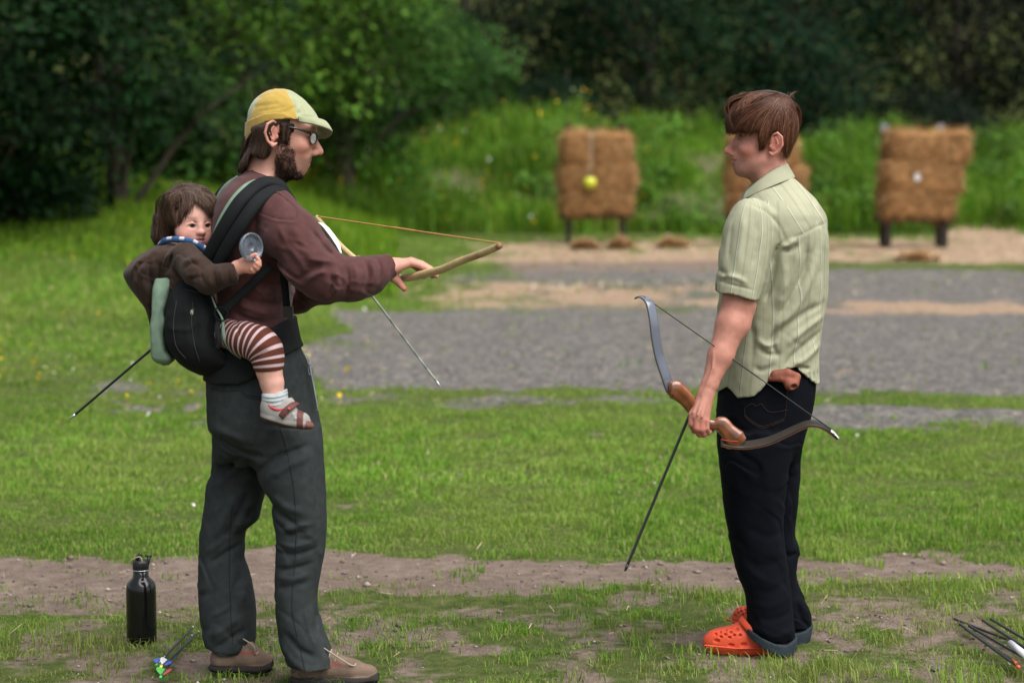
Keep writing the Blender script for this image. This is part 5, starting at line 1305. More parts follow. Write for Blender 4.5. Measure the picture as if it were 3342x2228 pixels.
# jacket with hood
J = SDF(lin(P(395, 900, 6.95)[0], P(790, 900, 6.8)[0], .0034), lin(6.70, 7.16, .0036), lin(PZ(1095, 6.95), PZ(785, 6.95), .0034))
J.loft([(792, 545, 640, .075), (805, 525, 668, .10), (830, 520, 690, .125), (870, 522, 695, .135), (920, 530, 690, .135), (960, 545, 690, .13)], 6.985, 0, 2.4)
J.loft([(800, 512, 585, .09), (815, 488, 598, .12), (838, 452, 600, .13), (862, 424, 592, .13), (882, 407, 582, .125), (897, 405, 572, .12), (930, 422, 553, .11), (963, 446, 535, .10), (1009, 482, 520, .08), (1050, 492, 514, .06), (1086, 497, 510, .04)], 6.985, .012, 2.3)
J.chain(PL([(606, 838, 6.872), (642, 882, 6.812), (682, 911, 6.785), (738, 897, 6.762), (766, 890, 6.758)]), (.044, .047, .0445, .0335, .030), .02)
J.chain(PL([(757, 893, 6.759), (778, 886, 6.757)]), (.0315, .0305), .004, ki=.003)
ce, cn = P(776, 887, 6.757), P(776, 887, 6.757) - P(745, 896, 6.76); cn /= np.linalg.norm(cn)
J.cutplane(ce, cn, P(745, 960, 6.65), (-.5, 6.85, 1.5))
J.chain(PL([(610, 840, 7.09), (660, 915, 7.11), (705, 905, 7.07)]), (.044, .042, .034), .02)
J.folds([(-5, 6, [(600, 880), (630, 860), (660, 868)]), (5, 7, [(600, 858), (632, 842), (665, 848)]), (-6, 6, [(672, 862), (665, 890), (680, 930)]), (5, 6, [(690, 872), (692, 905), (700, 935)]), (-5, 5, [(705, 878), (712, 910), (722, 940)]), (4, 6, [(728, 868), (732, 900), (740, 930)]),
         (-4, 6, [(620, 912), (650, 900), (672, 905)]), (-4, 3, [(751, 860), (755, 895), (760, 926)])], 6.8, near=6.9)
J.folds([(-9, 9, [(540, 850), (525, 900), (512, 960), (500, 1010)]), (6, 9, [(480, 850), (470, 900), (480, 960)]), (-5, 8, [(500, 830), (450, 880), (440, 920)]), (-6, 7, [(560, 905), (540, 930), (525, 935)]), (-7, 7, [(572, 825), (560, 860), (545, 895)]), (9, 6, [(566, 812), (545, 850), (528, 900), (514, 950)]), (-8, 7, [(520, 812), (500, 850), (495, 900), (505, 960)]), (6, 8, [(470, 832), (440, 880), (455, 940)])], 6.9, gain=1.5)
J.wrinkle(.004, 16, 41); J.crease(.003, 11, 42, (1, 1, 1.5), .03, (.5, .2))
jv, jq = J.mesh(1)
fleece = mat("brown_fleece", (.040, .024, .018), .92, .2, 50, .4, 450, spec=.1, sheen=.1)
jack = mk("jacket", jv, jq, fleece, child)
col = smoothline(PL([(516, 802, 6.96), (535, 787, 6.925), (560, 782, 6.905), (590, 783, 6.893), (622, 788, 6.885), (648, 800, 6.885), (668, 814, 6.895), (684, 826, 6.915)]), 72)
v, f = sweep(col, .0055, 8, np.interp(np.linspace(0, 1, 72), [0, .15, .8, 1], [.006, .0095, .0105, .014]), up=np.tile((0, -.25, 1.), (72, 1)))
tt = np.repeat(np.arange(72), 8) / 71; dash = (np.abs(((tt * 5.2 + .15) % 1) - .5) < .2) & (np.tile(np.arange(8), 72) < 5) & (np.tile(np.arange(8), 72) > 0)
mk("hood_lining", v, f, mat("blue_lining", attr="tint", rough=.85, var=.08, vs=40, bump=.2, bs=900), jack, col=np.where(dash[:, None], np.array((.55, .57, .62)), np.array((.035, .095, .22))))
# striped leggings
G_ = SDF(lin(P(690, 1100, 6.8)[0], P(935, 1100, 6.8)[0], .003), lin(6.69, 6.93, .003), lin(PZ(1225, 6.8), PZ(1030, 6.8), .003))
leg = PL([(690, 1085, 6.90), (748, 1090, 6.845), (800, 1106, 6.80), (845, 1122, 6.778), (868, 1142, 6.77), (876, 1172, 6.767), (878, 1212, 6.766)])
G_.chain(leg, (.034, .040, .0485, .0505, .046, .042, .0415), .0, ki=.02)
G_.cutbelow([(690, 1230), (833, 1212), (878, 1208), (924, 1204), (935, 1203)], 6.77)
G_.folds([(-4, 6, [(770, 1045), (780, 1070), (790, 1095)]), (-5, 6, [(836, 1170), (860, 1150), (890, 1135)]), (3, 7, [(850, 1130), (880, 1110)])], 6.8)
gv, gq = G_.mesh(1)
dl = smoothline(leg, 160); sl_ = np.concatenate([[0], np.cumsum(np.linalg.norm(np.diff(dl, axis=0), axis=1))])
par = np.empty(len(gv))
for i in range(0, len(gv), 4000):
    dd = ((gv[i:i + 4000, None, :] - dl[None]) ** 2).sum(2); w = np.exp(-(dd - dd.min(1, keepdims=True)) / .0006); par[i:i + 4000] = (w * sl_).sum(1) / w.sum(1)
st_m = stripemat("striped_knit", "tint", .0172, [(0, (.085, .026, .016)), (.60, (.085, .026, .016)), (.66, (.46, .34, .36)), (.93, (.46, .34, .36)), (.99, (.085, .026, .016))], bump=.2)
mk("leggings", gv, gq, st_m, child, col=np.stack([par, par * 0, par * 0], 1))
K_ = SDF(lin(P(830, 1300, 6.76)[0], P(960, 1300, 6.76)[0], .0024), lin(6.70, 6.83, .0024), lin(PZ(1350, 6.76), PZ(1255, 6.76), .0024))
K_.chain(PL([(896, 1262, 6.764), (897, 1300, 6.762), (902, 1340, 6.758)]), (.0385, .0362, .034), 0)
K_.cutabove([(830, 1284), (855, 1281), (900, 1281), (938, 1268), (960, 1262)], 6.765)
K_.folds([(3, 3.2, [(850, 1290), (900, 1291), (950, 1280)]), (3, 3.2, [(850, 1302), (900, 1304), (950, 1293)]), (3, 3.2, [(855, 1314), (900, 1318), (955, 1306)])], 6.76)
v, f = K_.mesh(1); mk("sock", v, f, mat("grey_knit", (.36, .40, .41), .9, .12, 50, .3, 900), child)
SH = SDF(lin(P(845, 1350, 6.75)[0], P(1040, 1350, 6.75)[0], .0024), lin(6.68, 6.83, .0024), lin(PZ(1415, 6.75), PZ(1295, 6.75), .0024))
SH.chain(PL([(888, 1340, 6.756), (925, 1352, 6.754), (985, 1372, 6.75)]), (.033, .031, .025), 0, ki=.015)
SH.chain(PL([(885, 1320, 6.757), (935, 1320, 6.755)]), (.030, .026), .015)
SH.chain(PL([(882, 1362, 6.756), (930, 1376, 6.753), (998, 1384, 6.75)]), (.030, .029, .0255), .008, fl=((.28, 0, .96), 1.8))
SH.ell(P(897, 1300, 6.76), (.034, .030, .032), k=.004, op='d')
sv_, sq_ = SH.mesh(1)
ax_ = PL([(870, 1345, 6.75), (1010, 1385, 6.75)]); dv = (ax_[1] - ax_[0]) / np.linalg.norm(ax_[1] - ax_[0]); nv = np.array((-dv[2], 0, dv[0]))
pa = (sv_ - ax_[0]) @ dv; pn = (sv_ - ax_[0]) @ nv
c = np.tile((.27, .26, .245), (len(sv_), 1))
def pm(w, col):
    global c
    c = c * (1 - np.clip(w, 0, 1)[:, None]) + np.clip(w, 0, 1)[:, None] * np.array(col)
pm(sstep(-.014, -.017, pn), (.075, .038, .028)); pm(sstep(.118, .122, pa) * (pn < .012), (.13, .055, .045))
pm((np.abs(pa - .104 + .25 * pn) < .010) * (pn > -.016) * 1., (.115, .040, .032))
mk("shoe", sv_, sq_, mat("shoe_leather", attr="tint", rough=.6, var=.12, vs=40, bump=.15, bs=400), child, col=c)
shoe = child.children[-1]
stp = smoothline(PL([(917, 1360, 6.720), (928, 1345, 6.718), (945, 1330, 6.722), (960, 1318, 6.738), (968, 1314, 6.758)]), 14)
v, f = sweep(stp, .0105, 8, .003, up=np.tile((-.1, -1, .35), (14, 1)), sq=4); sp_ = mk("shoe_strap", v, f, mat("brown_leather", (.11, .036, .03), .6, .15, 60), shoe)
v, f = join([ball(P(943, 1334, 6.714), .0042)]); mk("stud", v, f, mat("red_stud", (.45, .06, .05), .25, 0, spec=.6), shoe)
v, f = join([sweep([P(u + 3.2 * math.cos(t), v_ + 3.2 * math.sin(t), 6.722) for t in np.linspace(0, 2 * math.pi, 13)], .0012, 5, cap=False) for u, v_ in ((956, 1351), (965, 1364))]); mk("eyelet", v, f, mat("white_metal", (.6, .6, .6), .3, 0, metal=.5), shoe)
rm = smoothline(PL([(876, 1322, 6.727), (890, 1332, 6.722), (908, 1337, 6.722), (922, 1335, 6.726)]), 10)
v, f = sweep(rm, .0035, 6); mk("red_trim", v, f, mat("red_trim", (.42, .035, .04), .7, .1), shoe)

# ============================================================ lid in the toddler's hand
lc = P(819, 806, 6.733); n = np.array((.72, -.69, .06)); n /= np.linalg.norm(n); e1 = np.cross(n, (0, 0, 1.)); e1 /= np.linalg.norm(e1); e2 = np.cross(e1, n)
prof = [(.0, -.004), (.010, -.0045), (.012, -.0005), (.016, .0), (.026, -.002), (.031, -.002), (.034, .004), (.038, .0075), (.0415, .0065), (.0425, .002), (.0405, -.006), (.036, -.0085), (.030, -.0065), (.0, -.0065)]
seg = 40; v, f = lathe(prof, (0, 0, 0), seg)
v = lc + np.outer(v[:, 0], e1) + np.outer(v[:, 1], e2) + np.outer(v[:, 2], n)
lid = mk("jar_lid", v, f[:-2], mat("clear_plastic", (.42, .50, .60), .18, .05, trans=.85, spec=.6), loc=lc)
tag(lid, "round cloudy clear plastic lid gripped in the toddler's hand", "lid")
# ============================================================ man in the pale green shirt
YB = 7.4
oB = P(2508, 476, YB); RB = rotframe((-math.cos(RAD(7.5)), .04, math.sin(RAD(7.5)))); sB = 1.07
SK_B = (.47, .215, .165)
S = SDF(lin(.535, .98, .003), lin(6.94, 7.72, .003), zax((.06, .685, .014), (.685, .885, .0027), (.885, 1.18, .0036), (1.18, 1.40, .012), (1.40, 1.52, .004), (1.52, 1.82, .0026)))
LOWB = (-.001, .012)
adult_head(S, oB, RB, sB, 1.045, low=LOWB, esc=1.08, jaw=.88)
S.chain(PL([(2502, 500), (2510, 560), (2535, 660)], YB), (.052, .055, .066), .03)
S.chain(PL([(2472, 540, 7.365), (2500, 600, 7.35)]), (.018, .014), .03)
S.loft([(600, 2470, 2610, .07), (680, 2430, 2660, .14), (800, 2415, 2670, .17), (1000, 2400, 2650, .15), (1180, 2390, 2640, .14), (1330, 2385, 2630, .15), (1450, 2390, 2590, .14)], YB, .03)
S.chain(PL([(2470, 1440, 7.32), (2470, 1760, 7.32), (2505, 1990, 7.31), (2520, 2080, 7.31)]), (.075, .055, .038, .035), .03)
S.chain(PL([(2540, 1440, 7.48), (2535, 1760, 7.50), (2560, 1990, 7.50), (2560, 2080, 7.50)]), (.06, .05, .036, .034), .03)
S.chain(PL([(2530, 725, 7.40), (2452, 735, 7.24)]), (.06, .042), .03); S.chain(PL([(2530, 725, 7.40), (2480, 740, 7.58)]), (.06, .042), .03)
# near arm with the bow hand
S.chain(PL([(2446, 735, 7.22), (2418, 890, 7.185), (2408, 985, 7.165), (2388, 1060, 7.145), (2352, 1160, 7.115), (2316, 1255, 7.09)]), (.042, .045, .0475, .0478, .038, .0255), .03, ki=.02)
S.chain(PL([(2437, 1000, 7.165), (2425, 1060, 7.15)]), (.022, .018), .03)
S.chain(PL([(2316, 1255, 7.09), (2303, 1285, 7.083)]), (.0255, .0245), .012)
for (a, b, r0, r1) in (((2300, 1280, 7.085), (2259, 1352, 7.055), .0175, .0118), ((2303, 1283, 7.078), (2273, 1362, 7.045), .0175, .0120), ((2307, 1287, 7.078), (2289, 1369, 7.045), .0170, .0115), ((2311, 1290, 7.082), (2305, 1372, 7.053), .0165, .0105)):
    S.chain(PL([a, b]), (r0, r1), .013)
for f, r in (([(2259, 1352, 7.055), (2257, 1383, 7.050), (2266, 1405, 7.066), (2282, 1402, 7.100), (2296, 1390, 7.108)], (.0122, .0104, .0096, .0088, .0076)),
             ([(2273, 1362, 7.045), (2273, 1397, 7.041), (2283, 1417, 7.060), (2298, 1410, 7.096), (2309, 1396, 7.104)], (.0124, .0106, .0098, .0089, .0078)),
             ([(2289, 1369, 7.045), (2289, 1401, 7.042), (2297, 1418, 7.060), (2310, 1410, 7.094), (2320, 1398, 7.102)], (.0119, .0102, .0094, .0086, .0075)),
             ([(2305, 1372, 7.053), (2306, 1398, 7.050), (2311, 1411, 7.064), (2321, 1406, 7.092), (2329, 1396, 7.100)], (.0105, .0090, .0084, .0076, .0066))):
    S.chain(PL(f), r, .003)
S.chain(PL([(2294, 1290, 7.10), (2272, 1325, 7.120), (2262, 1352, 7.128), (2268, 1376, 7.124)]), (.016, .0125, .0108, .0085), .010)
for a, b in (((2285, 1300, 7.062), (2262, 1346, 7.040)), ((2295, 1300, 7.056), (2276, 1354, 7.030)), ((2303, 1304, 7.056), (2291, 1360, 7.031))):
    S.chain(PL([a, b]), .0026, .008)
for l in ([(2330, 1150, 7.085), (2325, 1200, 7.07), (2308, 1250, 7.062), (2290, 1290, 7.058)], [(2372, 1120, 7.10), (2345, 1190, 7.083), (2330, 1240, 7.07)]):
    S.chain(PL(l), .0022, .008)
# far arm
S.chain(PL([(2470, 720, 7.60), (2440, 960, 7.64), (2400, 1100, 7.62), (2390, 1250, 7.60), (2385, 1330, 7.59)]), (.05, .045, .042, .027, .025), .03)
HB = [(295, 2485, 2515, .02), (298, 2462, 2535, .04), (304, 2440, 2554, .056), (316, 2412, 2574, .072), (332, 2391, 2588, .082), (350, 2377, 2598, .088), (375, 2367, 2604, .092), (400, 2366, 2607, .093), (425, 2370, 2606, .092), (450, 2378, 2602, .090), (475, 2400, 2592, .086), (500, 2440, 2578, .076), (525, 2470, 2566, .066)]
HT = SDF(*S.ax); HT.loft(HB, YB, 0, 2.15)
kk = int(np.searchsorted(S.ax[2], PZ(500, YB))); xk = int(np.searchsorted(S.ax[0], P(2505, 450, YB)[0])); k2 = int(np.searchsorted(S.ax[2], PZ(400, YB)))
ym = slice(int(np.searchsorted(S.ax[1], YB - .076)), int(np.searchsorted(S.ax[1], YB + .076)))
S.d[xk:, ym, kk:] = np.maximum(S.d[xk:, ym, kk:], HT.d[xk:, ym, kk:] + .007)
S.d[:, ym, k2:] = np.maximum(S.d[:, ym, k2:], HT.d[:, ym, k2:] + .007)
V, Q = S.body(1)
L = head_local(V, oB, RB, sB)
c = skin_tint(V, oB, RB, sB, SK_B, lipc=(.36, .125, .12), brow=(.12, .055, .03), stub=((.22, .115, .085), .5), low=LOWB)
x, y, z = L.T
w = np.exp(-(((x - .092) / .014) ** 2 + (y / .012) ** 2 + ((z + .079) / .009) ** 2))[:, None]; c = c * (1 - .8 * w) + .8 * w * np.array((.10, .035, .018))
arm = (V[:, 2] < 1.25)[:, None]
n_ = fbm(V[:, 0] * 60, V[:, 1] * 60, V[:, 2] * 30, seed=4)[:, None]
c = np.where(arm, np.array((.42, .19, .14)) * (.86 + .28 * n_), c)
knu = np.exp(-((V - P(2280, 1400, 7.04)) ** 2).sum(1) / .035 ** 2)[:, None]
c = np.where(arm, c * (1 - .3 * knu * np.array((.1, .8, .8))), c)
shirtman = mk("person", V, Q, skin_m, loc=P(2480, 2140, YB) * (1, 1, 0), col=c)
tag(shirtman, "man in a pale green short-sleeved shirt and orange clogs looking left", "person")
# hair
H = SDF(lin(P(2345, 400, 7.4)[0], P(2630, 400, 7.4)[0], .0026), lin(7.25, 7.55, .003), lin(PZ(540, 7.4), PZ(285, 7.4), .0026))
H.loft(HB, YB, 0, 2.15)
H0 = SDF(*H.ax); H0.d = H.d.copy()
H.cutbelow([(2355, 385), (2367, 388), (2376, 424), (2388, 435), (2400, 431), (2425, 437), (2440, 436), (2450, 428), (2464, 436), (2467, 468), (2471, 489), (2484, 486), (2494, 458), (2502, 440), (2530, 433), (2546, 450), (2547, 490), (2560, 517), (2576, 494), (2598, 446), (2612, 420)], YB)
H.wrinkle(.004, 40, 15, (1, 1, .5))
hv, hq = H.mesh(1)
q = np.random.default_rng(15); paths = []
wh = np.array((2560., 316.))
ends = smoothline(np.array([(2366, 380), (2369, 410), (2376, 432), (2385, 440), (2402, 436), (2424, 443), (2441, 439), (2452, 430), (2466, 452), (2472, 492), (2484, 486), (2496, 452), (2515, 436), (2535, 436), (2548, 470), (2549, 496), (2561, 521), (2578, 494), (2598, 448), (2606, 405)], float), 120)
for i in range(1300):
    t = q.uniform(0, 1) ** .9; e = ends[int(t * 119)] + q.normal(0, 3.5, 2)
    s0 = wh + np.array((q.normal(-12, 20), abs(q.normal(0, 7)) - 4))
    dx = e[0] - s0[0]
    m1 = s0 + np.array((dx * .40, 8 + .20 * (e[1] - s0[1]))); m2 = s0 + np.array((dx * .80, 10 + .52 * (e[1] - s0[1])))
    if e[0] > 2540: m1 = s0 + np.array((dx * .7 + 10, .3 * (e[1] - s0[1]))); m2 = s0 + np.array((dx + 8, .65 * (e[1] - s0[1])))
    paths.append(PL([tuple(s0), tuple(m1), tuple(m2), tuple(e)], YB)[:, [0, 2]])
for i in range(200):
    e = np.array((q.uniform(2368, 2420), q.uniform(330, 400))); s0 = np.array((q.uniform(2430, 2540), q.uniform(300, 312)))
    paths.append(PL([tuple(s0), tuple(s0 * .55 + e * .45 + np.array((-8, -14))), tuple(e)], YB)[:, [0, 2]])
for i in range(300):
    e = (q.uniform(2371, 2402), q.uniform(424, 440)); j = q.normal(0, 5, 2)
    paths.append(PL([(q.uniform(2425, 2500), q.uniform(299, 306)), (2392 + j[0], 332 + j[1]), (2371 + abs(j[1]) * .8, 385 + j[0]), e], YB)[:, [0, 2]])
CB = [(.058, .020, .0095), (.036, .012, .006), (.092, .034, .017), (.15, .068, .038)]
sv, sf, scol = strands(H0, paths, .0013, 15, lift=.0018, col=CB)
fl = []
for i in range(18):
    b = P(2565 + q.uniform(-8, 22), 312 + q.uniform(0, 12), 7.4 + q.normal(0, .02)); d = np.array((.012 + q.normal(0, .006), q.normal(0, .008), .004 + q.normal(0, .008)))
    fl.append(sweep(smoothline([b - d * .3, b + d * .5 + (0, 0, .005), b + d], 6), np.linspace(.0012, .0002, 6), 4))
fv, ff = join(fl)
v, f = join([(hv, qlist(hq)), (sv, sf), (fv, ff)])
mk("hair", v, f, hair_m, shirtman, col=np.concatenate([np.tile((.030, .013, .008), (len(hv), 1)), scol, np.tile((.12, .07, .05), (len(fv), 1))]))
# shirt
T = SDF(lin(P(2315, 1000, 7.4)[0], P(2730, 1000, 7.4)[0], .0036), lin(7.04, 7.74, .004), lin(PZ(1305, 7.4), PZ(560, 7.4), .0036))
TORB = [(578, 2478, 2590, .062), (592, 2462, 2604, .085), (610, 2445, 2622, .115), (635, 2425, 2648, .155), (665, 2408, 2670, .185), (703, 2392, 2691, .205), (760, 2376, 2701, .212), (823, 2362, 2705, .208), (890, 2352, 2704, .20), (957, 2346, 2700, .195), (1046, 2341, 2684, .19), (1110, 2339, 2674, .188), (1158, 2338, 2669, .188), (1210, 2338, 2669, .19), (1250, 2337, 2671, .192), (1300, 2336, 2672, .192)]
T.loft(TORB, YB, 0, 2.25, key="body")
SLV = [(652, 2428, 2475, .03), (662, 2412, 2492, .05), (680, 2396, 2505, .066), (703, 2382, 2513, .074), (743, 2363, 2519, .080), (790, 2353, 2518, .082), (823, 2347, 2513, .082), (880, 2340, 2503, .080), (930, 2335, 2490, .078), (957, 2333, 2481, .077), (1000, 2332, 2464, .076)]
SLV2 = [q_ + (.03 - .04 * (q_[0] - 652) / 340,) for q_ in SLV]
T.loft(SLV2, 7.175, .022, 2.15, key="sleeve")
z_, r_ = None, None
AR = SDF(*T.ax); AR.loft([(v_, a, b, r, o_) for v_, a, b, r, o_ in SLV2], 7.175, 0, 2.15)
# far sleeve
T.chain(PL([(2475, 700, 7.60), (2440, 940, 7.645)]), (.075, .072), .03)
hem = [(2320, 946), (2333, 948), (2350, 957), (2371, 956), (2385, 958), (2420, 968), (2460, 979), (2470, 978)]
p_ = PL(hem, 7.15); zc = np.interp(T.ax[0], p_[:, 0], p_[:, 2])
# the sleeve stops at its hem, the body goes on below
below = (T.ax[2][None, :] < zc[:, None])[:, None, :]
BODY = SDF(*T.ax); BODY.loft(TORB, YB, 0, 2.25); BODY.d = np.minimum(BODY.d, .3)
near_ = (T.ax[1] < 7.30)[None, :, None]
cut = np.maximum(T.d, (zc[:, None] - T.ax[2][None, :])[:, None, :])
near_ = near_ & (T.ax[0] < P(2478, 980, 7.15)[0])[:, None, None]
T.d = np.where(near_ , np.minimum(cut, np.where(below, BODY.d, cut)), T.d).astype('f4')
T.cutbelow([(2320, 1268), (2339, 1272), (2350, 1262), (2362, 1250), (2376, 1262), (2393, 1285), (2420, 1281), (2442, 1275), (2465, 1254), (2487, 1222), (2510, 1202), (2540, 1190), (2571, 1184), (2600, 1205), (2625, 1226), (2650, 1240), (2690, 1246)], YB)
T.folds([(-8, 8, [(2515, 800), (2505, 870), (2490, 930), (2475, 975)]), (-6, 6, [(2540, 775), (2510, 805), (2495, 860)]), (-7, 7, [(2578, 783), (2560, 805), (2530, 812)]), (7, 9, [(2570, 770), (2545, 790), (2520, 790)]), (5, 12, [(2585, 800), (2560, 880), (2530, 950)]),
         (-5, 10, [(2640, 780), (2600, 880), (2550, 970), (2510, 1030)]), (6, 13, [(2650, 830), (2610, 930), (2560, 1010), (2500, 1060)]), (-6, 11, [(2670, 980), (2600, 1010), (2530, 1060), (2480, 1110)]), (6, 12, [(2675, 1020), (2610, 1060), (2540, 1110)]),
         (-6, 10, [(2668, 1070), (2610, 1110), (2560, 1150), (2540, 1190)]), (6, 11, [(2668, 1110), (2620, 1150), (2570, 1175)]), (-5, 8, [(2510, 1040), (2500, 1100), (2520, 1150)]), (-5, 8, [(2455, 1120), (2490, 1140), (2530, 1135)]), (5, 9, [(2450, 1090), (2480, 1110), (2520, 1100)]),
         (-4, 9, [(2440, 1180), (2470, 1190), (2510, 1170)]), (-6, 6, [(2625, 1190), (2600, 1185), (2570, 1180)]), (-3, 3, [(2655, 1195), (2658, 1240)]), (-3, 3, [(2640, 1200), (2641, 1240)]), (-3, 3, [(2622, 1200), (2624, 1230)]), (-4, 10, [(2420, 1000), (2440, 1080), (2435, 1150)]), (7, 16, [(2540, 830), (2530, 920), (2520, 1000)]), (-6, 12, [(2610, 780), (2600, 860), (2575, 930)])], YB, gain=1.7)
T.folds([(-4, 8, [(2375, 700), (2362, 760), (2356, 820)]), (4, 10, [(2430, 700), (2420, 780), (2405, 860)]), (-4, 9, [(2475, 720), (2470, 800), (2452, 880)]), (-4, 7, [(2350, 880), (2370, 900), (2365, 930)]), (4, 8, [(2345, 900), (2400, 905), (2440, 925)]), (-3, 7, [(2395, 720), (2385, 800), (2380, 850)]),
         (-2.5, 4, [(2345, 918), (2375, 926), (2420, 937), (2462, 948)])], 7.1, near=7.22, gain=1.6)
T.folds([(-3.5, 5, [(2410, 655), (2440, 668), (2480, 690), (2515, 725), (2532, 760), (2540, 780)]), (-3, 4, [(2545, 770), (2590, 757), (2640, 735), (2690, 722)]), (2.5, 8, [(2430, 645), (2480, 668), (2520, 705)]), (-5, 7, [(2634, 640), (2640, 690), (2645, 735)]), (4, 8, [(2650, 640), (2660, 690), (2668, 735)]),
         (-2.5, 3, [(2665, 735), (2672, 860), (2668, 1000), (2655, 1100)])], YB)
T.wrinkle(.007, 9, 51, (1, 1, .7)); T.crease(.0035, 5, 59, (1, 1, 1.0), .03, (.9, .2)); T.wrinkle(.0016, 34, 52)
tv, tq = T.mesh(1)
db = dist(T.fns["body"], tv); ds = dist(T.fns["sleeve"], tv)
Xr = tv[:, 0]; cxb = P(2520, 900, YB)[0]
ub = np.where(tv[:, 1] < YB + .0, 1, -1) * (np.arctan2(tv[:, 1] - YB, tv[:, 0] - cxb)) * .19 + .011 * np.sin(tv[:, 2] * 9 + 1) + .02 * (fbm(tv[:, 0] * 5, tv[:, 1] * 5, tv[:, 2] * 4, seed=3) - .5)
zs3 = (PZ(652, 7.175) - tv[:, 2]); cxs = np.interp(zs3, [0, .1, .2, .34], [P(2452, 652, 7.175)[0], P(2443, 750, 7.175)[0], P(2428, 850, 7.175)[0], P(2402, 980, 7.175)[0]])
us = np.arctan2(tv[:, 1] - (7.195 - .1 * zs3), tv[:, 0] - cxs) * .085
yoke = np.interp(tv[:, 0], PL([(2545, 772), (2590, 759), (2640, 737), (2690, 724)], YB)[:, 0], PL([(2545, 772), (2590, 759), (2640, 737), (2690, 724)], YB)[:, 2], left=2)
u_ = np.where((ds < db) & (tv[:, 2] > PZ(985, 7.15)), us + .013, ub)
u_ = np.where((tv[:, 2] > yoke) & (ds >= db) | ((tv[:, 2] > PZ(650, 7.4))), .9 * (tv[:, 0] - .8) + .55 * (tv[:, 2] - 1.4) + .02, u_)
base, dk, lt, md = (.325, .325, .228), (.20, .23, .14), (.40, .41, .31), (.27, .285, .185)
shirt_m = stripemat("striped_cotton", "tint", .084, [(0, base), (.10, base), (.115, dk), (.135, dk), (.15, lt), (.185, lt), (.20, base), (.46, base), (.49, md), (.55, md), (.58, base), (.78, base), (.80, md), (.83, base), (1.0, base)], bump=.18, bs=1100)
shirt = mk("shirt", tv, tq, shirt_m, shirtman, col=np.stack([u_ + 10, u_ * 0, u_ * 0], 1))
# collar
cl_in = smoothline(PL([(2452, 632, 7.35), (2490, 606, 7.315), (2535, 578, 7.325), (2570, 562, 7.37), (2576, 558, 7.42), (2562, 568, 7.475), (2520, 590, 7.49), (2470, 622, 7.455), (2446, 642, 7.40)]), 40)
cu = smoothline(PL([(2428, 632, 7.345), (2474, 592, 7.322), (2525, 556, 7.333), (2562, 537, 7.375), (2569, 536, 7.42), (2556, 546, 7.465), (2510, 572, 7.475), (2455, 612, 7.45), (2426, 640, 7.39)]), 40)
co_ = smoothline(PL([(2419, 653, 7.325), (2480, 622, 7.288), (2545, 594, 7.302), (2586, 580, 7.36), (2594, 576, 7.42), (2574, 586, 7.495), (2520, 606, 7.515), (2455, 638, 7.475), (2416, 656, 7.40)]), 40)
rows = []
for i in range(40):
    ip = cu[i] * .5 + cl_in[i] * .5 + (0, 0, -.004)
    pr = smoothline([cl_in[i], ip, cu[i] - (0, 0, .002), cu[i] + (0, 0, .003), cu[i] * .5 + co_[i] * .5 + (co_[i] - cl_in[i]) * .12, co_[i], co_[i] - (0, 0, .003) - (co_[i] - cl_in[i]) * .05, cu[i] * .4 + co_[i] * .6 - (co_[i] - cl_in[i]) * .1], 16)
    rows.append(pr)
v = np.array(rows).reshape(-1, 3); m = 16
f = [[i * m + j, i * m + (j + 1) % m, (i + 1) * m + (j + 1) % m, (i + 1) * m + j] for i in range(39) for j in range(m)] + [list(range(m))[::-1], [39 * m + j for j in range(m)]]
mk("collar", v, f, mat("plain_cotton", (.31, .312, .215), .85, .12, 14, .2, 1000, spec=.15), shirt)
# loop pleat detail: small tab under the yoke
v, f = sweep(smoothline(PL([(2532, 806, 7.20), (2556, 800, 7.196), (2580, 785, 7.20)]), 8), .006, 6, .003, up=(0, -1, .2)); mk("pleat", v, f, mat("plain_cotton_dark", (.27, .285, .15), .85, .1), shirt)
# trousers
T = SDF(lin(P(2320, 1700, 7.4)[0], P(2670, 1700, 7.4)[0], .0042), lin(7.12, 7.70, .0042), lin(.055, PZ(1150, 7.4), .0042))
T.loft([(1160, 2360, 2650, .16), (1230, 2352, 2660, .17), (1300, 2344, 2656, .175), (1364, 2338, 2643, .178), (1420, 2341, 2624, .172), (1460, 2342, 2617, .15), (1500, 2350, 2612, .11)], YB, 0, 2.4)
T.loft([(1400, 2340, 2600, .11), (1450, 2341, 2590, .112), (1492, 2345, 2582, .112), (1535, 2349, 2574, .11), (1606, 2358, 2564, .106), (1680, 2366, 2557, .10), (1734, 2376, 2556, .097), (1800, 2388, 2566, .094), (1880, 2409, 2578, .092), (1950, 2432, 2585, .094), (2013, 2438, 2590, .097), (2060, 2440, 2594, .098), (2100, 2445, 2592, .096)], 7.31, .015, 2.3)
T.loft([(1400, 2440, 2625, .10), (1492, 2450, 2614, .10), (1606, 2450, 2607, .098), (1680, 2450, 2599, .095), (1734, 2455, 2594, .092), (1800, 2462, 2607, .09), (1840, 2470, 2601, .088), (1890, 2480, 2601, .088), (1961, 2500, 2628, .09), (2020, 2510, 2647, .092), (2060, 2512, 2644, .092), (2085, 2512, 2640, .09)], 7.50, .015, 2.3)
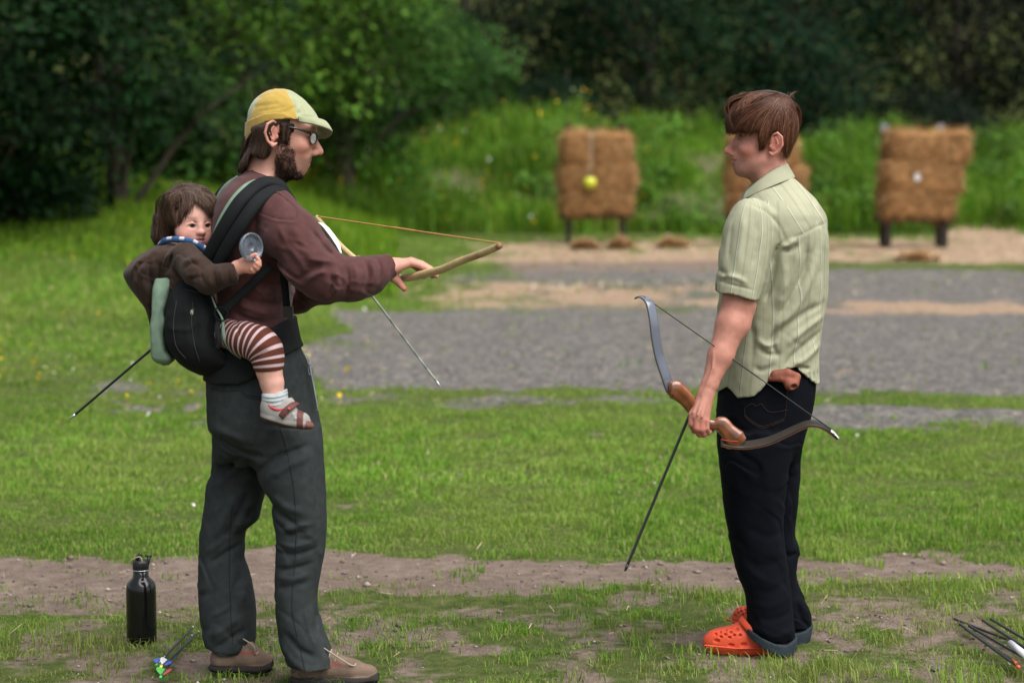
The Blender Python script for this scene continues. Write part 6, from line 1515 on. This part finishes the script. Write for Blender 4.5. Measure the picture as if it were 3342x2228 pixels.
T.folds([(-5, 14, [(2430, 1700), (2490, 1735), (2552, 1722)]), (-4, 14, [(2420, 1800), (2480, 1830), (2560, 1800)]), (4, 16, [(2480, 1480), (2500, 1600), (2525, 1720), (2550, 1830)]), (-4, 12, [(2440, 1900), (2500, 1915), (2575, 1880)]), (4, 13, [(2440, 1950), (2500, 1960), (2580, 1930)]),
         (-5, 10, [(2450, 2000), (2520, 2000), (2588, 1975)]), (7, 12, [(2450, 2030), (2520, 2055), (2588, 2040)]), (-6, 9, [(2470, 2066), (2520, 2085), (2590, 2068)]), (-4, 12, [(2370, 1480), (2420, 1440), (2470, 1430)])], 7.3, near=7.42, gain=.7)
T.folds([(-6, 8, [(2590, 1790), (2570, 1800), (2540, 1790)]), (6, 9, [(2600, 1930), (2610, 1960), (2640, 2000)]), (-7, 8, [(2590, 1960), (2605, 2000), (2640, 2040)])], 7.5)
T.wrinkle(.004, 10, 61); T.crease(.0035, 6, 64, (1, 1, 1.4), .03, (.5, .2)); T.wrinkle(.0012, 40, 62)
T.cutbelow([(2400, 2030), (2424, 2045), (2450, 2076), (2480, 2098), (2520, 2112), (2560, 2114), (2592, 2106), (2606, 2082), (2660, 2072)], 7.35)
tv, tq = T.mesh(1)
denim = mat("dark_denim", (.0030, .0040, .0068), .85, .3, 8, .3, 1100, spec=.08)
trousB = mk("trousers", tv, tq, denim, shirtman)
cuffm = mat("denim_reverse", (.028, .038, .046), .9, .15, 30, .35, 1100, spec=.1)
def cuff(rows, Y, top, bot, lo, hi):
    Cf = SDF(lin(P(lo, 2100, Y)[0], P(hi, 2100, Y)[0], .003), lin(Y - .13, Y + .13, .0035), lin(PZ(2175, Y), PZ(2000, Y), .003))
    Cf.loft(rows, Y, 0, 2.3); Cf.cutabove(top, Y); Cf.cutbelow(bot, Y); Cf.wrinkle(.003, 22, 7)
    v, f = Cf.mesh(1); mk("cuff", v, f, cuffm, trousB)
cuff([(2010, 2428, 2596, .104), (2050, 2424, 2600, .106), (2100, 2426, 2599, .105), (2150, 2440, 2596, .10)], 7.31, [(2400, 2016), (2424, 2030), (2450, 2046), (2480, 2062), (2520, 2080), (2555, 2086), (2600, 2070)], [(2400, 2040), (2424, 2046), (2445, 2068), (2470, 2088), (2490, 2100), (2525, 2116), (2575, 2124), (2592, 2118), (2610, 2090)], 2405, 2615)
cuff([(2020, 2508, 2652, .098), (2060, 2506, 2648, .098), (2110, 2510, 2636, .094)], 7.50, [(2480, 2044), (2590, 2047), (2620, 2040), (2660, 2026)], [(2480, 2100), (2590, 2104), (2630, 2096), (2660, 2090)], 2490, 2665)
# pocket stitching on the seat
th = mat("orange_thread", (.045, .020, .009), .8, .1)
def ony(SD, l, off=.002, n=24, Y=7.4):
    p = smoothline(PL(l, 7.22), n); y = SD.near_y(p[:, 0], p[:, 2]); p[:, 1] = np.where(np.isnan(y), 7.22, y) - off; return p
st_ = []
for l in ([(2433, 1333), (2455, 1318), (2470, 1326), (2485, 1317), (2500, 1336), (2520, 1345), (2572, 1338)], [(2433, 1356), (2460, 1378), (2490, 1390), (2530, 1378), (2560, 1366)], [(2433, 1362), (2460, 1384), (2490, 1396), (2530, 1384), (2560, 1372)], [(2433, 1333), (2433, 1360)]):
    st_.append(sweep(ony(T, l), .0007, 4))
for l in ([(2572, 1240), (2570, 1300), (2562, 1370)],): st_.append(sweep(ony(T, l), .0006, 4))
v, f = join(st_); mk("pocket_stitching", v, f, th, trousB)
# clogs
foam = mat("orange_foam", (.62, .075, .028), .55, .06, 20, .06, 300, spec=.35)
hole_m = mat("sock_shade", (.14, .05, .04), .9, .1)
def build_clog(du, Y, turn=0.):
    ca, sa = math.cos(turn), math.sin(turn); hp = P(2575, 2160, 7.31)
    def mv(p):
        p = np.asarray(p, float) - hp; q_ = p.copy(); q_[..., 0] = ca * p[..., 0] + sa * p[..., 1]; q_[..., 1] = -sa * p[..., 0] + ca * p[..., 1]
        return q_ + hp + np.array((dx, Y - 7.31, dz))
    dx = P(2440 + du, 2120, Y)[0] - P(2440, 2120, 7.31)[0]; dz = -PZ(2166, 7.31)
    Cg = SDF(lin(P(2275, 2120, 7.31)[0], P(2612, 2120, 7.31)[0], .0026), lin(7.31 - .075, 7.31 + .075, .0026), lin(PZ(2172, 7.31), PZ(2035, 7.31), .0026))
    Cg.loft([(2166, 2330, 2584, .036), (2158, 2308, 2592, .044), (2145, 2297, 2597, .050), (2128, 2293, 2599, .052), (2115, 2296, 2596, .051), (2100, 2308, 2570, .048), (2090, 2325, 2540, .043), (2083, 2352, 2515, .037), (2076, 2382, 2500, .031), (2066, 2402, 2486, .024), (2058, 2416, 2470, .016)], 7.31, 0, 2.4)
    Cg.ell(P(2525, 2075, 7.31), (.085, .040, .062), k=.01, op='d')
    Cg.chain(PL([(2300, 2140, 7.26), (2400, 2150, 7.252), (2500, 2150, 7.256), (2590, 2140, 7.27)]), .0035, .006)
    side = [(2340, 2128, 30), (2386, 2140, 24), (2428, 2137, 24)]
    holes = []
    for u, v in ((2320, 2096), (2336, 2104), (2352, 2110), (2350, 2098), (2366, 2103), (2380, 2111), (2384, 2096), (2395, 2104), (2405, 2088), (2414, 2104), (2368, 2092)):
        x, _, zz = P(u, v, 7.28); y = Cg.near_y(np.array([x]), np.array([zz]))[0]
        if np.isnan(y): continue
        Cg.ell((x, y, zz), (.0058, .012, .0042), k=.001, op='d'); holes.append(u)
    for u, v, w in side:
        x, _, zz = P(u, v, 7.26); y = Cg.near_y(np.array([x]), np.array([zz]))[0]
        if not np.isnan(y): Cg.ell((x, y, zz), (.0105, .010, .0055), k=.001, op='d')
    v, f = Cg.mesh(1)
    v = mv(v); o = mk("clog", v, f, foam, shirtman)
    sp = smoothline([P(2500, 2126, 7.252), P(2470, 2112, 7.248), P(2440, 2080, 7.262), P(2420, 2056, 7.29), P(2418, 2052, 7.31), P(2420, 2056, 7.33), P(2440, 2080, 7.358), P(2480, 2115, 7.37)], 26)
    a = np.linspace(-1, 1, 26)
    v, f = sweep(sp, .0105, 8, .0035, up=np.stack([-.55 + 0 * a, np.interp(a, [-1, -.2, .2, 1], [-1, -.6, .6, 1]), .5 + 0 * a], 1), sq=3); v = mv(v); mk("strap", v, f, foam, o)
    v, f = ball(P(2489, 2120, 7.246), .0085, sc_=(1, .5, 1)); v = mv(v); mk("rivet", v, f, mat("dark_rivet", (.02, .025, .03), .4, 0), o)
build_clog(0, 7.31)
build_clog(22, 7.50, RAD(50))
# ============================================================ bows, arrows, things on the ground
wood = mat("pale_wood", attr="tint", rough=.45, var=.18, vs=30, spec=.4)
BL = PL([(1632, 802, 6.40), (1600, 816, 6.46), (1559, 832, 6.52), (1500, 854, 6.62), (1440, 880, 6.71), (1400, 890, 6.78), (1353, 902, 6.86), (1310, 907, 6.93), (1255, 900, 7.03), (1190, 868, 7.14), (1120, 810, 7.28), (1070, 752, 7.40), (1034, 707, 7.50)])
bow = empty("longbow", BL[6]); tag(bow, "pale wooden longbow held flat in the capped man's near hand", "bow")
p = smoothline(BL, 90); t = np.linspace(0, 1, 90)
rr = np.interp(t, [0, .04, .25, .5, .75, 1], [.0088, .0100, .0112, .0122, .0100, .0060])
v, f = sweep(p, rr, 14, rr * 1.0)
tt = np.repeat(t, 14); c = np.tile((.52, .39, .185), (len(v), 1)); b = np.exp(-((tt - .17) / .035) ** 2)[:, None] * (.6 + .4 * np.tile(np.sin(np.arange(14) * .9), 90))[:, None]
c = c * (1 - .62 * np.clip(b, 0, 1)) + .62 * np.clip(b, 0, 1) * np.array((.27, .115, .035)); c = np.where((tt < .012)[:, None], np.array((.20, .10, .05)), c)
c = c * (.88 + .24 * vnoise(tt * 60, np.tile(np.arange(14), 90) * .7, seed=6))[:, None]
mk("limb", v, f, wood, bow, col=c)
a, b = P(1628, 793, 6.41), P(1035, 706, 7.495)
sl = np.array([a + (b - a) * x for x in np.linspace(0, 1, 40)]); x = np.linspace(0, 1, 40)
v, f = sweep(sl, np.where((x > .43) & (x < .56), .0030, .0022), 6)
mk("bowstring", v, f, mat("orange_string", (.50, .26, .085), .7, .15, 80), bow)
def vane(base, d, side, L, h, mat_, parent, name="vane"):
    """one fletching: a thin raised blade along the shaft"""
    d = d / np.linalg.norm(d); side = side - d * (side @ d); side /= np.linalg.norm(side)
    w = np.cross(d, side) * .0007
    pr = [(0, 0), (.08, .55), (.25, .95), (.5, 1.), (.75, .72), (1, 0)]
    top = [base + d * L * a + side * (.003 + h * b) for a, b in pr]; bot = [base + d * L * a + side * .0025 for a, b in pr]
    n = len(pr); V = np.concatenate([np.array(top) - w, np.array(bot) - w, np.array(top) + w, np.array(bot) + w]); F = []
    for i in range(n - 1): F += [[i, i + 1, n + i + 1, n + i], [2 * n + i, 3 * n + i, 3 * n + i + 1, 2 * n + i + 1], [i, 2 * n + i, 2 * n + i + 1, i + 1]]
    return mk(name, V, F, mat_, parent, smooth=False)
def plast(name, col): return mat(name, col, .35, .04, spec=.5)
WHT, GRN, RED, BLU, YEL, ORG = plast("white_vane", (.74, .76, .76)), plast("green_vane", (.07, .42, .06)), plast("red_vane", (.42, .05, .04)), plast("blue_vane", (.04, .09, .42)), plast("yellow_nock", (.72, .66, .05)), plast("orange_vane", (.55, .08, .03))
TEAL = plast("teal_vane", (.03, .33, .12))
carbon = mat("black_shaft", (.012, .012, .013), .35, 0, spec=.5)
steel = mat("steel_point", (.50, .52, .54), .3, 0, metal=.9)
def arrow(label, nock, tip, shaft, vanes, nock_m, r=.0032, vl=.07, vh=.014, roll=0., point=steel, off=.022, group=None, tcol=None, fade=None):
    nock, tip = np.asarray(nock, float), np.asarray(tip, float); d = tip - nock; L = np.linalg.norm(d); d /= L
    o = empty("arrow", tip); tag(o, label, "arrow", group)
    e1 = np.cross(d, (0, 1, 0)); e1 /= np.linalg.norm(e1); e2 = np.cross(d, e1)
    pts = np.array([nock + d * x for x in np.linspace(.006, L - .022, 60)])
    v, f = sweep(pts, r, 8)
    mk("shaft", v, f, shaft, o, col=None if tcol is None else np.repeat(tcol(np.linspace(0, 1, 60)), 8, 0))
    v, f = sweep([tip - d * .024, tip - d * .012, tip - d * .004, tip], [r * 1.08, r * 1.1, r * .7, r * .1], 8); mk("point", v, f, point, o)
    if nock_m: v, f = sweep([nock - d * .008, nock, nock + d * .012], [r * 1.15, r * 1.35, r * 1.1], 8); mk("nock", v, f, nock_m, o)
    for i, m in enumerate(vanes):
        a = roll + i * 2 * math.pi / max(1, len(vanes)); vane(nock + d * off, d, e1 * math.cos(a) + e2 * math.sin(a), vl, vh, m, o)
    return o
camo = mat("mottled_shaft", attr="tint", rough=.5, var=.1, vs=60)
def camof(t):
    n = vnoise(t * 46, t * 0 + 3, seed=3)[:, None]; return np.array((.075, .10, .095)) * (1 - n) + n * np.array((.33, .35, .29))
arrow("mottled grey arrow with white vanes and green nock pinched in the capped man's far hand", P(1027, 716, 7.08), P(1438, 1262, 6.97), camo, [WHT, GRN, WHT], GRN, .0036, .125, .026, 1.2, off=.012, tcol=camof)
arrow("dark arrow sticking out low behind the carrier, steel tip near the left frame edge", P(765, 908, 7.24), P(228, 1367, 7.27), carbon, [], None, .0042)
# recurve bow
rb = empty("recurve_bow", P(2290, 1370, 7.09)); tag(rb, "recurve bow with wooden riser and dark limbs in the shirted man's hand", "bow")
def riser_w(t): return np.interp(t, [0, .10, .22, .34, .46, .60, .68, .78, .90, 1], [.020, .031, .025, .0175, .015, .0175, .027, .025, .034, .024])
RL = PL([(2185, 1268, 7.035), (2205, 1272, 7.045), (2238, 1300, 7.06), (2262, 1338, 7.075), (2290, 1372, 7.082), (2325, 1385, 7.085), (2352, 1384, 7.085), (2374, 1404, 7.085), (2398, 1430, 7.085), (2420, 1448, 7.085)])
p = smoothline(RL, 60); t = np.linspace(0, 1, 60)
v, f = sweep(p, riser_w(t), 16, np.interp(t, [0, .1, .4, .6, .9, 1], [.013, .018, .016, .017, .021, .014]), up=(0, -1, .1), sq=2.8)
tt = np.repeat(t, 16); n = vnoise(tt * 5, np.tile(np.arange(16) * .5, 60), tt * 22, seed=9)[:, None]
c = np.array((.175, .058, .021)) * (.6 + .8 * n); lam = (np.abs((np.tile(np.arange(16), 60) % 8) - 4) < 1)[:, None]; c = np.where(lam, c * .55, c)
mk("riser", v, f, mat("lacquered_wood", attr="tint", rough=.22, var=.25, vs=35, spec=.5, coat=.6), rb, col=c)
UP = smoothline(PL([(2189, 1272, 7.055), (2178, 1240, 7.045), (2166, 1205, 7.04), (2152, 1160, 7.035), (2141, 1103, 7.03), (2133, 1040, 7.03), (2122, 990, 7.04), (2106, 973, 7.06), (2090, 968, 7.08), (2075, 972, 7.10)]), 50); t = np.linspace(0, 1, 50)
limb_m = mat("sky_toned_limb", (.10, .115, .15), .16, .06, spec=.6, coat=.8)  # upper limb: base colour lightened to carry the reflected sky
limb_dark = mat("dark_glass_limb", (.030, .024, .020), .4, .1, spec=.3)
back_m = mat("limb_edge_wood", (.24, .10, .045), .4, .15, 40)
upv = np.stack([np.interp(t, [0, .5, .85, 1], [.75, .70, .75, .2]), -1 + 0 * t, np.interp(t, [0, .6, .85, 1], [.2, .35, .85, 1.2])], 1)
w_ = np.interp(t, [0, .3, .75, .9, 1], [.0185, .0180, .0150, .0105, .0055])
v, f = sweep(UP, w_, 12, .0026, up=upv, sq=5); l1 = mk("limb", v, f, limb_m, rb)
v, f = sweep(UP + (0, .004, 0) - upv / np.linalg.norm(upv, axis=1)[:, None] * .0036, w_ * .98, 12, .0018, up=upv, sq=5); mk("belly_wood", v, f, back_m, l1)
LO = smoothline(PL([(2353, 1441, 7.085), (2400, 1449, 7.083), (2440, 1450, 7.080), (2497, 1440, 7.073), (2540, 1424, 7.066), (2580, 1405, 7.058), (2625, 1385, 7.05), (2660, 1381, 7.045), (2690, 1392, 7.045), (2716, 1411, 7.045), (2735, 1431, 7.045)]), 50)
upl = np.stack([np.interp(t, [0, .5, .8, 1], [.0, -.25, .1, .75]), -.42 + 0 * t, np.interp(t, [0, .5, .8, 1], [1, 1, .95, .6])], 1)
w_ = np.interp(t, [0, .3, .7, .86, .94, 1], [.022, .022, .017, .0115, .0075, .0045])
v, f = sweep(LO, w_, 12, .0026, up=upl, sq=5); l2 = mk("limb", v, f, limb_dark, rb)
nn = upl / np.linalg.norm(upl, axis=1)[:, None]
v, f = sweep(LO - nn * .0042, w_ * .99, 12, .0019, up=upl, sq=5); mk("belly_wood", v, f, back_m, l2)
v, f = sweep(LO[43:] + nn[43:] * .003 - (0, .003, 0), w_[43:] * .8, 8, .0016, up=upl[43:]); mk("limb_tip", v, f, plast("white_tip", (.6, .62, .64)), l2)
v, f = join([sweep(smoothline(PL([(2352, 1434, 7.06), (2380, 1438, 7.058), (2410, 1440, 7.06)]), 6), .0013, 5)]); mk("red_line", v, f, mat("red_veneer", (.40, .035, .015), .4, 0), rb)
v, f = ball(P(2381, 1460, 7.075), .008, sc_=(1.4, .8, .7)); mk("limb_bolt", v, f, mat("brass", (.42, .28, .08), .3, 0, metal=.9), rb)
SP = PL([(2102, 968, 7.06), (2712, 1400, 7.035)])
x = np.linspace(0, 1, 60); pts = SP[0] + (SP[1] - SP[0]) * x[:, None]; pts[:, 1] += .045 * np.clip(np.sin(np.pi * np.clip((x - .1) / .75, 0, 1)), 0, 1)
v, f = sweep(pts, np.where((x > .42) & (x < .62) | (x > .93), .0026, .0018), 6); bs_ = mk("bowstring", v, f, mat("black_string", (.022, .023, .026), .6, 0), rb)
a = np.linspace(0, 2 * math.pi, 15)
v, f = join([sweep([P(2717 + dx, 1412 + dy, 7.045) + np.array((.010 * math.cos(t), .009 * math.sin(t), -.006 * math.cos(t))) for t in a], .0017, 5, cap=False) for dx, dy in ((-10, -8), (0, 0), (6, 8))]); mk("string_loop", v, f, mat("black_string_loop", (.02, .02, .022), .6, 0), bs_)
arrow("thin black arrow hanging point-down from the shirted man's bow hand", P(2316, 1195, 7.18), P(2039, 1864, 7.10), carbon, [], None, .0046, point=carbon)
# rolled leather glove in the back pocket
gm = mat("rust_leather", (.20, .062, .036), .65, .2, 40, .25, 400)
GL = SDF(lin(P(2470, 1240, 7.2)[0], P(2640, 1240, 7.2)[0], .0026), lin(7.13, 7.30, .0026), lin(PZ(1310, 7.2), PZ(1190, 7.2), .0026))
GL.chain(PL([(2500, 1238, 7.235), (2530, 1224, 7.215), (2570, 1220, 7.208), (2600, 1228, 7.215)]), (.010, .017, .017, .012), 0)
GL.chain(PL([(2515, 1236, 7.21), (2550, 1236, 7.20), (2572, 1240, 7.20)]), (.008, .010, .008), .006)
GL.chain(PL([(2562, 1230, 7.205), (2578, 1256, 7.196)]), (.012, .018), .008); GL.chain(PL([(2600, 1232, 7.21), (2592, 1252, 7.202)]), (.012, .016), .008)
GL.ell(P(2592, 1262, 7.18), (.011, .02, .008), k=.003, op='d')
GL.chain(PL([(2505, 1232, 7.19), (2550, 1226, 7.183), (2600, 1236, 7.19)]), .0022, .002, 'd')
v, f = GL.mesh(1); tag(mk("leather_glove", v, f, gm, loc=P(2560, 1240, 7.2)), "rolled rust-brown leather glove tucked into the shirted man's back pocket", "glove")
# bottle
bc = np.array((P(463, 2110, 7.49)[0], 7.49, 0.0)); k = 1 / 1005
bottle = empty("water_bottle", bc); tag(bottle, "glossy black metal water bottle standing on the bare path", "bottle")
enam = mat("black_enamel", (.004, .004, .005), .16, 0, spec=.4, coat=.15)
v, f = lathe([(.044, .0), (.0475, .003), (.049, .008), (.0495, .03), (.0495, .165), (.0485, .182), (.044, .196), (.035, .206), (.028, .213), (.0255, .220), (.0252, .238), (.0, .238)], bc, 40); mk("bottle_body", v, f, enam, bottle)
v, f = lathe([(.0262, .236), (.0272, .2365), (.0272, .2395), (.0262, .240)], bc, 32); mk("steel_ring", v, f, steel, bottle)
capm = mat("black_cap_plastic", (.010, .010, .011), .4, 0, spec=.5)
v1 = lathe([(.0262, .240), (.0268, .242), (.0268, .262), (.024, .270), (.0, .271)], bc, 28)
v2 = sweep([bc + (-.012, 0, .262), bc + (-.010, 0, .280), bc + (-.004, 0, .288), bc + (.004, 0, .287)], .007, 8)
v3 = sweep([bc + (.018, 0, .245), bc + (.024, 0, .262), bc + (.028, 0, .283)], [.006, .006, .007], 8)
v4 = sweep([bc + (.016, 0, .284), bc + (.036, 0, .284)], .004, 8)
v, f = join([v1, v2, v3, v4]); cp = mk("cap", v, f, capm, bottle)
cord = smoothline([bc + (-.034, -.012, .263), bc + (-.026, -.016, .275), bc + (-.010, -.018, .283), bc + (.002, -.018, .284), bc + (.008, -.020, .272), bc + (.004, -.022, .264)], 18)
v, f = sweep(cord, .0022, 6); mk("cord", v, f, mat("jute_cord", (.42, .35, .25), .9, .1), cp)
# arrows lying by the boots
gz = .016
def gp(u, v, h=gz):
    y = (CAM_H - h) * FS / (v - 462.0)
    for _ in range(3): q_ = P(u, v, y); y *= (CAM_H - h) / max(CAM_H - q_[2], .1)
    return P(u, v, y)
bl = mat("grey_carbon", (.03, .033, .035), .4, .1)
GA = "arrows lying in the grass by the left boot"
arrow("arrow with white vanes and green nock in the grass between bottle and boot", gp(512, 2168, .03), gp(632, 2042, .02), bl, [WHT, WHT, BLU], GRN,   .0036, .075, .018, .4, group=GA)
arrow("arrow with blue and white vanes and yellow nock, middle one beside the boot", gp(526, 2174, .04), gp(652, 2058, .02), bl, [BLU, WHT, WHT], YEL, .0036, .075, .018, 1.0, group=GA)
arrow("arrow with red and green vanes, nearest to the camera beside the boot", gp(524, 2208, .03), gp(628, 2070, .02), bl, [RED, TEAL, GRN], GRN, .0036, .085, .024, .2, group=GA)
# black arrows in the right corner
GB = "black arrows fanned out at the right frame corner"
LB = [("longest black arrow of the corner bundle, its point furthest left", (3108, 2016), (3345, 2108), [WHT, ORG]), ("lowest black arrow of the corner bundle, with a pale band", (3130, 2034), (3310, 2158), [WHT]), ("black arrow lying under the middle of the corner bundle", (3160, 2040), (3352, 2150), [RED, YEL]),
      ("black arrow with short white vane in the corner bundle, point at the grass tuft", (3205, 2022), (3370, 2128), [WHT, WHT]), ("upper black arrow of the corner bundle crossing over the others", (3232, 2018), (3390, 2112), [WHT, ORG]), ("thin black arrow at the lower edge of the corner bundle beside the orange vane", (3150, 2050), (3330, 2180), [ORG, YEL])]
for i, (lb, a, b, vs_) in enumerate(LB):
    tipp = gp(*a, .02 + .006 * i); e = gp(*b, .035 + .008 * i); d = (e - tipp) / np.linalg.norm(e - tipp)
    arrow(lb, tipp + d * .66, tipp, carbon, vs_, ORG if i % 2 else YEL, .0047, .06, .013, .7 * i, point=carbon, group=GB)
v, f = sweep([gp(3298, 2098, .07), gp(3350, 2140, .07)], .011, 14); tag(mk("white_tube", v, f, plast("white_sleeve", (.62, .62, .66)), loc=gp(3320, 2120, 0)), "short white tube lying across the black arrows in the corner", "tube")
